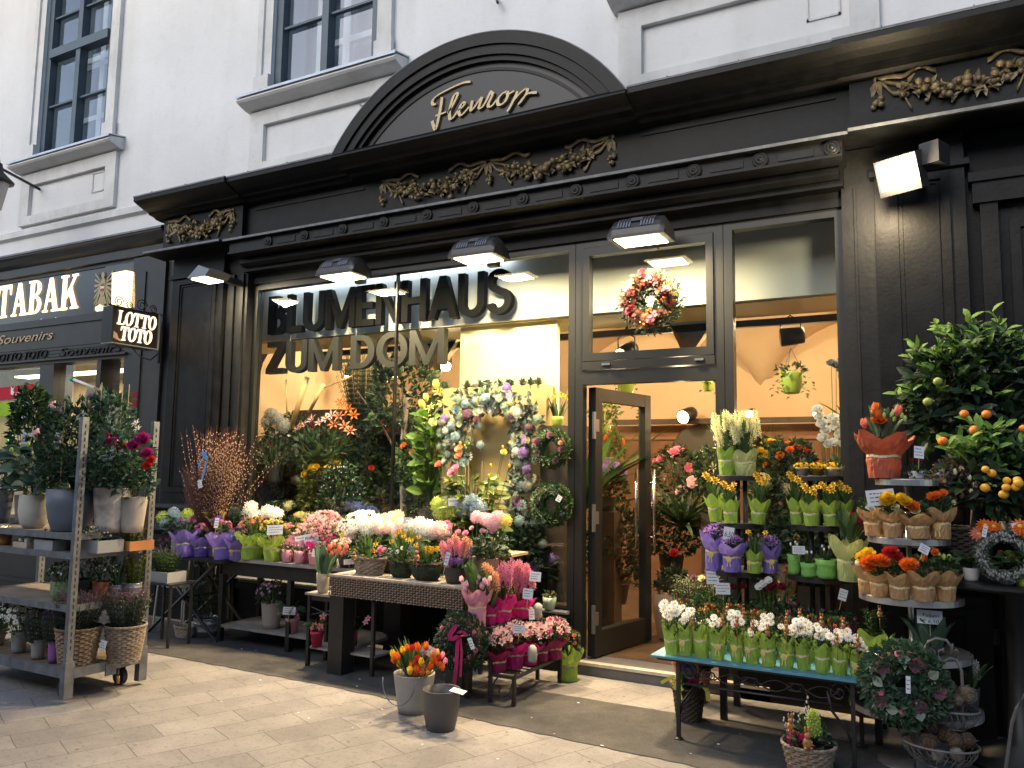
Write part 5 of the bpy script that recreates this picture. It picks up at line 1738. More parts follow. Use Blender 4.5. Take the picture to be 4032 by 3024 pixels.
def wreath(name, label, px, py, Y, R_, r, leafset, n, ll, fls=(), facing=(0, -1, 0), seed=1, cards=(), lean=0.0, extra=None):
    p = at(px, py, Y)
    t = thing(name, label, 'wreath', p)
    rnd = random.Random(seed)
    b = MB()
    for k in range(n):
        a = rnd.uniform(0, 6.283)
        c = rnd.uniform(0, 6.283)
        rr = r * rnd.uniform(.3, 1) ** .6
        q = Vector(((R_ + rr * cos(c)) * cos(a), rr * sin(c), (R_ + rr * cos(c)) * sin(a)))
        d = Vector((cos(a) * cos(c) - sin(a) * .8, sin(c) - .35, sin(a) * cos(c) + cos(a) * .8)) + Vector((rnd.gauss(0, .4), rnd.gauss(0, .4), rnd.gauss(0, .4)))
        L = ll * rnd.uniform(.6, 1.3)
        b.leaf(q, d, (0, -1, .2), L, L * .45, min(2, int(abs(rnd.gauss(0, 1.1)))))
    ring = put('greenery', b.mesh('greenery', LV[leafset], False), t, rot=(lean, 0, 0))
    b = MB(); b.tube([(R_ * cos(a), 0, R_ * sin(a)) for a in [2 * pi * i / 24 for i in range(25)]], r * .55, 6); put('ring', b.mesh('ring', TWIG), t, rot=(lean, 0, 0))
    for kind, pet, num, s, *cc in fls:
        if num > 13:
            b = MB()
            for q in range(num):
                a = rnd.uniform(0, 6.283)
                v = Vector(((R_ + rnd.uniform(-.7, .7) * r) * cos(a), -r * rnd.uniform(.6, 1.05), (R_ + rnd.uniform(-.7, .7) * r) * sin(a)))
                bloom(kind, 0, rnd, b, v, (rnd.gauss(0, .3), -1, rnd.gauss(.2, .3)), s * rnd.uniform(.7, 1.2))
            put('blossom', b.mesh('blossom', [PM(pet), cc[0] if cc else CEN, STEM], False), t, rot=(lean, 0, 0))
            continue
        for q in range(num):
            a = q * 2 * pi / num + rnd.uniform(-.4, .4)
            v = Vector(((R_ + rnd.uniform(-.4, .5) * r) * cos(a), -r * rnd.uniform(.8, 1.05), (R_ + rnd.uniform(-.4, .5) * r) * sin(a)))
            b = MB(); bloom(kind, 0, rnd, b, (0, 0, 0), (rnd.gauss(0, .3), -1, .2), s * rnd.uniform(.8, 1.15))
            v.rotate(Matrix.Rotation(lean, 3, 'X'))
            put('flower', b.mesh('flower', [PM(pet), cc[0] if cc else CEN, STEM], False), t, v)
    for c in cards:
        q = at(c[0], c[1], Y - r - .03) - p
        card(t, q, c[2], c[3], c[4] if len(c) > 4 else '', 0.3, -.1, c[5] if len(c) > 5 else 0, stick=False)
    return t

# ------------------------------------------------------------------ tables, stands, trolley
GREYT = M('grey_table_top', (.3, .28, .25), .6, var=.25, scale=8)
BLKW = M('black_stained_wood', (.014, .0135, .013), .5, var=.3, scale=12)


def legs(b, pts, z0, z1, r):
    for x, y in pts:
        b.box((x - r, y - r, z0), (x + r, y + r, z1))


def leg_parts(par, pts, z0, z1, r, mat, name='leg'):
    for x, y in pts:
        b = MB(); b.box((x - r, y - r, z0), (x + r, y + r, z1)); b.build(name, mat, par)


# folding table
t = thing('folding_table', 'black folding table with crossed legs under the purple wrapped pots', 'table', (0, 0, 0))
b = MB(); b.box((-6.95, 5.2, .715), (-5.78, 5.75, .74)); b.build('tabletop', BLKW, t)
b = MB()
for y in (5.26, 5.68):
    b.tube([(-6.8, y, 0), (-5.9, y, .715)], .016, 6); b.tube([(-5.9, y + .03, 0), (-6.8, y + .03, .715)], .016, 6)
b.tube([(-6.35, 5.26, .36), (-6.35, 5.7, .36)], .012, 6)
b.build('crossed_leg', IRON, t)
# long grey console
t = thing('console_table', 'long grey topped black table with a low shelf along the window', 'table', (0, 0, 0))
b = MB(); b.box((-6.0, 5.32, .725), (-4.34, 5.86, .75)); b.build('tabletop', GREYT, t)
b = MB(); b.box((-5.95, 5.36, .6), (-4.38, 5.82, .725)); b.build('apron', BLKW, t)
b = MB(); b.box((-5.92, 5.34, .13), (-4.3, 5.84, .155)); b.build('shelf', GREYT, t)
leg_parts(t, [(-5.93, 5.36), (-4.4, 5.36), (-5.93, 5.82), (-4.4, 5.82), (-5.1, 5.36)], 0, .6, .022, BLKW)
# rattan table
t = thing('rattan_table', 'woven rattan table on square black legs carrying spring baskets', 'table', (0, 0, 0))
RX0, RX1, RY0, RY1 = -4.33, -3.09, 4.97, 5.86
b = MB(); b.box((RX0, RY0, .738), (RX1, RY1, .757)); b.build('tabletop', M('pale_board', (.42, .36, .29), .6, var=.2, scale=8), t)
b = MB()
rows, rnd = 9, random.Random(4)
for i in range(rows):                      # plaited apron
    z = .602 + .135 * i / (rows - 1)
    pts = [(RX0, RY1), (RX0, RY0), (RX1, RY0), (RX1, RY1)]
    for (xa, ya), (xb_, yb) in zip(pts, pts[1:]):
        n = int(sqrt((xb_ - xa) ** 2 + (yb - ya) ** 2) / .024)
        for k in range(n):
            t0, t1 = k / n, (k + 1) / n
            p0 = Vector((xa + (xb_ - xa) * t0, ya + (yb - ya) * t0, z)); p1 = Vector((xa + (xb_ - xa) * t1, ya + (yb - ya) * t1, z))
            m = (p0 + p1) / 2
            d = (p1 - p0) / 2 * .95
            nn = Vector((d.y, -d.x, 0)).normalized()
            b.leaf(m - d + Vector((0, 0, -.005 if (k + i) % 2 else .005)) + nn * .004, d + Vector((0, 0, .004 if (k + i) % 2 else -.004)), nn, d.length * 2.1, .016, (k + i) % 2, .5, .1)
b.build('woven_apron', [M('rattan_brown', (.17, .115, .075), .65, var=.35, scale=30), M('rattan_light', (.27, .2, .14), .6, var=.35, scale=30)], t)
b = MB(); b.box((RX0 + .012, RY0 + .012, .595), (RX1 - .012, RY1 - .012, .737)); b.build('apron_board', WICKD, t)
leg_parts(t, [(RX0 + .075, RY0 + .075), (RX1 - .075, RY0 + .075), (RX0 + .075, RY1 - .075), (RX1 - .075, RY1 - .075)], 0, .595, .07, BLKW)
# small stand with shelves under the rattan table
t = thing('small_stand', 'small black stand with a pale top holding potted pink tulips', 'stand', (0, 0, 0))
b = MB(); b.box((-4.66, 5.06, .56), (-4.3, 5.31, .577)); b.build('top', GREYT, t)
b = MB(); b.box((-4.62, 5.08, .14), (-3.95, 5.3, .155)); b.build('shelf', GREYT, t)
b = MB()
b.box((-4.62, 5.075, .52), (-4.32, 5.09, .56)); b.tube([(-4.62, 5.08, .4), (-4.33, 5.08, .47)], .006); b.tube([(-4.33, 5.08, .4), (-4.62, 5.08, .47)], .006)
b.build('brace', IRON, t)
leg_parts(t, [(-4.62, 5.08), (-4.32, 5.08), (-4.62, 5.29), (-4.32, 5.29), (-3.97, 5.08)], 0, .56, .014, IRON)
# pale board by the window
q = at(1076, 1200, 5.5); q2 = at(1136, 1198, 5.78)
t = thing('side_board', 'pale wooden board corner beside the terracotta flower pots', 'shelf', (0, 0, 0))
b = MB(); b.poly([(q.x - .3, .0), (q.x - .3, .02), (q2.x, .02), (q2.x, .0)], 5.5, 5.82); o = b.build('board', M('pale_plank', (.45, .32, .19), .6, var=.2, scale=8), t, loc=(0, 0, q.z - .012))
leg_parts(t, [(q.x - .2, 5.6), (q2.x - .05, 5.76)], 0, q.z - .012, .014, IRON)
# stepped iron stand
t = thing('plant_stand', 'stepped black iron stand filled with pink flowers before the door', 'stand', (0, 0, 0))
b = MB()
for x0, x1, z in ((-2.86, -2.66, .2), (-3.06, -2.86, .5)):
    b.box((x0, 4.95, z - .02), (x0 + .02, 5.7, z)); b.box((x1 - .02, 4.95, z - .02), (x1, 5.7, z)); b.box((x0 + .02, 4.95, z - .02), (x1 - .02, 4.97, z)); b.box((x0 + .02, 5.68, z - .02), (x1 - .02, 5.7, z))
    for k in range(9):
        b.tube([(x0 + .02, 4.97 + .085 * k, z - .01), (x1 - .02, 4.97 + .085 * k, z - .01)], .005, 4)
b.build('shelf_frame', IRON, t)
b = MB()
b.tube([(-2.68, 4.96, .18), (-2.71, 4.962, .08), (-2.76, 4.962, .05), (-2.79, 4.962, .09), (-2.77, 4.962, .12)], .006); b.tube([(-2.8, 4.962, .18), (-2.84, 4.962, .12)], .005)
b.build('scroll', IRON, t)
leg_parts(t, [(-2.675, 4.965), (-2.675, 5.685), (-2.86, 4.965), (-2.86, 5.685), (-3.045, 4.965), (-3.045, 5.685)], 0, .2, .012, IRON)
leg_parts(t, [(-3.047, 4.966), (-2.862, 5.684), (-2.862, 4.967), (-3.047, 5.684)], .2, .5, .011, IRON)
# blue-topped bench with scrolled iron frame
t = thing('blue_table', 'low blue topped wrought iron table lined with green wrapped pots', 'table', (0, 0, 0))
BX0, BX1, BY0, BY1, BZ = -1.67, -.44, 4.84, 5.36, .487
b = MB(); b.box((BX0, BY0, BZ - .012), (BX1, BY1, BZ)); b.build('tabletop', M('blue_top', (.09, .26, .35), .35, var=.2, scale=5), t)
b = MB(); b.box((BX0 + .03, BY0 + .03, BZ - .03), (BX1 - .03, BY1 - .03, BZ - .013)); b.build('rim_frame', IRON, t)
b = MB()
yb = BY0 + .06
b.tube([(BX0 + .2, yb, .33), (BX1 - .15, yb, .33)], .008, 6)
for k in range(3):
    x = BX0 + .33 + k * .25
    b.tube([(x + .045 * cos(a), yb, .395 + .028 * sin(a) * (1 + .3 * cos(2 * a))) for a in [i * .45 for i in range(15)]], .005, 4)
    b.tube([(x + .03 * cos(a), yb, .395 + .02 * sin(a)) for a in [i * .7 for i in range(10)]], .003, 4)
    b.tube([(x + .04 + .2 * s, yb, .40 - .05 * sin(s * 3.1) + .015 * s) for s in [i / 8 for i in range(9)]], .005, 4)
    b.tube([(x + .04 + .21 * s, yb, .37 + .05 * sin(s * 3.1)) for s in [i / 8 for i in range(9)]], .004, 4)
for sx_, x in ((1, BX1 - .15), (-1, BX0 + .2)):
    b.tube([(x - sx_ * .02 + sx_ * .06 * (1 - a / 11) * cos(a), yb, .40 + .062 * (1 - a / 11) * sin(a)) for a in [i * .4 for i in range(24)]], .008, 5)
    b.tube([(x - sx_ * .08, yb, .4), (x - sx_ * .06, yb, .3), (x + sx_ * .02, yb, .2), (x + sx_ * .05, yb, .1)], .008, 5)
b.build('scrollwork', IRON, t, True)
for x, y in ((BX0 + .155, BY0 + .06), (BX1 - .1, BY0 + .06), (BX0 + .155, BY1 - .06), (BX1 - .1, BY1 - .06)):
    b = MB(); b.box((x - .011, y - .011, 0), (x + .011, y + .011, .46)); b.lathe([(.03, 0), (.028, .01), (.012, .018)], 12, (x, y, 0)); b.build('leg', IRON, t)
b = MB(); b.tube([(BX0 + .155, BY0 + .06, .19), (BX0 + .155, BY1 - .06, .24)], .008); b.build('stretcher', IRON, t)
# black bench behind it
t = thing('black_bench', 'black bench behind the blue table holding the flower columns', 'bench', (0, 0, 0))
b = MB(); b.box((-1.42, 5.4, .48), (-.42, 5.84, .5)); b.build('seat', BLKW, t)
leg_parts(t, [(-1.38, 5.44), (-.46, 5.44), (-1.38, 5.8), (-.46, 5.8)], 0, .48, .02, BLKW)


def tiers(name, label, px, Y, rows, mat, rimh, zb, post, zt=None):
    c = at(px, 1100, Y)
    t = thing(name, label, 'stand', (c.x, Y, zb))
    for z, r in rows:
        b = MB(); b.lathe([(r * .98, -rimh), (r, -rimh), (r, 0), (r * .985, .004), (.001, -.002)], 40); b.build('tray', mat, t, False, (0, 0, z - zb))
    b = MB()
    for ox in post:
        b.tube([(ox, 0, 0), (ox, 0, rows[0][0] - zb - .01)], .016, 10)
    b.build('post', mat if mat is not BLKW else IRON, t, True)
    return c, t


zz = [at(1590, 1028, 5.6).z, at(1600, 1129, 5.6).z, at(1603, 1230, 5.6).z]
tiers('tiered_stand', 'round black three tier stand with white hyacinths on top', 1594, 5.6, ((zz[0], .135), (zz[1], .17), (zz[2], .205)), BLKW, .03, .5, (0, .05))
zz2 = [at(1767, 1029, 5.6).z, at(1770, 1134, 5.6).z, at(1775, 1242, 5.6).z]
tiers('tiered_stand', 'round black three tier stand with yellow primulas on top', 1772, 5.6, ((zz2[0], .145), (zz2[1], .18), (zz2[2], .21)), BLKW, .03, .5, (-.06, 0, .06))
zm = [at(1953, 1036, 5.2).z, at(1967, 1160, 5.2).z, at(1965, 1284, 5.2).z, at(2050, 1412, 5.2).z, at(1975, 1520, 5.2).z]
MX = at(1960, 1150, 5.2).x
c, t = tiers('tiered_stand', 'shiny metal etagere of five round trays by the right pilaster', 1960, 5.2, ((zm[0], .165), (zm[1], .215), (zm[2], .27), (zm[3], .3), (zm[4], .34)), BRUSH, .032, .0, (0,))
b = MB(); b.lathe([(.2, 0), (.2, .012), (.03, .03)], 30); b.build('foot', BRUSH, t, True)

# plant trolley
TC = Vector((-5.25, 3.47, 0))
TL = Vector((-1, 0, 0))
TS = Vector((0, 1, 0))
t = thing('plant_trolley', 'galvanised nursery trolley on castors loaded with potted plants', 'trolley', TC)
LT_, WT = 1.3, .565


def tz(v, z):
    return Vector((v.x, v.y, z))


for i, (a, s) in enumerate(((0, 0), (0, 1), (1, 0), (1, 1))):
    b = MB()
    c = TL * (LT_ * a) + TS * (WT * s)
    b.obox(tz(c, .98), TL * .004, TS * .024, (0, 0, .93))
    for k in (-1, 1):
        b.obox(tz(c + TL * .016 + TS * .022 * k, .98), TL * .016, TS * .003, (0, 0, .93))
    b.obox(tz(c + TL * .012, .15), TL * .026, TS * .032, (0, 0, .12))
    for k in range(34):
        b.obox(tz(c - TL * .0048, .36 + k * .045), TL * .0014, TS * .004, (0, 0, .013), 1)
    b.build('post', [STEEL, M('slot_dark', (.03, .03, .03), .8)], t)
for z in (.62, .97, 1.1):
    b = MB()
    m = TL * (LT_ / 2) + TS * (WT / 2)
    b.obox(tz(m, z), TL * (LT_ / 2 - .035), TS * (WT / 2), (0, 0, .006), 1)
    for s in (-1, 1):
        b.obox(tz(m + TS * (WT / 2 + .002) * s, z - .008), TL * (LT_ / 2 - .02), TS * .006, (0, 0, .022))
        b.obox(tz(m + TL * (LT_ / 2 - .03) * s, z - .008), TL * .006, TS * (WT / 2 - .03), (0, 0, .0215))
    b.build('shelf', [STEEL, M('shelf_board', (.2, .17, .14), .8, var=.3)], t)
b = MB()
m = TL * (LT_ / 2) + TS * (WT / 2)
b.obox(tz(m, .195), TL * (LT_ / 2 - .03), TS * (WT / 2 - .01), (0, 0, .012), 1)
for s in (-1, 1):
    b.obox(tz(m + TS * (WT / 2) * s, .19), TL * (LT_ / 2 - .03), TS * .016, (0, 0, .032)); b.obox(tz(m + TL * (LT_ / 2) * s, .19), TL * .016, TS * (WT / 2 - .03), (0, 0, .0315))
b.obox(tz(TS * .3 - TL * .017, .165), TL * .006, TS * .04, (0, 0, .04))
b.build('platform', [STEEL, M('ply_deck', (.14, .1, .065), .85, var=.4)], t)
for a, s in ((.1, .12), (.1, .86), (.9, .12), (.9, .86)):
    c = TL * (LT_ * a) + TS * (WT * s)
    b = MB(); b.tube([tz(c - TS * .017, .062), tz(c + TS * .017, .062)], .062, 18); w = b.build('wheel', M('rubber_wheel', (.03, .028, .027), .7), t)
    b = MB(); b.obox(tz(c + TS * .024, .1), TL * .02, TS * .003, (0, 0, .06)); b.obox(tz(c - TS * .024, .1), TL * .02, TS * .003, (0, 0, .06)); b.build('fork', STEEL, w)
b = MB(); b.tube([tz(TS * .36 - TL * .02, .15), tz(TS * .36 - TL * .02, .11)], .004); b.tube([tz(TS * .36 - TL * .02, .11), tz(TS * .36 - TL * .02, .055)], .013, 8); b.build('brass_tag', M('brass', (.5, .28, .1), .3, metal=.9), t, True)

# ------------------------------------------------------------------ plants on the trolley
def ty(px, py, z, inset):               # depth of a point standing `inset` behind the long front edge
    p = at(px, py, 3.4)
    for _ in range(4):
        Y = TC.y + inset
        p = at(px, py, Y)
    return Y


zt = 1.108
tp = lambda *a, **k: plant(*a, **k)
tp('potted_shrub', 'dark leaved shrub in the slate pot at the left edge of the trolley top', 'potted plant', 2, 1140, ty(2, 1140, zt, .3), zt, ('pot', 'slate', 40, 70), ('big', 'blue', 120, 130, 40, .12))
tp('potted_shrub', 'broad leaved dark shrub in a cream pot on the trolley top', 'potted plant', 70, 1159, ty(70, 1159, zt, .16), zt, ('urn', 'cream', 62, 71), ('big', 'blue', 140, 125, 100, .13), [('bud', 'lime', 5, .03, 'dome')], cards=[(38, 1010, 50, 18, '', -.7)])
tp('climbing_plant', 'tall dark climber with a yellow card in a taupe pot on the trolley', 'potted plant', 48, 1150, ty(48, 1150, zt, .35), zt, ('pot', 'taupe', 40, 62), [('bush', 'dark', 85, 225, 700, .06), ('bush', 'mid', 70, 100, 260, .065, 140)], cards=[(54, 960, 22, 26, '', .1)], sticks=2)
tp('climbing_plant', 'trellised climber with one pink bloom in the big slate blue pot', 'potted plant', 150, 1164, ty(150, 1164, zt, .17), zt, ('bell', 'slate', 104, 90), [('bush', 'dark', 140, 195, 1300, .05), ('big', 'dark', 110, 190, 80, .06)], [('rose', 'pale', 3, .075, [(115, 876), (80, 935), (140, 884)])], cards=[(118, 968, 18, 34, 'JASMIN|9,22', .15)], sticks=4)
tp('climbing_plant', 'leafy climber on canes behind the trolley post in a grey pot', 'potted plant', 225, 1150, ty(225, 1150, zt, .42), zt, ('pot', 'grey', 50, 70), [('bush', 'blue', 100, 235, 800, .065)], sticks=4)
tp('potted_rose', 'magenta rose bush in a streaked metal pot on the trolley top', 'potted plant', 237, 1160, ty(237, 1160, zt, .28), zt, ('pot', 'streak', 78, 95), [('bush', 'blue', 150, 130, 700, .06), ('big', 'blue', 130, 110, 110, .085)], [('rose', 'magenta', 6, .1, [(229, 945), (243, 957), (308, 950), (290, 962), (191, 994), (317, 980)]), ('rose', 'red', 3, .065, [(266, 965), (326, 994), (318, 1006)])], cards=[(232, 997, 38, 24, '', -.3)])
tp('potted_lily', 'white lily stem leaning out of a ribbed beige pot on the trolley', 'potted plant', 284, 1157, ty(284, 1157, zt, .36), zt, ('pot', 'beige', 58, 76), [('bush', 'blue', 90, 90, 160, .05)], [('lily', 'white', 1, .09, [(293, 914)]), ('lily', 'white', 1, .08, [(297, 926)])])
z3 = .978
tp('plant_tray', 'grey tray of white bacopa on the narrow trolley shelf', 'plant tray', 208, 1218, ty(208, 1218, z3, .2), z3, ('crate', 'box', 90, 26), ('bush', 'mid', 85, 34, 260, .022), [('star', 'white', 34, .014, 'dome')])
tp('plant_tray', 'orange wooden tray of small succulents on the trolley', 'plant tray', 284, 1206, ty(284, 1206, z3, .42), z3, ('crate', 'wood', 64, 20), ('sprig', 'warm', 62, 36, 60, .022))
tp('plant_tray', 'grey tray of white sparkling blooms beside the pale pebble box', 'plant tray', 120, 1215, ty(120, 1215, z3, .12), z3, ('crate', 'box', 66, 22), ('bush', 'dark', 60, 30, 170, .022), [('star', 'white', 16, .013, 'dome')])
t = thing('pebble_box', 'small pale wooden box of white stones on the trolley', 'box', at(70, 1206, ty(70, 1206, z3, .1), z3))
put('box', pot_mesh('crate', .17, .045, POTM['palewood']), t)
b = MB(); rnd = random.Random(5)
for k in range(16):
    b.ball((rnd.uniform(-.065, .065), rnd.uniform(-.07, .07), .05 + rnd.uniform(0, .02)), rnd.uniform(.014, .026), 8, 5, jit=.08)
b.build('stone', M('white_stone', (.6, .58, .54), .8, var=.2), t, True)
t = thing('candle_glass', 'golden candle glass at the left end of the trolley shelf', 'candle', at(8, 1190, ty(8, 1190, z3, .1), z3))
b = MB(); b.lathe([(.04, 0), (.05, .03), (.045, .09), (.04, .09), (.035, .05)], 18); b.build('glass_cup', M('amber_glass', (.45, .2, .07), .25, var=.4, scale=9), t, True)
b = MB(); b.ball((0, 0, .095), .045, 10, 6, jit=.2); b.build('foil_top', M('gold_foil', (.7, .45, .2), .25, metal=.8), t)
z2 = .628
tp('potted_plant', 'white arabis in a knitted green pot on the middle trolley shelf', 'potted plant', 130, 1309, ty(130, 1309, z2, .12), z2, ('urn', 'knit', 44, 42), ('bush', 'mid', 62, 46, 200, .028), [('star', 'white', 46, .016, 'dome')])
tp('potted_plant', 'white bushy blooms in a black pot behind the trolley post', 'potted plant', 180, 1310, ty(180, 1310, z2, .26), z2, ('pot', 'dark', 42, 42), ('bush', 'mid', 70, 60, 200, .028), [('star', 'white', 44, .017, 'dome')])
tp('potted_plant', 'white bushy blooms in a terracotta pot on the trolley', 'potted plant', 217, 1306, ty(217, 1306, z2, .3), z2, ('pot', 'terra', 38, 38), ('bush', 'mid', 66, 60, 220, .028), [('star', 'white', 60, .018, 'dome')])
tp('potted_plant', 'green shoots in the left one of two zinc pots on the trolley', 'potted plant', 250, 1302, ty(250, 1302, z2, .38), z2, ('zinc', 'zinc', 38, 30), ('blade', 'mid', 44, 62, 26, .016))
tp('potted_plant', 'yellow tipped shoots in the right one of two zinc pots on the trolley', 'potted plant', 285, 1298, ty(285, 1298, z2, .44), z2, ('zinc', 'zinc', 38, 34), ('sprig', 'warm', 52, 62, 60, .03), [('pompom', 'yellow', 4, .02, 'up')])
z1 = .21
tp('potted_daisy', 'big white daisy bush in a grey pot low on the trolley', 'potted plant', 38, 1428, ty(38, 1428, z1, .14), z1, ('pot', 'grey', 34, 45), ('bush', 'mid', 88, 70, 300, .035), [('daisy', 'white', 56, .045, 'dome')])
tp('potted_daisy', 'white daisy bush at the far left of the lowest trolley deck', 'potted plant', -8, 1405, ty(-8, 1405, z1, .2), z1, ('pot', 'taupe', 36, 42), ('bush', 'mid', 70, 62, 220, .035), [('daisy', 'white', 30, .042, 'dome')])
tp('potted_herb', 'silvery green herb in a grey pot low on the trolley', 'potted plant', 80, 1444, ty(80, 1444, z1, .1), z1, ('pot', 'grey', 33, 42), ('sprig', 'silver', 90, 62, 110, .03))
tp('potted_lavender', 'purple lavender in a violet pot low on the trolley', 'potted plant', 114, 1453, ty(114, 1453, z1, .09), z1, ('pot', 'purple', 27, 46), ('sprig', 'silver', 60, 60, 80, .03), [('spike', 'purple', 40, .05, 'up', DCEN)])
tp('lavender_basket', 'dusky lavender in the front wicker basket on the trolley deck', 'flower basket', 163, 1462, ty(163, 1462, z1, .15), z1, ('wicker', 'wick', 92, 76), ('sprig', 'silver', 108, 66, 150, .035), [('spike', 'dusk', 120, .07, 'up', DCEN), ('pompom', 'mauve', 20, .02, 'up')])
tp('lavender_basket', 'dusky lavender in the rear wicker basket by the right trolley post', 'flower basket', 266, 1442, ty(266, 1442, z1, .38), z1, ('wicker', 'wickg', 84, 74), ('sprig', 'silver', 100, 70, 150, .035), [('spike', 'dusk', 120, .07, 'up', DCEN), ('pompom', 'mauve', 22, .02, 'up')], cards=[(219, 1405, 13, 20, '', .2, .2)])
tp('potted_daisy', 'dark leaved daisy behind the silvery herb on the trolley deck', 'potted plant', 110, 1420, ty(110, 1420, z1, .38), z1, ('pot', 'dark', 36, 45), ('bush', 'dark', 90, 75, 260, .035), [('daisy', 'dusk', 20, .04, 'dome')])

# ------------------------------------------------------------------ plants at the left pilaster and on the folding table
zf = .742
tp('plant_tray', 'grey metal tray of purple lavender between trolley and folding table', 'plant tray', 355, 1266, 5.0, .55, ('crate', 'box', 76, 22), [('sprig', 'mid', 70, 46, 120, .03)], [('spike', 'purple', 26, .04, 'up', DCEN)])
t = thing('garden_chair', 'old white scrolled iron chair standing behind the folding table', 'chair', at(395, 1330, 5.55, 0))
b = MB()
for x in (-.2, .2):
    for y in (-.18, .18):
        b = MB(); b.tube([(x, y, 0), (x * .9, y * .9, .42)], .01, 6); b.build('leg', M('cream_iron', (.42, .4, .34), .5, var=.2), t)
b = MB(); b.lathe([(.21, .42), (.21, .435), (.001, .436)], 20); b.build('seat', M('cream_iron', None), t)
b = MB()
for x in (-.19, .19):
    b.tube([(x, .19, .42), (x, .22, .85)], .009, 6)
for cx in (-.1, 0, .1):
    b.tube([(cx + .045 * cos(a), .21, .66 + .09 * sin(a)) for a in [i * .5 for i in range(14)]], .007, 5)
b.tube([(.19 * cos(a), .22, .85 + .08 * sin(a)) for a in [i * pi / 10 for i in range(11)]], .009, 5)
b.build('backrest', M('cream_iron', None), t, True)
t = thing('tray_stand', 'thin black stand under the grey lavender tray', 'stand', at(360, 1272, 5.0, 0))
b = MB(); b.box((-.2, -.12, .53), (.2, .14, .548)); b.build('top', IRON, t)
leg_parts(t, [(-.18, -.1), (.18, -.1), (-.18, .12), (.18, .12)], 0, .53, .01, IRON)
tp('potted_hydrangea', 'blue green hydrangea in a pale pot at the left of the folding table', 'potted plant', 386, 1197, 5.3, zf, ('urn', 'grey', 34, 38), [('big', 'mid', 78, 60, 30, .09)], [('cluster', 'lime', 2, .11, [(352, 1118), (405, 1112)]), ('cluster', 'sky', 3, .12, [(375, 1110), (362, 1132), (390, 1122)])])
tp('potted_cyclamen', 'small hot pink cyclamen at the left end of the folding table', 'potted plant', 356, 1199, 5.25, zf, ('pot', 'wickd', 26, 16), ('big', 'dark', 40, 26, 14, .05), [('cyclamen', 'hot', 4, .05, [(347, 1165), (360, 1166), (370, 1164), (352, 1175)])])
# pussy willow
p = at(452, 1170, 5.5, zf)
t = thing('pussy_willow', 'tall sheaf of brown pussy willow twigs with silver catkins', 'branches', p)
b, c_, rnd = MB(), MB(), random.Random(21)
for k in range(330):
    f = rnd.random()
    an = rnd.uniform(0, 6.28)
    e = at(rnd.gauss(478, 30) + (f > .85) * rnd.uniform(0, 70), rnd.uniform(918, 1010) + (f > .85) * 30, 5.5 + .2 * sin(an)) - p
    s0 = Vector((.07 * cos(an), .07 * sin(an), 0))
    md = s0.lerp(e, .5) + Vector((-.02, 0, .05))
    b.tube([s0, md, e], .0032, 4, r2=.0014)
    for j in range(10):
        tt = .38 + .62 * j / 10
        q = (s0.lerp(md, tt * 2) if tt < .5 else md.lerp(e, tt * 2 - 1))
        c_.ball(q + Vector((rnd.uniform(-.006, .006), rnd.uniform(-.006, .006), 0)), .0044, 5, 4, 0, 1, 1, 1.6)
for k in range(240):        # shorter dark heather-like twigs on the left
    an = rnd.uniform(0, 6.28)
    e = at(rnd.uniform(392, 470), rnd.uniform(1005, 1075), 5.42) - p
    s0 = Vector((-.04 + .06 * cos(an), -.05, 0))
    b.tube([s0, s0.lerp(e, .5) + Vector((0, 0, .03)), e], .003, 4, r2=.0015)
    for j in range(5):
        c_.ball(s0.lerp(e, rnd.uniform(.3, 1)), .0042, 5, 4, 1)
b.build('twig', M('willow_twig', (.1, .03, .016), .6, var=.3), t)
c_.build('catkin', [M('catkin', (.4, .27, .19), .8), M('heather_bud', (.17, .06, .06), .8)], t)
b = MB(); b.lathe([(.09, -.06), (.1, .06), (.105, .1), (.09, .1)], 20); b.build('ribbed_pot', POTM['grey'], t)
b = MB()
for q0, q1, w_ in (((428, 1010), (446, 975), .008), ((445, 1000), (435, 1040), .012), ((436, 975), (448, 992), .02)):
    a_, b_ = at(*q0, 5.3) - p, at(*q1, 5.3) - p
    d_ = (b_ - a_).normalized(); n_ = Vector((-d_.z, 0, d_.x)) * w_
    b.add([a_ - n_, a_ + n_, b_ + n_, b_ - n_], [(0, 1, 2, 3)])
b.build('blue_ribbon', M('blue_ribbon', (.1, .3, .6), .5), t)
card(t, at(433, 1054, 5.28) - p, .045, .075, '', .2, -.1, -.3, stick=False)
tp('potted_stoechas', 'tall plant with a mauve flower tuft beside the pussy willow', 'potted plant', 513, 1165, 5.5, zf, ('pot', 'dark', 40, 30), [('sprig', 'mid', 44, 78, 140, .04), ('bush', 'silver', 46, 70, 180, .035)], [('pompom', 'purple', 16, .035, 'up', DCEN)])
tp('potted_calla', 'yellow calla lilies in a hidden pot behind the violet wraps', 'potted plant', 458, 1190, 5.45, zf, ('pot', 'dark', 30, 30), ('blade', 'dark', 40, 40, 12, .05), [('calla', 'lemon', 3, .09, [(447, 1112), (455, 1124), (482, 1112)])])
tp('potted_primula', 'rich purple bloom behind the violet wraps', 'potted plant', 472, 1195, 5.38, zf, ('pot', 'dark', 30, 30), ('big', 'dark', 46, 30, 16, .06), [('cluster', 'purple', 1, .1, [(471, 1126)])])
tp('potted_hydrangea', 'glaring white hydrangea behind the green wraps', 'potted plant', 560, 1180, 5.6, zf, ('pot', 'dark', 44, 40), ('big', 'mid', 80, 40, 24, .09), [('cluster', 'white', 5, .13, [(543, 1098), (536, 1114), (556, 1117), (578, 1106), (597, 1112)]), ('cluster', 'lemon', 1, .12, [(551, 1125)])])
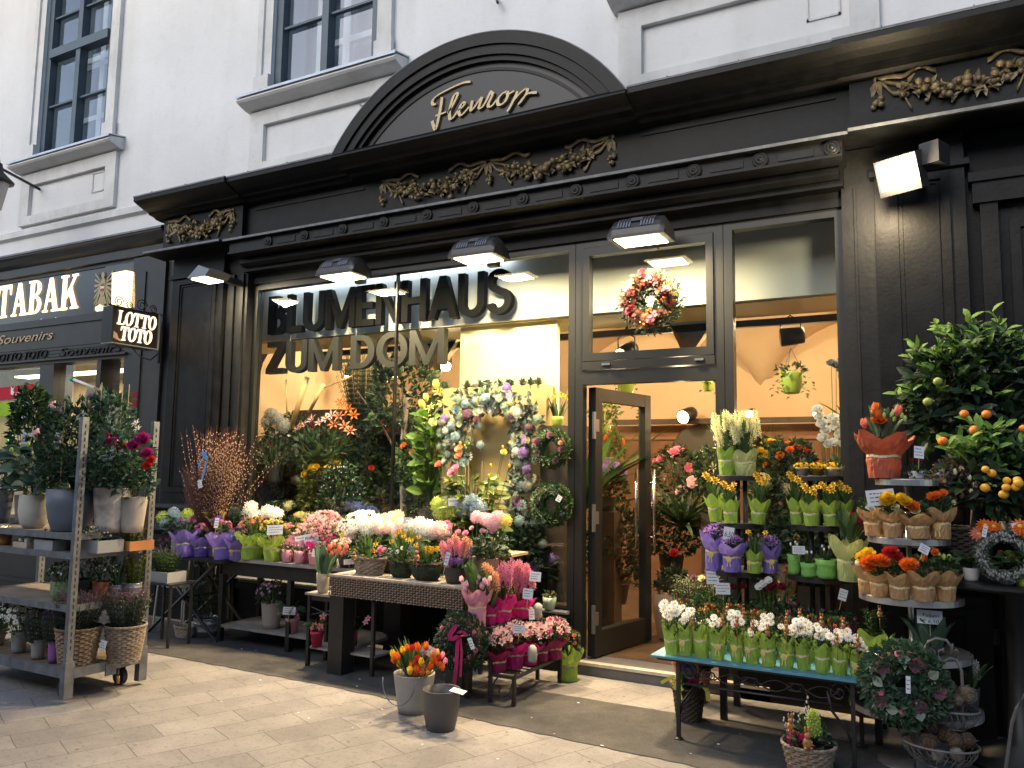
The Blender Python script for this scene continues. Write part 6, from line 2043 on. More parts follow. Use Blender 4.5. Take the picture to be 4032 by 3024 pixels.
violet = (('first from the left', 401, 1203, 5.24, 36, 54, 'w'), ('second from the left', 436, 1202, 5.34, 34, 40, 'w'), ('third from the left', 462, 1201, 5.42, 32, 44, 'f'), ('fourth from the left', 480, 1203, 5.28, 38, 54, 'ws'), ('rightmost', 511, 1202, 5.34, 38, 52, 'ws'))
for i, (o_, px, py, Y, w, h, k_) in enumerate(violet):
    tp('wrapped_primula', 'pink primula in violet paper, %s in its row' % o_, 'potted plant', px, py, Y, zf, ('wrap', 'violet', w, h, k_), ('big', 'mid', 36, 24, 9, .05), [('pompom', 'pink' if i % 2 else 'lilac', 7, .042, 'dome'), ('pompom', 'magenta', 4, .042, 'dome')], 'violet wrapped primulas on the folding table', seed=300 + i, cards=[(469, 1145, 9, 20, '', .1)] if i == 3 else ())
zc = .752
for i, (o_, px, py, Y, w, h) in enumerate((('leftmost', 541, 1216, 5.38, 42, 58), ('middle', 566, 1212, 5.55, 36, 46), ('rightmost', 590, 1220, 5.4, 40, 54))):
    tp('wrapped_kalanchoe', 'orange kalanchoe in green paper, %s of three on the console' % o_, 'potted plant', px, py, Y, zc, ('wrap', 'green', w, h, 'w'), ('bush', 'mid', 56, 40, 110, .03), [('pompom', ('salmon', 'orange', 'lemon')[i], 26, .028, 'dome'), ('pompom', 'yellow', 12, .024, 'dome')], 'green wrapped kalanchoes on the console', seed=320 + i, cards=[(597, 1158, 34, 20)] if i == 2 else ())
tp('potted_kalanchoe', 'salmon kalanchoe drift behind the pink pots', 'potted plant', 630, 1200, 5.65, zc, ('pot', 'dark', 60, 30), ('bush', 'mid', 110, 50, 200, .03), [('pompom', 'peach', 44, .028, 'dome'), ('pompom', 'yellow', 20, .024, 'dome')])
tp('daffodil_pot', 'few yellow daffodils in front of the window behind the kalanchoes', 'potted plant', 655, 1180, 5.75, zc, ('pot', 'dark', 26, 24), ('blade', 'mid', 30, 44, 12, .012), [('daffodil', 'yellow', 4, .05, [(638, 1112), (650, 1108), (655, 1122), (663, 1126)])])
for i, (o_, px, py, Y) in enumerate((('first from the left', 604, 1216, 5.44), ('second from the left', 620, 1221, 5.38), ('third from the left', 647, 1222, 5.37), ('rightmost', 678, 1222, 5.36))):
    tp('potted_plant', 'tiny blooms in a small pale pink pot, %s on the console' % o_, 'potted plant', px, py, Y, zc, ('bell', 'pink', 25, 27), ('bush', 'dark', 34, 22, 70, .022), [('pompom', 'pale', 8, .018, 'dome')], 'small pink pots on the console', seed=340 + i, cards=[(682, 1203, 18, 16, '', .1)] if i == 3 else ())
for i, (o_, px, py, Y, c_, f_) in enumerate((('left', 622, 1205, 5.52, 'pink', 'pink'), ('middle', 652, 1205, 5.52, 'pink', 'pale'), ('right', 690, 1206, 5.5, 'magenta', 'pink'))):
    tp('wrapped_cyclamen', 'pink cyclamen in %s, %s of three behind the pink pots' % ({'pink': 'pink paper', 'magenta': 'magenta paper'}[c_], o_), 'potted plant', px, py, Y, zc, ('wrap', c_, 42, 52, 'w'), ('bush', 'mid', 44, 30, 60, .03), [('cyclamen', f_, 18, .045, 'dome')], 'wrapped cyclamens on the console', seed=350 + i, cards=[((0, 0), (653, 1181), (672, 1176))[i] + (34, 26, ('', '', 'Primeln|3,90')[i], -.2)] if i else ())
tp('potted_campanula', 'pale pink flowering mound left of the white daisies', 'potted plant', 700, 1190, 5.6, zc, ('pot', 'dark', 50, 36), ('bush', 'warm', 92, 78, 240, .03), [('pompom', 'pale', 80, .038, 'dome'), ('pompom', 'pink', 40, .03, 'dome')])
tp('potted_daisy', 'large dome of white daisies in front of the window', 'potted plant', 785, 1200, 5.62, .759, ('pot', 'dark', 60, 36), ('bush', 'mid', 116, 84, 320, .035), [('daisy', 'white', 120, .055, 'dome')])
tp('potted_hydrangea', 'white and rose hydrangea left of the big green leaves', 'potted plant', 800, 1215, 5.5, .759, ('pot', 'dark', 60, 30), ('big', 'mid', 120, 44, 34, .1), [('cluster', 'white', 4, .13, [(765, 1142), (786, 1134), (812, 1130), (795, 1146)]), ('cluster', 'blush', 3, .12, [(822, 1144), (840, 1140), (760, 1160)]), ('cluster', 'lemon', 1, .08, [(745, 1158)])])
tp('potted_hydrangea', 'white and rose hydrangea above the mossy bowls', 'potted plant', 905, 1220, 5.45, .759, ('pot', 'dark', 60, 30), ('big', 'mid', 120, 50, 36, .1), [('cluster', 'blush', 4, .12, [(868, 1134), (860, 1150), (938, 1152), (951, 1144)]), ('cluster', 'white', 4, .13, [(888, 1138), (908, 1134), (928, 1142), (914, 1150)]), ('cluster', 'lemon', 2, .11, [(895, 1152), (880, 1156)])], cards=[(880, 1132, 20, 14)])
tp('potted_tulip', 'salmon tulips in a burlap covered pot on the small stand', 'potted plant', 697, 1283, 5.12, .578, ('bell', 'bur', 30, 42), [('blade', 'blue', 70, 70, 13, .06)], [('tulip', 'salmon', 9, .055, [(712, 1182), (722, 1176), (733, 1184), (745, 1190), (738, 1196), (704, 1190), (726, 1192), (716, 1196), (748, 1182)])])
# hydrangeas and roses at the window
tp('potted_hydrangea', 'lime green hydrangea with a white price card', 'potted plant', 962, 1180, 5.6, .759, ('pot', 'dark', 44, 36), ('big', 'dark', 80, 50, 30, .1), [('cluster', 'lime', 4, .125, [(948, 1090), (970, 1096), (955, 1108), (978, 1108)])], cards=[(983, 1093, 30, 16, 'HORTENSIE|9')])
tp('potted_hydrangea', 'pale blue hydrangea right of the lime green one', 'potted plant', 1018, 1175, 5.62, .759, ('pot', 'dark', 44, 36), ('big', 'dark', 70, 50, 26, .1), [('cluster', 'sky', 5, .125, [(1003, 1090), (1022, 1082), (1035, 1096), (1004, 1108), (1022, 1108)])])
tp('potted_rose', 'tall rose bush with salmon blooms on bamboo canes', 'potted plant', 1020, 1180, 5.75, .759, ('pot', 'tan', 60, 40), [('big', 'warm', 184, 190, 260, .1, 10), ('big', 'mid', 130, 190, 90, .1, 10)], [('rose', 'pink', 2, .085, [(984, 1012, .2), (978, 1020, .18)]), ('rose', 'salmon', 1, .065, [(947, 1003, .2)]), ('rose', 'peach', 2, .075, [(992, 970, .1), (991, 984, .12)]), ('bud', 'yellow', 5, .03, [(994, 958, .1), (1086, 966, .1), (1060, 1006, .15), (1100, 1006, .12), (1056, 1028, .2)]), ('rose', 'lemon', 1, .06, [(1088, 977, .1)]), ('bud', 'lime', 4, .022, [(1004, 963, .1), (1013, 958, .1), (1007, 968, .1), (981, 961, .1)])], sticks=6)
tp('potted_hydrangea', 'pink hydrangea in the left of two tall clay pots', 'potted plant', 1031, 1245, 5.3, .759, ('pot', 'beige', 26, 52), [('big', 'dark', 70, 50, 30, .07)], [('cluster', 'pale', 2, .1, [(1030, 1118), (1046, 1122)]), ('rose', 'pale', 3, .045, [(1019, 1141), (1042, 1147), (1048, 1150)])])
tp('potted_hydrangea', 'pink hydrangea in the right of two tall clay pots', 'potted plant', 1060, 1244, 5.25, .759, ('pot', 'tan', 36, 52), [('big', 'dark', 84, 52, 40, .07), ('bush', 'dark', 90, 60, 120, .045)], [('cluster', 'pale', 3, .11, [(1058, 1125), (1076, 1118), (1068, 1132)]), ('cluster', 'lemon', 1, .09, [(1093, 1126)]), ('rose', 'pale', 1, .05, [(1066, 1148)])])
# spring baskets on the rattan table
zr = .759
tp('spring_basket', 'oval grey wicker basket with daffodils and a small rabbit', 'flower basket', 798, 1242, 5.14, zr, ('oval', 'wickg', 84, 34), [('blade', 'mid', 60, 58, 16, .03), ('bush', 'dark', 74, 34, 130, .04)], [('daffodil', 'yellow', 2, .055, [(812, 1176), (806, 1190)]), ('pompom', 'lemon', 12, .03, [(775 + k * 7, 1210 - (k % 3) * 4) for k in range(6)]), ('star', 'sky', 9, .02, [(744 + k * 3, 1186 + (k % 4) * 5) for k in range(9)])], cards=[(754, 1219, 24, 11, '', -.1, .0)])
tp('spring_bowl', 'left mossy bowl with daffodils and pink primula', 'flower basket', 867, 1249, 5.14, zr, ('nest', 'moss', 56, 36), [('blade', 'mid', 44, 70, 18, .02), ('bush', 'dark', 56, 30, 90, .035)], [('daffodil', 'yellow', 5, .05, [(857, 1155), (872, 1158), (846, 1170), (881, 1166), (864, 1148)]), ('rose', 'pink', 4, .045, [(818, 1190), (824, 1194), (830, 1188), (822, 1184)]), ('daisy', 'white', 2, .045, [(869, 1184), (858, 1192)])])
tp('spring_bowl', 'right mossy bowl with a key sign and yellow primula', 'flower basket', 921, 1255, 5.12, zr, ('nest', 'moss', 70, 38), [('blade', 'mid', 50, 62, 18, .02), ('bush', 'dark', 66, 30, 100, .035)], [('daffodil', 'yellow', 3, .05, [(899, 1178), (905, 1160), (890, 1168)]), ('pompom', 'yellow', 16, .03, [(916 + (k % 6) * 6, 1184 + (k // 6) * 5) for k in range(16)]), ('star', 'blue', 12, .024, [(880 + k * 3, 1188 - (k % 3) * 5) for k in range(12)])])
tp('spring_bowl', 'dark bowl of pink hyacinths and violet primula', 'flower basket', 986, 1253, 5.12, zr, ('pot', 'dark', 58, 34), [('blade', 'mid', 60, 50, 22, .025)], [('hyacinth', 'pink', 5, .12, [(960, 1190), (974, 1182), (988, 1180), (1000, 1184), (968, 1200)]), ('hyacinth', 'peach', 3, .12, [(984, 1172), (1003, 1176), (1012, 1186)]), ('pompom', 'purple', 12, .035, [(968 + (k % 5) * 7, 1210 + (k // 5) * 5, .12) for k in range(12)]), ('hyacinth', 'blue', 3, .06, [(961, 1184), (1017, 1188), (1010, 1200)])], cards=[(962, 1221, 8, 26, '', .2, .5)])


def rabbit(px, py, Y, label, s=1.0, stick=.1):
    p = at(px, py, Y)
    def mk():
        b = MB()
        b.ball((0, 0, .0), .015, 10, 7, 0, 1, 1, 1.25); b.ball((0, -.004, .026), .0105, 10, 7)
        for sg in (-1, 1):
            b.ball((sg * .006, -.001, .043), .0045, 7, 6, 0, 1, .8, 2.6); b.ball((sg * .009, -.011, -.012), .006, 7, 5, 0, 1, 1.3, .8); b.ball((sg * .010, -.011, .006), .0045, 6, 5, 0, .8, 1, 1.5)
        b.tube([(0, 0, -.015), (0, 0, -stick)], .0016, 4)
        return b.mesh('rabbit_figure', M('rabbit_clay', (.33, .15, .05), .45, var=.2, scale=60), True)
    t = put('rabbit_figure', cached(('rabbit', stick), mk), None, p, (0, 0, random.uniform(-.5, .9)), s)
    return tag(t, label, 'rabbit figure', 'little rabbit figures stuck in the pots')


random.seed(5)
rabbit(900, 1205, 4.86, 'rabbit figure in the grey wicker basket of daffodils' if 0 else 'orange rabbit figure on the right mossy bowl', 1.5, .05)
rabbit(766, 1204, 4.88, 'small brown rabbit figure in the oval grey wicker basket', 1.2, .05)
# ------------------------------------------------------------------ on the low shelf of the console and the floor behind
tp('potted_cineraria', 'dark purple daisy bush in a beige pot on the low console shelf', 'potted plant', 585, 1372, 5.45, .156, ('pot', 'beige', 46, 55), ('bush', 'dark', 74, 52, 200, .03), [('daisy', 'mauve', 60, .032, 'dome', PAPER)])
tp('potted_cyclamen', 'pink cyclamen with broad leaves in a rose coloured pot', 'potted plant', 630, 1380, 5.4, .156, ('rim', 'pink', 32, 32), ('big', 'mid', 50, 32, 16, .07), [('cyclamen', 'pink', 6, .05, [(607, 1316), (612, 1322), (640, 1322), (634, 1314), (604, 1326), (645, 1330)])], cards=[(624, 1328, 28, 16)])
tp('potted_impatiens', 'coral bloom in a raspberry pot on the low shelf of the small stand', 'potted plant', 684, 1405, 5.1, .156, ('rim', 'redpot', 30, 34), ('big', 'dark', 40, 30, 14, .06), [('star', 'salmon', 4, .07, [(680, 1350), (698, 1332), (692, 1354), (676, 1356)])])
tp('potted_impatiens', 'raspberry pot in shade below the rattan table', 'potted plant', 755, 1404, 5.15, .156, ('rim', 'redpot', 32, 40), ('big', 'dark', 46, 34, 16, .06), [('star', 'pink', 3, .06, [(795, 1336), (790, 1344), (752, 1360)])])
tp('box_ball', 'clipped dark ball shrub in a galvanised tub below the folding table', 'potted plant', 447, 1374, 5.45, 0, ('zinc', 'zinc', 62, 40), ('bush', 'dark', 74, 90, 700, .022))
t = tp('wire_basket', 'pale wire basket under the folding table', 'basket', 398, 1350, 5.3, 0, ('oval', 'palewood', 52, 22))
# ------------------------------------------------------------------ pink stand
tp('tulip_bouquet', 'bouquet of pale pink tulips in pink paper on the stepped stand', 'bouquet', 1030, 1362, 4.97, .5, ('wrap', 'pink', 42, 82, 'w'), ('blade', 'mid', 84, 66, 18, .065), [('tulip', 'pale', 13, .055, [(996, 1252), (1008, 1262), (1004, 1272), (1020, 1252), (1030, 1258), (1036, 1248), (1048, 1256), (1056, 1260), (1042, 1266), (1014, 1246), (1026, 1268), (1060, 1252), (1000, 1264)])])
for i, (o_, px, py, Y, w, h, pts, fc) in enumerate((
        ('left', 1058, 1352, 5.1, 26, 46, [(1046, 1244), (1054, 1234), (1062, 1240), (1068, 1250)], 'peach'),
        ('middle', 1082, 1346, 5.22, 40, 54, [(1083, 1240), (1090, 1250), (1078, 1250), (1092, 1236)], 'pink'),
        ('right', 1120, 1326, 5.45, 46, 44, [(1104, 1232), (1114, 1240), (1124, 1250), (1134, 1232), (1128, 1262), (1144, 1250), (1110, 1258), (1118, 1228), (1138, 1244)], 'pink'))):
    tp('wrapped_hyacinth', 'pink hyacinth in magenta paper, %s one on the upper step' % o_, 'potted plant', px, py, Y, .5, ('wrap', 'magenta', w, h, 'f'), ('blade', 'mid', 44, 54, 14, .035), [('hyacinth', fc, 9, .13, pts)], 'magenta wrapped hyacinths on the stepped stand', seed=400 + i, cards=[((0, 0, 0, 0)), ((1132, 1288, 20, 20)), ((1150, 1252, 24, 20))][i:i + 1] if i else ())
for i, (o_, px, py, Y, w, h, wc) in enumerate((('front left', 1074, 1460, 5.05, 40, 50, 'wine'), ('front middle', 1110, 1445, 5.2, 44, 62, 'magenta'), ('front right', 1142, 1432, 5.32, 36, 50, 'magenta'), ('rear left', 1168, 1424, 5.45, 34, 44, 'wine'), ('rear right', 1196, 1412, 5.58, 34, 46, 'wine'))):
    tp('wrapped_campanula', 'pale pink bellflowers in %s paper, %s on the lower step' % ('magenta' if wc == 'magenta' else 'wine red', o_), 'potted plant', px, py, Y, .2, ('wrap', wc, w, h, 'w'), ('bush', 'mid', 60, 46, 90, .04), [('bellf', 'blush', 40 if i < 3 else 24, .056, 'dome'), ('bellf', 'pale', 34, .054, 'dome'), ('bellf', 'pink', 10, .05, 'dome')] + ([('tulip', 'hot', 3, .05, 'dome')] if i > 2 else []), 'wrapped bellflowers on the lower step', seed=420 + i, cards=[(), [(1119, 1362, 28, 17)], [], [(1157, 1338, 12, 22)], []][i])
for px, py, Y, lb in ((1162, 1320, 5.5, 'cream plaster egg figure standing behind the bellflowers'), (1150, 1412, 5.2, 'white paper ornament between the wine red wraps')):
    t = thing('ornament', lb, 'ornament', at(px, py, Y)); b = MB(); b.lathe([(.022, -.06), (.034, -.04), (.028, -.01), (.035, .015), (.03, .04), (.014, .058), (.001, .06)], 12, jit=.12); b.build('plaster_body', M('aged_plaster', (.4, .38, .33), .8, var=.25, scale=30), t, True)
t = wreath('leaf_wreath', 'boxwood wreath with a long magenta ribbon leaning on the stepped stand', 997, 1386, 4.88, .135, .062, 'dark', 2600, .03, [('rose', 'pink', 7, .035), ('bud', 'grey', 120, .009)], seed=3, lean=-.15)
b = MB()
p = t.location
for pts, w_ in (([(985, 1350), (972, 1372), (975, 1384), (990, 1372)], .022), ([(990, 1368), (1000, 1362), (1008, 1372), (996, 1374)], .02), ([(990, 1374), (988, 1400), (986, 1440), (980, 1490)], .017), ([(994, 1374), (998, 1410), (996, 1440), (995, 1462)], .012)):
    P = [at(x, y, 4.775 - .004 * i) - p for i, (x, y) in enumerate(pts)]
    for a_, c_ in zip(P, P[1:]):
        b.add([a_ + Vector((-w_, 0, 0)), a_ + Vector((w_, -.006, 0)), c_ + Vector((w_, -.006, 0)), c_ + Vector((-w_, 0, 0))], [(0, 1, 2, 3)])
b.build('satin_ribbon', M('magenta_satin', (.33, .012, .1), .35, var=.25, scale=20), t)
card(t, at(1022, 1402, 4.76) - p, .03, .075, '', .2, -.1, -.45, stick=False)
tp('wrapped_rose', 'little red rose in green paper on the ground left of the step', 'potted plant', 1229, 1466, 5.78, .004, ('wrap', 'green', 36, 60, 'ws'), [('bush', 'mid', 54, 42, 160, .03)], [('rose', 'salmon', 5, .032, [(1228, 1378), (1242, 1384), (1229, 1390), (1216, 1392), (1243, 1400)])], seed=77)
tp('potted_primula', 'small yellow primula in a mint pot on the window ledge', 'potted plant', 1187, 1302, 5.99, .476, ('bell', 'mint', 30, 26), ('bush', 'mid', 28, 20, 60, .025), [('pompom', 'yellow', 6, .02, 'dome')])
# buckets
t = tp('tulip_bucket', 'grey handled bucket of orange tulips standing on the pavement', 'flower bucket', 893, 1540, 4.53, .0, ('pot', 'grey', 90, 82), [('blade', 'mid', 90, 74, 46, .03)], [('tulip', 'orange', 13, .062, [(850, 1425, .09), (858, 1418, .17), (880, 1400, .05), (902, 1398, .14), (890, 1436, .09), (900, 1445, .17), (897, 1456, .05), (912, 1452, .14), (930, 1440, .09), (935, 1424, .17), (946, 1430, .05), (920, 1396, .14), (955, 1440, .09)]), ('tulip', 'yellow', 8, .058, [(848, 1412, .17), (862, 1435, .05), (910, 1430, .14), (944, 1410, .09), (934, 1412, .17), (925, 1450, .05), (886, 1448, .14), (870, 1405, .09)]), ('tulip', 'red', 4, .056, [(890, 1400, .17), (940, 1430, .05), (900, 1424, .14), (948, 1422, .09)]), ('tulip', 'pink', 3, .056, [(938, 1408, .17), (955, 1416, .05), (962, 1428, .14)]), ('tulip', 'mauve', 2, .045, [(914, 1442, .09), (916, 1414, .17)])], cards=[(918, 1413, 25, 20, 'Tulpen|5', .5)], seed=90)
b = MB(); k = mpp(t.location)
b.tube([(-.47 * 90 * k * cos(a) - .0, -.17 - .02 * sin(a), 78 * k - 50 * k * sin(a)) for a in [pi * i / 12 for i in range(13)]], .004, 5); b.build('wire_handle', STEEL, t, True)
t = thing('empty_bucket', 'empty dark grey plastic bucket with a loose white card on its rim', 'bucket', at(952, 1573, 4.33, 0))
k = mpp(t.location)
b = MB(); r = 41 * k; h = 84 * k
b.lathe([(r * .72, 0), (r * .76, h * .02), (r * .86, h * .25), (r * .96, h * .6), (r, h * .98), (r * 1.01, h), (r * .95, h), (r * .9, h * .6), (r * .72, h * .06), (.001, h * .05)], 40); b.build('pail', M('dark_plastic', (.075, .068, .068), .45), t, True)
o = card(t, (.13, -.04, h + .002), .1, .05, '', 0, -1.35, .1, stick=False)
# hanging wreaths on the window post
wreath('leaf_wreath', 'upper wreath of box and dusky roses hanging by the door', 1191, 968, 5.98, .115, .044, 'mid', 2000, .03, [('rose', 'mauve', 5, .065), ('bud', 'sky', 26, .012), ('rose', 'peach', 2, .04)], seed=5)
wreath('leaf_wreath', 'lower green leaf wreath hanging by the door', 1191, 1090, 5.98, .122, .05, 'mid', 2200, .034, [('bud', 'blue', 20, .013), ('star', 'sky', 14, .03)], seed=6, cards=[(1204, 1083, .04, .05, '', .5)])
wreath('flower_wreath', 'full wreath of dark red and cream roses in the fanlight', 1405, 651, 6.0, .158, .1, 'dark', 900, .04, [('rose', 'brown', 13, .085), ('rose', 'mauve', 8, .075), ('rose', 'wine', 13, .075), ('pompom', 'rust', 60, .036), ('rose', 'cream', 5, .05), ('pompom', 'orange', 36, .03), ('pompom', 'yellow', 26, .026)], seed=8)

# fuller back rows on the tables
for lb, nm_, px, py, Y, z, fo, fl_ in (
        ('pale pink azalea cushion behind the kalanchoes', 'potted_azalea', 690, 1150, 5.78, zc, ('bush', 'mid', 90, 70, 220, .035), [('pompom', 'blush', 60, .04, 'dome'), ('pompom', 'pink', 24, .032, 'dome')]),
        ('blush and yellow primulas in front of the white daisy dome', 'potted_primula', 748, 1205, 5.4, zr, ('big', 'mid', 70, 34, 24, .06), [('pompom', 'blush', 26, .042, 'dome'), ('pompom', 'lemon', 12, .036, 'dome')]),
        ('cream hydrangea between the two rosy ones', 'potted_hydrangea', 850, 1205, 5.6, zr, ('big', 'lime', 96, 60, 30, .09), [('cluster', 'white', 3, .12, [(846, 1122), (862, 1132), (840, 1134)]), ('cluster', 'cream', 2, .11, [(858, 1118), (832, 1124)])]),
        ('blush hydrangea behind the right mossy bowl', 'potted_hydrangea', 955, 1215, 5.5, zr, ('big', 'dark', 96, 54, 34, .08), [('cluster', 'blush', 4, .12, [(946, 1140), (962, 1148), (934, 1146), (956, 1158)]), ('rose', 'pink', 2, .05, [(972, 1136), (965, 1130)])]),
        ('blue forget me nots beside the daffodil bowls', 'potted_plant', 842, 1225, 5.3, zr, ('bush', 'mid', 60, 36, 130, .03), [('star', 'sky', 40, .02, 'dome')]),
        ('magenta primulas low between the pink pots', 'potted_primula', 712, 1212, 5.42, zc, ('big', 'mid', 60, 34, 20, .06), [('pompom', 'magenta', 12, .04, 'dome'), ('pompom', 'hot', 10, .036, 'dome')]),
        ('dark leaved roses between hydrangeas and clay pots', 'potted_rose', 1000, 1225, 5.4, zr, ('bush', 'dark', 90, 66, 260, .05), [('rose', 'pink', 3, .05, [(972, 1142), (1006, 1152), (990, 1150)])]),
        ('lavender blue bellflowers at the back of the folding table', 'potted_plant', 430, 1180, 5.6, zf, ('bush', 'mid', 70, 50, 160, .035), [('bellf', 'lilac', 20, .03, 'dome')])):
    tp(nm_, lb, 'potted plant', px, py, Y, z, ('pot', 'dark', 36, 24), fo, fl_)

# ------------------------------------------------------------------ right-hand display
YS = 5.6
for i, (o_, px, w) in enumerate((('left', 1571, 35), ('right', 1611, 42))):
    tp('wrapped_hyacinth', '%s of two white hyacinths in pale green paper topping the stand' % o_, 'potted plant', px, 1030, YS, zz[0] + .004, ('wrap', 'pale' if i else 'green', w, 56, ''), ('blade', 'mid', 58, 82, 20, .035), [('hyacinth', 'cream', 12, .11, [(px - 28 + k * 5, 922 + (k * 37 % 5) * 8 - (12 if i else 0), .06 * (k % 3) - .02) for k in range(12)])], 'white hyacinths on the black stand', seed=500 + i)
for i, (o_, px, py, Y, z, w, h) in enumerate((('left end of the left stand', 1547, 1128, 5.52, zz[1], 30, 56), ('second on the left stand', 1579, 1130, 5.45, zz[1], 34, 58), ('right end of the left stand', 1637, 1130, 5.5, zz[1], 36, 56),
                                            ('left end of the right stand', 1722, 1134, 5.52, zz2[1], 30, 56), ('second on the right stand', 1754, 1137, 5.44, zz2[1], 36, 58), ('third on the right stand', 1797, 1137, 5.46, zz2[1], 34, 56), ('right end of the right stand', 1826, 1134, 5.55, zz2[1], 28, 56))):
    top = (1035, 1038, 1030, 1034, 1050, 1048, 1050)[i]
    tp('wrapped_daffodil', 'little daffodils in green paper, %s' % o_, 'potted plant', px, py, Y, z + .004, ('wrap', 'green', w * .9, h, 'f'), ('blade', 'mid', 34, 46, 22, .014), [('daffodil', 'yellow', 7, .055, [(px - 14 + (k * 17 % 30), top + (k * 11 % 17) - 4, .03 + .03 * (k % 2)) for k in range(5 + i % 3)])], 'wrapped daffodils on the black stands', seed=510 + i)
for i, (o_, px, py, Y, col, w, h, fl_) in enumerate((('left', 1541, 1232, 5.46, 'violet', 34, 76, 'lilac'), ('middle', 1582, 1235, 5.4, 'violet', 40, 66, 'lilac'), ('right', 1664, 1233, 5.5, 'violet', 32, 66, 'lilac'))):
    tp('wrapped_freesia', '%s of three lilac freesias in violet paper on the lowest tray' % o_, 'potted plant', px, py, Y, zz[2] + .004, ('wrap', col, w, h, 'ws'), ('bush', 'dark', 40, 26, 60, .03), [('bellf', fl_, 24, .045, 'dome'), ('bellf', 'purple', 8, .04, 'dome')], 'violet wrapped freesias on the black stand', seed=530 + i, cards=[(1567, 1163, 20, 24, '6,50', .1)] if i == 0 else ())
tp('wrapped_daffodil', 'daffodil in green paper between the violet freesias', 'potted plant', 1629, 1235, 5.42, zz[2] + .004, ('wrap', 'green', 32, 56, 's'), ('blade', 'mid', 34, 46, 20, .014), [('daffodil', 'yellow', 2, .05, [(1611, 1141), (1650, 1141)])], 'wrapped daffodils on the black stands', seed=541)
for i, (o_, px, c_) in enumerate((('white', 1734, 'white'), ('yellow', 1766, 'yellow'), ('long white', 1799, 'white'))):
    tp('potted_primula', 'yellow primula in the %s pot on top of the right black stand' % o_, 'potted plant', px, 1031, 5.55, zz2[0] + .004, ('rim', c_, 36 if i == 2 else 30, 18), ('bush', 'mid', 36, 16, 80, .028), [('pompom', 'yellow', 26, .032, 'dome')], 'yellow primulas on the black stand', seed=550 + i)
for i, (o_, px, py, Y, w, h) in enumerate((('left', 1717, 1238, 5.5, 30, 42), ('middle', 1748, 1242, 5.42, 36, 30), ('right', 1786, 1244, 5.42, 46, 40))):
    tp('felt_pot', '%s of three bright green felt pots with shoots on the black stand' % o_, 'potted plant', px, py, Y, zz2[2] + .004, ('felt', 'felt', w, h), ('blade', 'mid', 34, 26, 10, .014), [('bud', 'white', 3, .018, 'up')], 'green felt pots on the black stand', seed=560 + i, cards=[(1726, 1197, 26, 17)] if i == 0 else ())
tp('wrapped_tulip', 'crimson tulips in pale green paper at the right end of the lowest tray', 'bouquet', 1834, 1246, 5.38, zz2[2] + .004, ('wrap', 'pale', 46, 92, 'w'), ('blade', 'dark', 70, 66, 20, .04), [('tulip', 'crimson', 8, .055, [(1830, 1132), (1838, 1124), (1846, 1128), (1854, 1134), (1862, 1138), (1870, 1144), (1842, 1138), (1858, 1128)])], seed=571)
# olive tree by the door and tan pot behind it
tp('olive_tree', 'bushy little olive tree beside the door opening', 'potted tree', 1505, 1400, 5.75, .0, ('pot', 'terra', 60, 70), [('sprig', 'olive', 112, 195, 300, .05)], seed=580)
tp('planter', 'large tan clay planter just inside the door', 'planter', 1452, 1330, 7.2, .1, ('bell', 'tan', 84, 98), ('bush', 'dark', 70, 60, 200, .05), [('rose', 'red', 1, .09, [(1456, 1195)])])
tp('planter', 'tall tan clay vase behind the right window', 'planter', 1692, 1150, 6.5, .62, ('bell', 'tan', 56, 84), ('strap', 'dark', 40, 40, 10, .03))
# shrubs on the bench behind the blue table
zbn = .502
tp('ranunculus_pot', 'leafy ranunculus with wine red blooms left of the bench', 'potted plant', 1546, 1345, 5.5, zbn, ('pot', 'dark', 50, 26), [('bush', 'mid', 130, 74, 480, .036)], [('rose', 'mauve', 4, .05, [(1498, 1247), (1524, 1254), (1530, 1242), (1530, 1232)]), ('rose', 'cream', 1, .055, [(1516, 1250)]), ('rose', 'crimson', 2, .045, [(1585, 1268), (1605, 1266)])], cards=[(1540, 1262, 26, 28), (1562, 1284, 30, 24)], seed=590)
tp('ranunculus_pot', 'ranunculus with white and crimson blooms in the middle of the bench', 'potted plant', 1660, 1348, 5.5, zbn, ('pot', 'dark', 50, 26), [('bush', 'mid', 120, 70, 420, .036)], [('rose', 'white', 3, .055, [(1648, 1262), (1640, 1268), (1660, 1254)]), ('rose', 'crimson', 3, .055, [(1672, 1264), (1664, 1270), (1690, 1268)])], seed=591)
for i, (o_, px, w) in enumerate((('left', 1708, 34), ('middle', 1756, 48), ('right', 1816, 46))):
    tp('wrapped_shrub', '%s of three green shrubs in magenta paper on the bench' % o_, 'potted plant', px, 1352, 5.45, zbn, ('wrap', 'wine' if i != 1 else 'magenta', w, 66, 'f'), ('bush', 'dark', 64, 40, 140, .035), [('bud', 'hot', 4, .02, 'dome')], 'magenta wrapped shrubs on the bench', seed=600 + i, cards=[(1817, 1295, 18, 24, '', .3)] if i == 2 else ())
tp('potted_ivy', 'yellowing ivy between the two black stands', 'potted plant', 1690, 1330, 5.7, zbn, ('pot', 'dark', 40, 30), ('bush', 'warm', 70, 90, 130, .05), [('rose', 'peach', 3, .04, [(1697, 1236), (1706, 1230), (1700, 1226)])], seed=611)
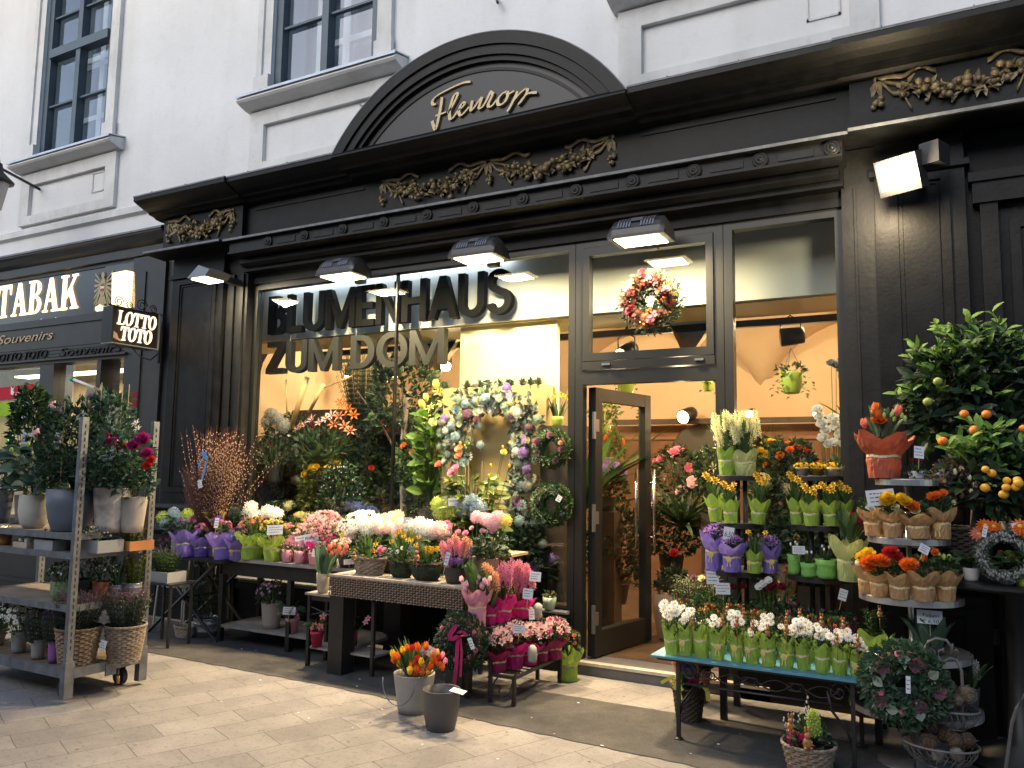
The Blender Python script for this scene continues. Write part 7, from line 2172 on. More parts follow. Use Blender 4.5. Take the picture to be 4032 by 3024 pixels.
for i in range(7):
    px = 1478 + i * 54
    py = 1392 + i * 5
    o_ = ('first', 'second', 'third', 'fourth', 'fifth', 'sixth', 'seventh')[i]
    tp('wrapped_minirose', 'budding miniature rose in green paper, %s from the left in the rear row' % o_, 'potted plant', px, py, 5.2 + .004 * i, BZ, ('wrap', 'green', 32, 46, ''), [('bush', 'warm' if i % 2 else 'mid', 54, 62, 190, .024)], [('bud', 'orange', 5, .018, 'dome'), ('bud', 'red', 4, .02, 'dome')], 'wrapped miniature roses in the rear row', seed=620 + i, cards=[(1655, 1402, 22, 30, '', .2)] if i == 3 else ())
front = ((1452, 1408), (1481, 1411), (1516, 1417), (1550, 1421), (1593, 1427), (1626, 1429), (1661, 1437), (1699, 1441), (1737, 1443), (1777, 1450), (1814, 1457), (1851, 1466))
ords = ('first', 'second', 'third', 'fourth', 'fifth', 'sixth', 'seventh', 'eighth', 'ninth', 'tenth', 'eleventh', 'twelfth')
nd = (22, 14, 0, 7, 12, 4, 9, 11, 30, 10, 14, 9)
for i, (px, py) in enumerate(front):
    rnd = random.Random(700 + i)
    x = at(px, py, 4.93).x
    blooms = [(px - 15 + rnd.uniform(0, 32), py - rnd.uniform(62, 96) - (8 if nd[i] > 8 else 0), rnd.uniform(-.01, .05)) for k in range(nd[i])]
    tp('wrapped_daisy', ('white daisies' if nd[i] else 'green bellis without bloom') + ' in green paper, %s from the left at the blue table edge' % ords[i], 'potted plant', px, py, 4.93 + .012 * (i % 3), BZ + .001, ('wrap', 'green', 29 + (i * 7 % 4), 66 + (i * 5 % 9), ('s' if i in (1, 3, 4, 5, 6, 7, 11) else '')), ('bush', 'mid', 32, 20, 70, .028),
       [('daisy', 'white', len(blooms), .046, blooms)] if blooms else (), 'wrapped daisies along the blue table', seed=700 + i)
tp('wrapped_daisy', 'green paper pot tied in red at the right end of the blue table', 'potted plant', 1886, 1412, 5.12, BZ + .001, ('wrap', 'green', 40, 82, 'w'), ('sprig', 'mid', 50, 46, 60, .03), seed=720)
tp('wrapped_shrub', 'white daisy drift pot with grey card behind the first green pots', 'potted plant', 1497, 1404, 5.05, BZ + .001, ('wrap', 'green', 30, 56, ''), ('bush', 'mid', 50, 30, 90, .03), [('daisy', 'white', 12, .042, [(1470 + k * 5.5, 1338 + (k * 7 % 5) * 4, .02) for k in range(12)])], cards=[(1493, 1356, 10, 26, '', 0)], seed=721)
rb = [(1524, 1320), (1572, 1322), (1606, 1334), (1496, 1346), (1560, 1346), (1592, 1350), (1626, 1356), (1658, 1368), (1698, 1362), (1700, 1336), (1728, 1334), (1775, 1346), (1822, 1352), (1808, 1388), (1853, 1392), (1900, 1326)]
where_ = ('over the rear roses at the far left', 'over the rear roses beside the first one', 'third along the rear roses', 'above the third green pot', 'above the fourth green pot', 'leaning above the fifth green pot', 'above the sixth green pot', 'above the seventh green pot', 'above the eighth green pot with a white daisy', 'behind the eighth green pot', 'right of the grey card in the rear roses', 'upright above the tenth green pot', 'above the gap by the eleventh green pot', 'low between the last two green pots', 'on the twelfth green pot', 'in the red tied paper pot')
for i, (px, py) in enumerate(rb):
    rabbit(px, py, 5.12 if i in (0, 1, 2, 9, 10, 11) else (5.0 if i == 15 else 4.89), 'little golden brown rabbit figure ' + where_[i], 0.9 + .08 * (i % 3), .1)
# baskets on the ground
t = tp('gift_basket', 'dark wicker basket with blue hyacinths and yellow ribbon under the blue table', 'flower basket', 1488, 1542, 5.3, .006, ('wicker', 'wickd', 70, 66), [('blade', 'mid', 56, 50, 16, .03), ('bush', 'dark', 60, 30, 80, .035)], [('hyacinth', 'blue', 4, .11, [(1478, 1436), (1488, 1430), (1496, 1438), (1470, 1442)]), ('hyacinth', 'peach', 2, .1, [(1460, 1440), (1502, 1440)]), ('rose', 'hot', 4, .035, [(1484, 1476), (1492, 1472), (1500, 1478), (1504, 1472)]), ('pompom', 'lemon', 7, .03, [(1448 + k * 4, 1470 + k % 3 * 5) for k in range(7)])], seed=731)
p = t.location
for pts, w_ in (([(1428, 1475), (1440, 1468), (1456, 1462)], .01), ([(1455, 1488), (1464, 1478), (1474, 1492)], .014), ([(1466, 1482), (1468, 1500), (1472, 1512)], .013), ([(1519, 1480), (1528, 1492), (1531, 1514)], .014)):
    P = [at(x, y, 5.16) - p for x, y in pts]
    b = MB()
    for a_, c_ in zip(P, P[1:]):
        n_ = Vector((-(c_ - a_).z, 0, (c_ - a_).x)).normalized() * w_
        b.add([a_ - n_, a_ + n_, c_ + n_ + Vector((0, -.004, 0)), c_ - n_ + Vector((0, -.004, 0))], [(0, 1, 2, 3)])
    b.build('yellow_ribbon', M('lemon_ribbon', (.6, .62, .1), .5), t)
t = tp('spring_basket', 'brown wicker basket of hyacinth shoots, twigs and pink blooms on the pavement', 'flower basket', 1748, 1657, 4.74, .006, ('wicker', 'wickg', 112, 58), [('bush', 'dark', 94, 50, 130, .04), ('blade', 'mid', 40, 76, 20, .035)], [('rose', 'hot', 7, .045, [(1708, 1590), (1716, 1586), (1722, 1594), (1712, 1602), (1736, 1592), (1742, 1590), (1718, 1604)]), ('hyacinth', 'lime', 3, .12, [(1756, 1556), (1762, 1562), (1752, 1566)])], cards=[(1724, 1622, 12, 44, '', -.05, -.06, .12)], seed=733)
b = MB(); p = t.location
for x0, x1, y1 in ((1710, 1690, 1546), (1716, 1712, 1536), (1722, 1728, 1534), (1752, 1742, 1496), (1745, 1738, 1520)):
    a_, c_ = at(x0, 1600, 4.74) - p, at(x1, y1, 4.72) - p
    b.tube([a_, a_.lerp(c_, .5) + Vector((.01, 0, 0)), c_], .002, 4)
    for k in range(7):
        b.ball(a_.lerp(c_, .3 + .1 * k) + Vector((.004 * (-1) ** k, 0, 0)), .0055, 5, 4, 1, 1, 1, 1.5)
b.build('willow_twig', [TWIG, M('silver_catkin', (.55, .53, .5), .8)], t)
rabbit(1744, 1606, 4.6, 'brown rabbit figure leaning in the pavement basket beside a grey label', 1.6, .06)
rabbit(1707, 1570, 4.62, 'peach rabbit figure above the pink blooms of the pavement basket', 1.3, .06)

# ------------------------------------------------------------------ metal etagere
tp('tulip_bouquet', 'orange tulips in rust coloured paper on the top metal tray', 'bouquet', 1910, 1040, 5.12, zm[0] + .005, ('wrap', 'rust', 64, 92, 'w'), ('blade', 'blue', 78, 62, 24, .045), [('tulip', 'orange', 3, .065, [(1888, 902), (1896, 906), (1890, 894)]), ('rose', 'orange', 2, .06, [(1892, 916), (1902, 918)]), ('tulip', 'salmon', 2, .065, [(1936, 898), (1868, 924)]), ('bud', 'lime', 5, .03, [(1928, 914), (1950, 914), (1908, 908), (1944, 908), (1924, 908)])], seed=740)
tp('potted_cyclamen', 'small red cyclamen in a white pot on the top metal tray', 'potted plant', 1980, 1035, 5.16, zm[0] + .005, ('pot', 'white', 36, 17), ('bush', 'dark', 40, 20, 80, .03), [('cyclamen', 'red', 4, .045, [(1970, 996), (1988, 992), (1992, 994), (1984, 998)])], cards=[(1985, 990, 20, 26, '', .1)], seed=741)
tier2 = ((1889, 1158, 5.1, 38, 58, 'first'), (1931, 1162, 5.04, 42, 60, 'second'), (1984, 1163, 5.02, 48, 58, 'third'), (2032, 1160, 5.08, 40, 60, 'rightmost'))
f2 = ([('rose', 'white', 2, .04, [(1878, 1098), (1884, 1102)])], [('ranunculus', 'yellow', 5, .07, [(1917, 1084), (1926, 1080), (1912, 1080), (1920, 1074), (1950, 1078)])], [('ranunculus', 'yellow', 1, .07, [(1960, 1078)]), ('ranunculus', 'orange', 2, .075, [(1970, 1086), (1976, 1090)]), ('rose', 'cream', 2, .055, [(1980, 1100), (1936, 1090)])], [('ranunculus', 'orange', 3, .05, [(2016, 1084), (2026, 1082), (2040, 1078)])])
for i, (px, py, Y, w, h, o_) in enumerate(tier2):
    tp('wrapped_ranunculus', '%s of four ranunculus in brown paper on the second metal tray' % o_, 'potted plant', px, py, Y, zm[1] + .005, ('wrap', 'kraft', w, h, 'ws' if i == 3 else 'w'), ('bush', 'mid', 46, 36, 110, .03), f2[i], 'kraft wrapped ranunculus on the metal etagere', seed=750 + i, cards=[(1905, 1094, 54, 32, '', -.1)] if i == 0 else ())
tier3 = ((1872, 1276, 5.08, 32, 62, 'first'), (1901, 1286, 5.0, 40, 58, 'second'), (1944, 1294, 4.96, 42, 62, 'third'), (1996, 1297, 4.96, 46, 64, 'fourth'), (2043, 1292, 5.02, 40, 64, 'rightmost'))
f3 = ([('ranunculus', 'yellow', 2, .07, [(1876, 1196), (1862, 1204)]), ('rose', 'white', 1, .04, [(1856, 1216)])], [('ranunculus', 'orange', 6, .075, [(1870, 1212), (1880, 1206), (1892, 1208), (1904, 1206), (1910, 1210), (1878, 1220)]), ('ranunculus', 'red', 3, .065, [(1918, 1188), (1928, 1186), (1936, 1198)])], [('ranunculus', 'orange', 3, .075, [(1956, 1216), (1966, 1214), (1962, 1222)])], [('bud', 'orange', 3, .03, 'up')], [('bud', 'lime', 3, .03, 'up'), ('rose', 'orange', 1, .04, [(2018, 1200)])])
for i, (px, py, Y, w, h, o_) in enumerate(tier3):
    tp('wrapped_ranunculus', '%s of five ranunculus in brown paper on the third metal tray' % o_, 'potted plant', px, py, Y, zm[2] + .005, ('wrap', 'kraft', w, h, 'w' if i != 2 else 'f'), ('bush', 'mid', 44, 38, 110, .03), f3[i], 'kraft wrapped ranunculus on the metal etagere', seed=770 + i, cards=[(1996, 1198, 22, 18, '', .5)] if i == 3 else ())
tp('tulip_pot', 'budless green tulips with a priced card on the fourth metal tray', 'potted plant', 2010, 1412, 5.12, zm[3] + .005, ('pot', 'dark', 60, 20), ('blade', 'blue', 110, 74, 34, .06), cards=[(2009, 1348, 52, 28, 'Tulpen|€ 6,50', .05)], seed=790)
tp('hyacinth_pot', 'dark hyacinth shoots at the right end of the lowest metal tray', 'potted plant', 2096, 1560, 5.2, zm[4] + .005, ('pot', 'dark', 44, 50), ('blade', 'dark', 54, 76, 18, .035), [('hyacinth', 'grey', 1, .1, [(2108, 1445)])], seed=791)
tp('potted_primula', 'faded orange primulas at the left end of the lowest metal tray', 'potted plant', 1868, 1520, 5.15, zm[4] + .005, ('pot', 'dark', 36, 24), ('bush', 'dark', 60, 40, 120, .03), [('rose', 'orange', 1, .045, [(1866, 1492)]), ('rose', 'grey', 1, .04, [(1849, 1482)])], seed=792)
t = wreath('leaf_wreath', 'large leafy wreath with dusty pink carnations in the lower right corner', 1952, 1478, 4.83, .135, .075, 'blue', 1100, .045, [('rose', 'mauve', 5, .07), ('rose', 'pink', 4, .036), ('bud', 'grey', 60, .012)], seed=12, cards=[(1962, 1498, .022, .085, '', .05)])
b = MB(); rnd = random.Random(31)
for k in range(1500):
    a = rnd.uniform(0, 6.28); c = rnd.uniform(0, 6.28); rr = .085 * rnd.uniform(.4, 1)
    v = Vector(((.135 + rr * cos(c)) * cos(a), rr * sin(c), (.135 + rr * cos(c)) * sin(a)))
    b.leaf(v, (cos(a) + rnd.gauss(0, .5), sin(c) - .4, sin(a) + rnd.gauss(0, .5)), (0, -1, 0), rnd.uniform(.02, .04), .015, rnd.choice((0, 0, 1)))
for k in range(5):
    a = 1.2 * k + .5
    b.bigleaf((.14 * cos(a), -.08, .14 * sin(a)), (rnd.gauss(0, 1), -.4, rnd.gauss(0, 1)), (0, -1, 0), .06, .05, 2, .1)
b.build('dark_leaf', [LV['dark'][1], LV['mid'][0], LV['silver'][2]], t)
# basket stand with dried moss balls
bp_ = at(2050, 1530, 4.9)
t = thing('basket_stand', 'curled grey iron stand with two wire baskets in the lower right corner', 'stand', (bp_.x, 4.9, 0))
GI = M('grey_iron', (.13, .12, .11), .55, var=.3, scale=20)
k = mpp(bp_)


def L2(px, py, Y=4.9):
    return at(px, py, Y) - t.location


b = MB()
b.tube([L2(2000, 1428), L2(1996, 1400), L2(2005, 1386), L2(2022, 1379), L2(2044, 1383), L2(2056, 1398), L2(2057, 1416)], .0085, 6)
b.tube([L2(2057, 1416), L2(2064, 1422), L2(2071, 1412), L2(2066, 1402), L2(2061, 1408)], .006, 5); b.tube([L2(2058, 1390), L2(2054, 1412), L2(2060, 1418)], .006, 5)
b.tube([L2(2012, 1410), L2(2010, 1400), L2(2018, 1406), L2(2022, 1422), L2(2012, 1432), L2(2000, 1428)], .006, 5)
b.tube([L2(2037, 1410), L2(2038, 1402), L2(2029, 1406), L2(2026, 1420), L2(2036, 1432), L2(2052, 1422), L2(2066, 1424), L2(2077, 1450), L2(2079, 1480), L2(2080, 1660)], .0085, 6)
b.tube([L2(2000, 1428), L2(1990, 1460), L2(1976, 1560), L2(1976, 1660)], .0085, 6)
b.build('scrolled_frame', GI, t, True)
for (px, py, w, h, Y) in ((2058, 1530, 104, 40, 4.92), (2030, 1605, 150, 44, 4.84)):
    c = at(px, py, Y) - t.location
    r = w / 2 * k
    hh = h * k
    b = MB()
    b.tube([(c.x + r * cos(a), c.y + r * .8 * sin(a), c.z) for a in [2 * pi * i / 32 for i in range(33)]], .006, 6)
    b.tube([(c.x + r * .45 * cos(a), c.y + r * .4 * sin(a), c.z - hh) for a in [2 * pi * i / 20 for i in range(21)]], .005, 5)
    for i in range(26):
        a = 2 * pi * i / 26
        b.tube([(c.x + r * f_ * cos(a + tw), c.y + r * .8 * f_ * sin(a + tw), c.z - hh * g_) for f_, g_, tw in ((1, 0, 0), (.93, .35, .1), (.75, .75, .0), (.45, 1, .06))], .0028, 4)
    b.build('wire_basket', GI, t)
DRY = [M('dry_root', (.15, .105, .07), .95, var=.4, scale=30), M('dry_root_dark', (.075, .045, .028), .95, var=.4, scale=30), M('dry_root_grey', (.2, .18, .165), .95, var=.3, scale=30)]


def mossball(px, py, Y, r, mi, label):
    def mk(v):
        b = MB(); rnd = random.Random(v)
        b.ball((0, 0, 0), .82, 14, 9, mi, jit=.12)
        for q in range(90):
            a0, t0 = rnd.uniform(0, 6.28), rnd.uniform(-1.3, 1.3)
            da, dt = rnd.uniform(-.5, .5), rnd.uniform(-.5, .5)
            b.tube([(cos(t0 + dt * s) * cos(a0 + da * s) * (.9 + .06 * sin(s * 2 + q)), cos(t0 + dt * s) * sin(a0 + da * s) * (.9 + .06 * sin(s * 2 + q)), sin(t0 + dt * s) * (.9 + .06 * sin(s * 2 + q))) for s in (0, .6, 1.2, 1.8)], .035, 3, rnd.choice((mi, mi, 2 if mi == 0 else 0)))
        return b.mesh('moss_ball', DRY, True)
    o = put('moss_ball', cached(('mb', mi, int(px) % 3), lambda: mk(int(px) % 3)), None, at(px, py, Y), (0, px, py), r)
    return tag(o, label, 'root ball', 'dried root balls in the wire baskets')


for i, (px, py, r, Y, mi, lb) in enumerate(((2028, 1472, .05, 4.95, 0, 'topmost pale root ball of the upper wire basket'), (2048, 1487, .055, 4.93, 0, 'pale root ball in the middle of the upper wire basket'), (2044, 1508, .05, 4.86, 0, 'pale root ball at the front of the upper wire basket'), (2088, 1500, .06, 4.9, 0, 'large pale root ball at the right of the upper wire basket'), (2068, 1512, .04, 4.86, 0, 'small pale root ball low in the upper wire basket'),
                                            (2010, 1572, .05, 4.86, 1, 'dark root ball at the top left of the lower wire basket'), (2040, 1585, .055, 4.88, 1, 'dark root ball at the top of the lower wire basket'), (2008, 1606, .062, 4.78, 1, 'big dark root ball at the front of the lower wire basket'), (2064, 1602, .055, 4.8, 1, 'dark root ball in the middle right of the lower wire basket'), (2090, 1600, .05, 4.84, 1, 'dark root ball at the right end of the lower wire basket'),
                                            (2026, 1632, .045, 4.76, 2, 'grey root ball low at the left front of the lower wire basket'), (2068, 1630, .045, 4.76, 2, 'grey root ball low at the right front of the lower wire basket'))):
    mossball(px, py, Y, r * .86, mi, lb)
b = MB(); b.tube([at(2214, 1500, 4.9), at(2196, 1530, 4.9), at(2186, 1560, 4.9), at(2172, 1665, 4.9)], .009, 6)
tag(b.build('iron_hoop', GI), 'bent dark iron rod at the right edge of the picture', 'rod')

# ------------------------------------------------------------------ citrus trees and the round table at the right edge
tc = at(2190, 1250, 5.5)
t = thing('round_table', 'dark round pedestal table under the citrus trees', 'table', (tc.x, 5.5, 0))
ztb = tc.z + .0
b = MB(); b.lathe([(.001, -.03), (.5, -.03), (.52, -.015), (.52, 0), (.5, .004), (.001, .003)], 40, (0, 0, ztb), cap=False); b.build('tabletop', BLKW, t)
b = MB(); b.lathe([(.3, 0), (.28, .04), (.07, .12), (.05, .5), (.06, ztb - .1), (.12, ztb - .03)], 20); b.build('pedestal', BLKW, t, True)


def citrus(name, label, base, trunk_top, crowns, fruits, leafn, fruitmat, pot, seed, fr=.026):
    t = thing(name, label, 'potted tree', base)
    rnd = random.Random(seed)
    b = MB()
    tt = Vector(trunk_top) - Vector(base)
    b.tube([(0, 0, .1), tt * .5 + Vector((.015, 0, 0)), tt], .016, 8, r2=.01)
    f = MB()
    for cx, cy, Y, rx, rz in crowns:
        c = at(cx, cy, Y) - Vector(base)
        kk = mpp(at(cx, cy, Y))
        b.tube([tt * .9, tt.lerp(c, .5) + Vector((0, 0, -.03)), c], .008, 5, r2=.003)
        n = int(leafn * rx * rz / 3000)
        for q in range(n):
            zz_ = rnd.uniform(-1, 1); an = rnd.uniform(0, 6.28); rr = sqrt(max(0, 1 - zz_ * zz_)) * rnd.uniform(.5, 1.2) ** .6
            v = c + Vector((rx * kk * rr * cos(an), rx * kk * rr * sin(an) * .8, rz * kk * zz_))
            d = Vector((rr * cos(an), rr * sin(an), zz_ * .6 + .25)) + Vector((rnd.gauss(0, .55), rnd.gauss(0, .55), rnd.gauss(0, .45)))
            L = rnd.uniform(.065, .12)
            new = zz_ > .35 and rnd.random() < .5
            f.bigleaf(v, d, (rnd.gauss(0, .6), rnd.gauss(-.4, .6), .8), L, L * .46, (2 if rnd.random() < .6 else 3) if new else rnd.choice((0, 0, 1, 1, 2)), .2, 3)
        for q in range(9):
            an, e = rnd.uniform(0, 6.28), rnd.uniform(-.3, 1)
            v = c + Vector((rx * kk * .95 * cos(an), rx * kk * .8 * sin(an), rz * kk * e))
            b.tube([c, (c + v) / 2 + Vector((0, 0, .02)), v], .003, 4)
    for q in range(26):        # loose new shoots standing out of the crown
        cx, cy, Y, rx, rz = crowns[q % len(crowns)]
        c = at(cx, cy, Y) - Vector(base)
        kk = mpp(at(cx, cy, Y))
        an = rnd.uniform(2.0, 5.4)
        e = rnd.uniform(.1, 1)
        d0 = Vector((cos(an) * (1.2 - e * .7), sin(an) * .6, .35 + e)).normalized()
        v = c + Vector((d0.x * rx * kk * .85, d0.y * rx * kk * .6, d0.z * rz * kk * .85))
        ln = rnd.uniform(.08, .17)
        b.tube([v - d0 * .05, v + d0 * ln], .0025, 4)
        for j in range(6):
            a2 = j * 2.4 + q
            f.bigleaf(v + d0 * ln * (j + 1) / 6, d0 + Vector((cos(a2), sin(a2) * .8, .2 * sin(a2))), (rnd.gauss(0, .5), -.6, .7), rnd.uniform(.06, .1), .036, 3 if j > 2 else 2, .25, 3)
    b.build('trunk', M('citrus_bark', (.09, .065, .045), .8, var=.3, scale=20), t, True)
    f.build('crown', [LM('citrus_deep', (.009, .024, .01)), LM('citrus_dark', (.018, .045, .016)), LM('citrus_mid', (.045, .1, .026)), LM('citrus_new', (.13, .26, .035))], t)
    for q, (px, py, Y, mt) in enumerate(fruits):
        b = MB(); b.ball((0, 0, 0), fr * rnd.uniform(.85, 1.1), 12, 8, 0, 1, 1, .93)
        put('fruit', b.mesh('fruit', M(*mt), True), t, at(px, py, Y) - Vector(base))
    for kind, mt, w, h in pot:
        put('pot', pot_mesh(kind, w, h, POTM[mt], seed), t)
    return t


OR = ('orange_peel', (.75, .2, .02), .4, 0, .1, 30, .2)
YO = ('kumquat_peel', (.72, .36, .03), .4, 0, .12, 30, .2)
GO = ('unripe_peel', (.22, .28, .05), .45, 0, .15, 30, .2)
bs = at(2100, 1240, 5.72); bs.z = ztb + .005
citrus('orange_tree', 'tall orange tree with bright new leaves by the right pilaster', bs, at(2094, 960, 5.7),
       ((2040, 850, 5.62, 66, 84), (2110, 800, 5.66, 74, 74), (2180, 840, 5.7, 74, 100), (2010, 900, 5.6, 44, 60), (2120, 890, 5.6, 80, 70), (2010, 812, 5.6, 36, 34), (2090, 752, 5.66, 44, 36), (2180, 755, 5.7, 50, 36)),
       [(2083, 894, 5.3, OR), (2105, 929, 5.28, OR), (2037, 953, 5.35, OR), (2131, 895, 5.3, OR), (2211, 926, 5.3, OR), (2026, 824, 5.3, GO), (2004, 868, 5.34, GO)], 112, OR, (('pot', 'dark', .26, .24),), 41, .027)
bs = at(2070, 1246, 5.42); bs.z = ztb + .005
citrus('kumquat_tree', 'low kumquat tree with yellow fruit in a dark wicker basket', bs, at(2110, 1080, 5.4),
       ((2120, 1040, 5.36, 70, 56), (2180, 1020, 5.4, 60, 70), (2140, 985, 5.4, 40, 40)),
       [(2129, 1014, 5.1, YO), (2143, 1022, 5.12, YO), (2128, 1054, 5.1, YO), (2175, 1038, 5.12, YO), (2198, 1038, 5.12, YO), (2174, 1053, 5.11, YO), (2194, 1052, 5.11, YO), (2200, 1044, 5.1, YO), (2168, 1068, 5.14, YO)], 150, YO, (), 42, .024)
bs2 = at(2068, 1240, 5.44, ztb + .004)
t = D.objects[[o.name for o in D.objects if o.name.startswith('kumquat_tree')][0]]
put('basket', pot_mesh('wicker', .28, .27, POTM['wickd'], 3), t, (bs2 - t.location))
wreath('twig_wreath', 'dried twig wreath with quail eggs and blue stars below the orange tree', 2068, 1044, 5.3, .085, .055, 'dry', 1500, .032, [('bud', 'cream', 9, .03), ('star', 'sky', 3, .06), ('bud', 'peach', 4, .03)], seed=14)
wreath('lichen_wreath', 'pale grey lichen wreath leaning among pots on the round table', 2168, 1202, 5.06, .105, .026, 'silver', 2400, .017, [('bud', 'grey', 300, .016)], seed=15, cards=[(2125, 1160, .022, .06, '', .25)])
tp('gerbera_pot', 'orange gerbera in a white pot at the left of the round table', 'potted plant', 2098, 1235, 5.2, ztb + .005, ('pot', 'white', 34, 28), ('big', 'mid', 56, 36, 18, .09), [('gerbera', 'salmon', 1, .1, [(2114, 1154)]), ('gerbera', 'orange', 2, .1, [(2128, 1136), (2146, 1138)])], seed=800)
tp('potted_plant', 'pale pot with broad leaves inside the lichen wreath', 'potted plant', 2178, 1246, 5.14, ztb + .005, ('pot', 'white', 40, 30), ('big', 'mid', 60, 40, 20, .08), [('pompom', 'orange', 4, .03, 'dome')], cards=[(2206, 1155, 26, 26, '', -.2)], seed=801)
tp('gerbera_pot', 'orange gerbera cut by the right edge of the picture', 'potted plant', 2212, 1255, 5.1, ztb + .005, ('pot', 'lime', 40, 40), ('big', 'mid', 50, 40, 16, .08), [('gerbera', 'orange', 2, .11, [(2203, 1138), (2216, 1146)])], seed=802)
tp('potted_plant', 'small taupe pot behind the gerberas on the round table', 'potted plant', 2176, 1150, 5.7, 1.25, ('pot', 'beige', 30, 28), ('bush', 'dark', 50, 40, 120, .03), [('pompom', 'orange', 8, .02, 'dome')], seed=803)
b = MB(); q = at(2176, 1152, 5.75); b.box((q.x - .2, 5.6, 1.225), (q.x + .4, 5.85, 1.245)); b.box((q.x - .15, 5.7, ztb + .005), (q.x - .1, 5.75, 1.225)); b.box((q.x + .3, 5.7, ztb + .005), (q.x + .35, 5.75, 1.225))
tag(b.build('riser_shelf', BLKW), 'dark riser shelf at the back of the round table', 'shelf')

# ------------------------------------------------------------------ plants inside the shop
ip = lambda *a, **k: plant(*a, **k)
zw = .472
ip('flower_arch', 'tall arch of blue and white hydrangeas on the cream display board', 'flower arrangement', 1060, 1290, 6.36, zw)
t = D.objects[[o.name for o in D.objects if o.name.startswith('flower_arch')][0]]
rnd = random.Random(61)
pa_ = [(1000, 1000), (985, 960), (985, 920), (1000, 885), (1030, 868), (1065, 862), (1100, 868), (1128, 890), (1138, 930), (1136, 980), (1128, 1030), (1120, 1080), (1120, 1130), (1112, 1180)]
f = MB()
pm = {}
for (x0, y0), (x1, y1) in zip(pa_, pa_[1:]):
    for q in range(70):
        s = rnd.random()
        c = at(x0 + (x1 - x0) * s + rnd.gauss(0, 17), y0 + (y1 - y0) * s + rnd.gauss(0, 14), 6.36 - rnd.uniform(.0, .1)) - t.location
        f.leaf(c, (rnd.gauss(0, 1), -.6, rnd.gauss(0, 1)), (0, -1, 0), .07, .045, rnd.choice((0, 1, 2)))
        if q < 15:
            nm_ = rnd.choice(('sky', 'grey', 'cream', 'sky', 'white', 'sage', 'grey', 'sage', 'lilac', 'mauve'))
            b = pm.setdefault(nm_, MB())
            bloom(rnd.choice(('cluster', 'daisy', 'rose')), 0, rnd, b, c + Vector((0, -.03, 0)), (rnd.gauss(0, .3), -1, .2), rnd.uniform(.06, .1))
f.build('greenery', LV['silver'], t)
for nm_, b in pm.items():
    b.build('blossom', [PM(nm_), CEN, STEM], t)
ip('succulent_row', 'row of small grey succulents along the top of the ochre board', 'succulents', 1085, 838, 6.5, 2.35, None, None)
t = D.objects[[o.name for o in D.objects if o.name.startswith('succulent_row')][0]]
for q, px in enumerate((965, 1012, 1040, 1058, 1082, 1100, 1106, 1132, 1150, 1166)):
    b = MB()
    for k_ in range(34):
        a = k_ * 2.4; e = .2 + .8 * k_ / 34
        b.bigleaf((0, 0, 0), (cos(a) * (1.2 - e), sin(a) * (1.2 - e), e), (0, 0, 1), rnd.uniform(.05, .09), .03, rnd.choice((0, 1, 2)), -.1, 2)
    put('rosette', b.mesh('rosette', LV['silver' if q % 2 else 'blue'], False), t, at(px, 838, 6.5, 2.35) - t.location + Vector((0, -.03, 0)))
ip('lily_plant', 'tall yellow lily plant lit behind the window', 'potted plant', 930, 1130, 6.55, 1.0, ('pot', 'dark', 50, 40), [('big', 'lime', 100, 240, 130, .13, 20), ('strap', 'lime', 90, 80, 26, .05, 150)], [('lily', 'lemon', 4, .14, [(948, 846), (930, 880), (955, 870), (920, 900)]), ('tulip', 'lemon', 4, .1, [(942, 830), (920, 858), (912, 874), (960, 850)])], seed=851)
ip('lily_bouquet', 'pink lilies and orange strelitzias high in the left window', 'flower arrangement', 690, 1060, 6.7, 1.35, ('pot', 'dark', 60, 50), [('strap', 'dark', 130, 120, 24, .07), ('bush', 'dark', 130, 80, 260, .07)], [('lily', 'pale', 6, .16, [(655, 918), (672, 906), (690, 912), (704, 904), (716, 896), (640, 926)]), ('lily', 'salmon', 4, .16, [(732, 898), (744, 920), (720, 916), (756, 930)]), ('lily', 'orange', 4, .15, [(738, 876), (752, 884), (734, 868), (764, 896)])], seed=852)
ip('flower_bunch', 'white snowball blooms at the left edge of the window', 'flower arrangement', 592, 1040, 6.5, 1.4, ('pot', 'dark', 40, 40), [('bush', 'dark', 80, 90, 200, .06)], [('cluster', 'grey', 4, .15, [(586, 896), (600, 905), (612, 920), (580, 912)]), ('star', 'white', 8, .04, 'dome')], seed=853)
ip('potted_tree', 'birch trunk with dark foliage behind the window joint', 'potted tree', 868, 1130, 7.0, .12, None, [('bush', 'dark', 170, 170, 800, .09, 380)], seed=854)
t = D.objects[[o.name for o in D.objects if o.name.startswith('potted_tree')][0]]
b = MB(); b.tube([(0, 0, 0), (.03, 0, .8), (-.02, 0, 1.6), (.02, 0, 2.3)], .04, 10, r2=.03); b.build('trunk', M('birch_bark', (.3, .25, .19), .8, var=.6, scale=9), t, True)
for q in range(4):
    b = MB(); a = q * 1.7; b.tube([(0, 0, 1.5), (.3 * cos(a), .2 * sin(a), 1.95), (.6 * cos(a), .4 * sin(a), 2.3)], .015, 6, r2=.006); b.build('limb', M('birch_bark', None), t, True)
ip('potted_fern', 'dark feathery asparagus fern high behind the letters', 'potted plant', 785, 1000, 7.62, 2.0, ('pot', 'dark', 40, 30), [('sprig', 'dark', 130, 150, 200, .05)], seed=855)
ip('driftwood', 'two bare glowing wooden stakes standing in the left window', 'branches', 655, 1000, 6.55, 1.35, None, None)
t = D.objects[[o.name for o in D.objects if o.name.startswith('driftwood')][0]]
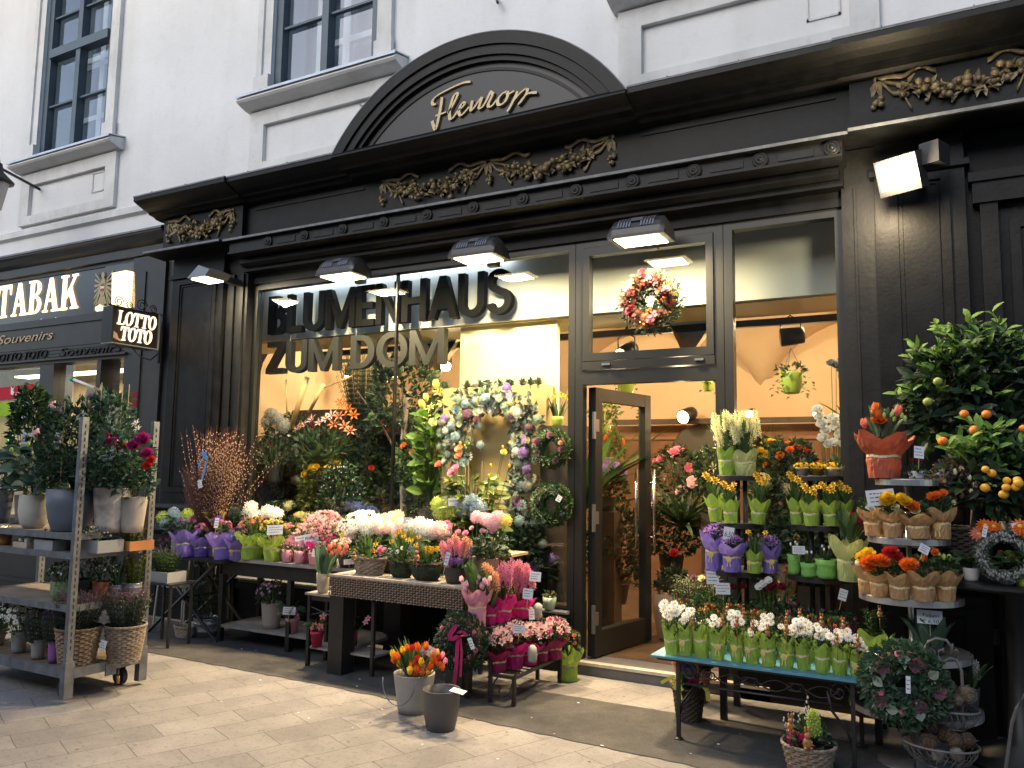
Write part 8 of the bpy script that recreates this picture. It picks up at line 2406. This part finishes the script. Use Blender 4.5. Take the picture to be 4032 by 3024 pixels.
for (a_, c_, r_) in (((630, 920), (664, 815), .028), ((668, 890), (700, 830), .02), ((620, 900), (618, 820), .009), ((700, 838), (760, 812), .006)):
    b = MB(); b.tube([at(*a_, 6.5) - t.location, at(*c_, 6.45) - t.location], r_, 7); b.build('stake', M('pale_wood_stake', (.55, .36, .16), .6, var=.2, scale=9), t, True)
spec = (
    ('potted_plant', 'yellow leaved shrub with gold blooms in the middle of the left window', 700, 1080, 6.6, .9, 'warm', 110, 120, 'yellow', 'rose', 12, .09),
    ('potted_plant', 'cream hydrangea cushion low in the left window', 660, 1100, 6.35, .78, 'dark', 110, 46, 'cream', 'cluster', 7, .13),
    ('potted_plant', 'small cream hydrangea at the left of the window', 604, 1078, 6.35, .95, 'dark', 70, 40, 'cream', 'cluster', 4, .11),
    ('potted_plant', 'gypsophila spray of tiny white dots in the window', 735, 1085, 6.45, .85, 'dark', 90, 120, 'white', 'bud', 60, .014),
    ('potted_plant', 'deep blue hydrangea right of the gypsophila', 772, 1100, 6.5, .85, 'dark', 80, 60, 'blue', 'cluster', 6, .13),
    ('potted_plant', 'orange flowering shrub behind the glazing joint', 905, 1020, 6.9, 1.2, 'mid', 110, 110, 'orange', 'rose', 12, .08),
    ('potted_plant', 'peach hydrangea low behind the glazing joint', 895, 1130, 6.4, .62, 'dark', 90, 56, 'peach', 'cluster', 5, .12),
    ('potted_plant', 'yellow green bush at the bottom left of the window', 570, 1130, 6.4, .6, 'warm', 90, 70, 'lemon', 'cluster', 5, .12),
    ('potted_plant', 'long ochre cushion of mossy blooms low in the window', 690, 1140, 6.45, .55, 'warm', 150, 50, 'lemon', 'cluster', 9, .13),
    ('potted_plant', 'dark leafy pot on the middle shelf of the rack', 640, 1010, 7.62, 1.49, 'dark', 100, 90, 'crimson', 'rose', 6, .08),
    ('potted_plant', 'dark leafy pot with red blooms at the right of the rack', 800, 1010, 7.62, 1.49, 'dark', 100, 90, 'red', 'rose', 8, .08),
    ('potted_plant', 'green leaves in a mint pot above the red glow', 820, 1022, 7.3, 1.25, 'mid', 60, 40, 'white', 'bud', 5, .03),
    ('potted_plant', 'dark bush under the flower arch', 1060, 1290, 6.35, .48, 'dark', 130, 120, 'lilac', 'cluster', 6, .11),
    ('potted_plant', 'grey leaved plant at the foot of the flower arch', 1130, 1290, 6.3, .48, 'blue', 90, 140, 'sky', 'cluster', 6, .09),
    ('potted_plant', 'violet hydrangea low beside the door post inside the window', 1168, 1280, 6.4, .5, 'dark', 70, 70, 'lilac', 'cluster', 5, .11),
    ('potted_plant', 'daffodils in a lime pot high beside the door post', 1205, 905, 6.5, 1.98, 'dark', 50, 46, 'yellow', 'daffodil', 4, .07),
    ('potted_plant', 'lit yellow green plant in a lime pot seen through the door glass', 1305, 945, 7.6, 1.95, 'lime', 60, 50, 'lemon', 'rose', 5, .07),
    ('potted_plant', 'orange fruited plant below the lit lime pot inside the door', 1312, 1010, 7.5, 1.6, 'lime', 70, 60, 'orange', 'bud', 6, .07),
    ('potted_plant', 'lilac pink hydrangea seen through the door glass', 1310, 1095, 7.4, 1.2, 'mid', 80, 70, 'lilac', 'cluster', 6, .15),
    ('potted_plant', 'dark undergrowth plant low behind the door glass', 1330, 1250, 7.6, .3, 'dark', 130, 170, 'mauve', 'bud', 8, .03),
    ('potted_plant', 'rose bunch on the counter deep in the shop', 1510, 1090, 8.9, .9, 'dark', 90, 90, 'pale', 'rose', 9, .13),
    ('potted_plant', 'pink tulips in a hot pink pot on the counter', 1415, 1095, 9.1, .9, 'mid', 40, 36, 'pale', 'tulip', 6, .1),
    ('potted_plant', 'pink bouquet at the back of the counter', 1460, 1010, 9.3, 1.1, 'dark', 100, 100, 'pink', 'rose', 8, .12),
    ('potted_plant', 'cream wrapped bouquet at the right of the door opening', 1545, 1040, 8.2, 1.2, 'dark', 90, 100, 'cream', 'lily', 7, .14),
    ('potted_plant', 'dark grassy plant low in the shop behind the counter leg', 1450, 1190, 8.4, .5, 'dark', 110, 120, 'crimson', 'bud', 6, .03),
    ('potted_plant', 'yellow freesia shrub left behind the right window', 1660, 960, 7.2, 1.28, 'dark', 90, 110, 'yellow', 'rose', 9, .07),
    ('potted_plant', 'orange blooming shrub in the middle of the right window', 1710, 965, 7.0, 1.28, 'dark', 110, 110, 'orange', 'rose', 12, .08),
    ('potted_plant', 'pale green flower heads left of the orange shrub', 1660, 1060, 6.8, 1.0, 'olive', 90, 110, 'cream', 'cluster', 5, .1),
    ('potted_plant', 'dusky red bush at the right of the right window', 1808, 930, 7.2, 1.28, 'dark', 70, 80, 'mauve', 'cluster', 6, .1),
    ('potted_plant', 'low mixed greenery behind the felt pots', 1760, 1150, 6.6, .75, 'dark', 170, 120, 'yellow', 'rose', 8, .05),
    ('potted_plant', 'dark greenery filling the foot of the right window', 1640, 1200, 6.6, .6, 'dark', 160, 120, 'orange', 'rose', 6, .05),
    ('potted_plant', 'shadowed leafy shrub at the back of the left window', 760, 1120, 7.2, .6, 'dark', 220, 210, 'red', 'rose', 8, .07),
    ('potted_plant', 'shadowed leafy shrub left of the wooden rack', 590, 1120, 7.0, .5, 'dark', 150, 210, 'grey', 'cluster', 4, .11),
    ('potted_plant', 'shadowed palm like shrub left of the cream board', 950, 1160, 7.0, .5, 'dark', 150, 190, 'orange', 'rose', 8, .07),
)
pl_ = thing('plinth_display', 'dark wooden plinths carrying the plants inside the shop windows', 'display', (0, 0, 0))
for i, (nm_, lb, px, py, Y, z, lf, w, h, pc, bk, n_, sz) in enumerate(spec):
    if not 7.4 < Y < 7.7 and Y < 8.8 and z > .2:
        q = at(px, py, Y); b = MB(); b.box((q.x - .12, Y - .1, .1), (q.x + .12, Y + .1, z - .001)); b.build('plinth', DARKW, pl_)
    po = ('bell', 'mint') if 'mint' in lb else ('bell', 'lime') if 'lime pot' in lb else ('pot', 'redpot') if 'hot pink' in lb else ('pot', 'dark')
    k_ = 'blade' if bk in ('daffodil', 'tulip') else 'bush'
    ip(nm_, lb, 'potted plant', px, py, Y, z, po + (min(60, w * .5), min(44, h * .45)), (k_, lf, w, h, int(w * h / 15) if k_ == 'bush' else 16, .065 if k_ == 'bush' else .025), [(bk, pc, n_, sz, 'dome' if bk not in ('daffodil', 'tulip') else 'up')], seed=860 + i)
ip('yucca', 'spiky dark yucca on a trunk in the middle of the shop', 'potted tree', 1475, 1180, 8.3, .1, ('pot', 'dark', 40, 40), [('strap', 'dark', 150, 130, 60, .05, 150)], seed=901)
ip('yucca', 'spiky plant crossing the left edge of the fanlight', 'potted tree', 1262, 1000, 7.0, 1.2, None, [('strap', 'mid', 190, 260, 26, .08, 0)], seed=902)
ip('palm', 'palm frond hanging in at the right of the right window', 'potted tree', 1840, 790, 6.9, 1.9, None, [('strap', 'dark', 160, 110, 30, .04, 0)], seed=903)
ip('orchid', 'white orchid sprays at the right of the right window', 'potted plant', 1800, 1010, 6.45, 1.2, ('pot', 'dark', 34, 30), [('strap', 'dark', 60, 46, 8, .06)], [('rose', 'white', 13, .085, [(1765, 885), (1770, 900), (1776, 916), (1784, 930), (1778, 946), (1790, 960), (1800, 905), (1806, 922), (1812, 940), (1802, 956), (1826, 925), (1830, 945), (1822, 960)]), ('rose', 'grey', 6, .075, [(1796, 785), (1806, 790), (1816, 800), (1822, 815), (1826, 835), (1820, 780)])], sticks=2, seed=904)
t = ip('hanging_basket', 'lime green hanging basket with trailing leaves in the right window', 'hanging basket', 1710, 850, 6.9, None, ('bell', 'lime', 48, 46), [('trail', 'olive', 54, 70, 9, .05, 0), ('bush', 'olive', 56, 22, 60, .05)], seed=905)
b = MB(); k = mpp(t.location)
for a in (0, 2.1, 4.2):
    b.tube([(24 * k * cos(a), 24 * k * sin(a), 46 * k), (0, 0, 100 * k)], .003, 4)
b.build('hanger', STEEL, t)
ip('hanging_basket', 'small lime hanging pot cut by the door lintel', 'hanging basket', 1530, 845, 8.2, None, ('bell', 'lime', 26, 24), [('trail', 'lime', 30, 40, 6, .06, 0), ('bush', 'lime', 34, 18, 40, .05)], seed=906)
ip('hanging_basket', 'lime pot of trailing ivy hanging behind the open door', 'hanging basket', 1352, 850, 7.8, None, ('bell', 'lime', 40, 34), [('trail', 'dark', 40, 110, 8, .06, 0)], seed=907)
b = MB(); q = at(1525, 990, 10.4); b.lathe([(.45, -.02), (.47, 0), (.45, .02), (.001, .03)], 40); o = b.build('round_mirror', M('dark_disc', (.06, .055, .045), .35), None); o.location = (q.x, 10.38, q.z); o.rotation_euler = (pi / 2, 0, 0)
tag(o, 'round dark disc leaning against the peach far wall', 'mirror')
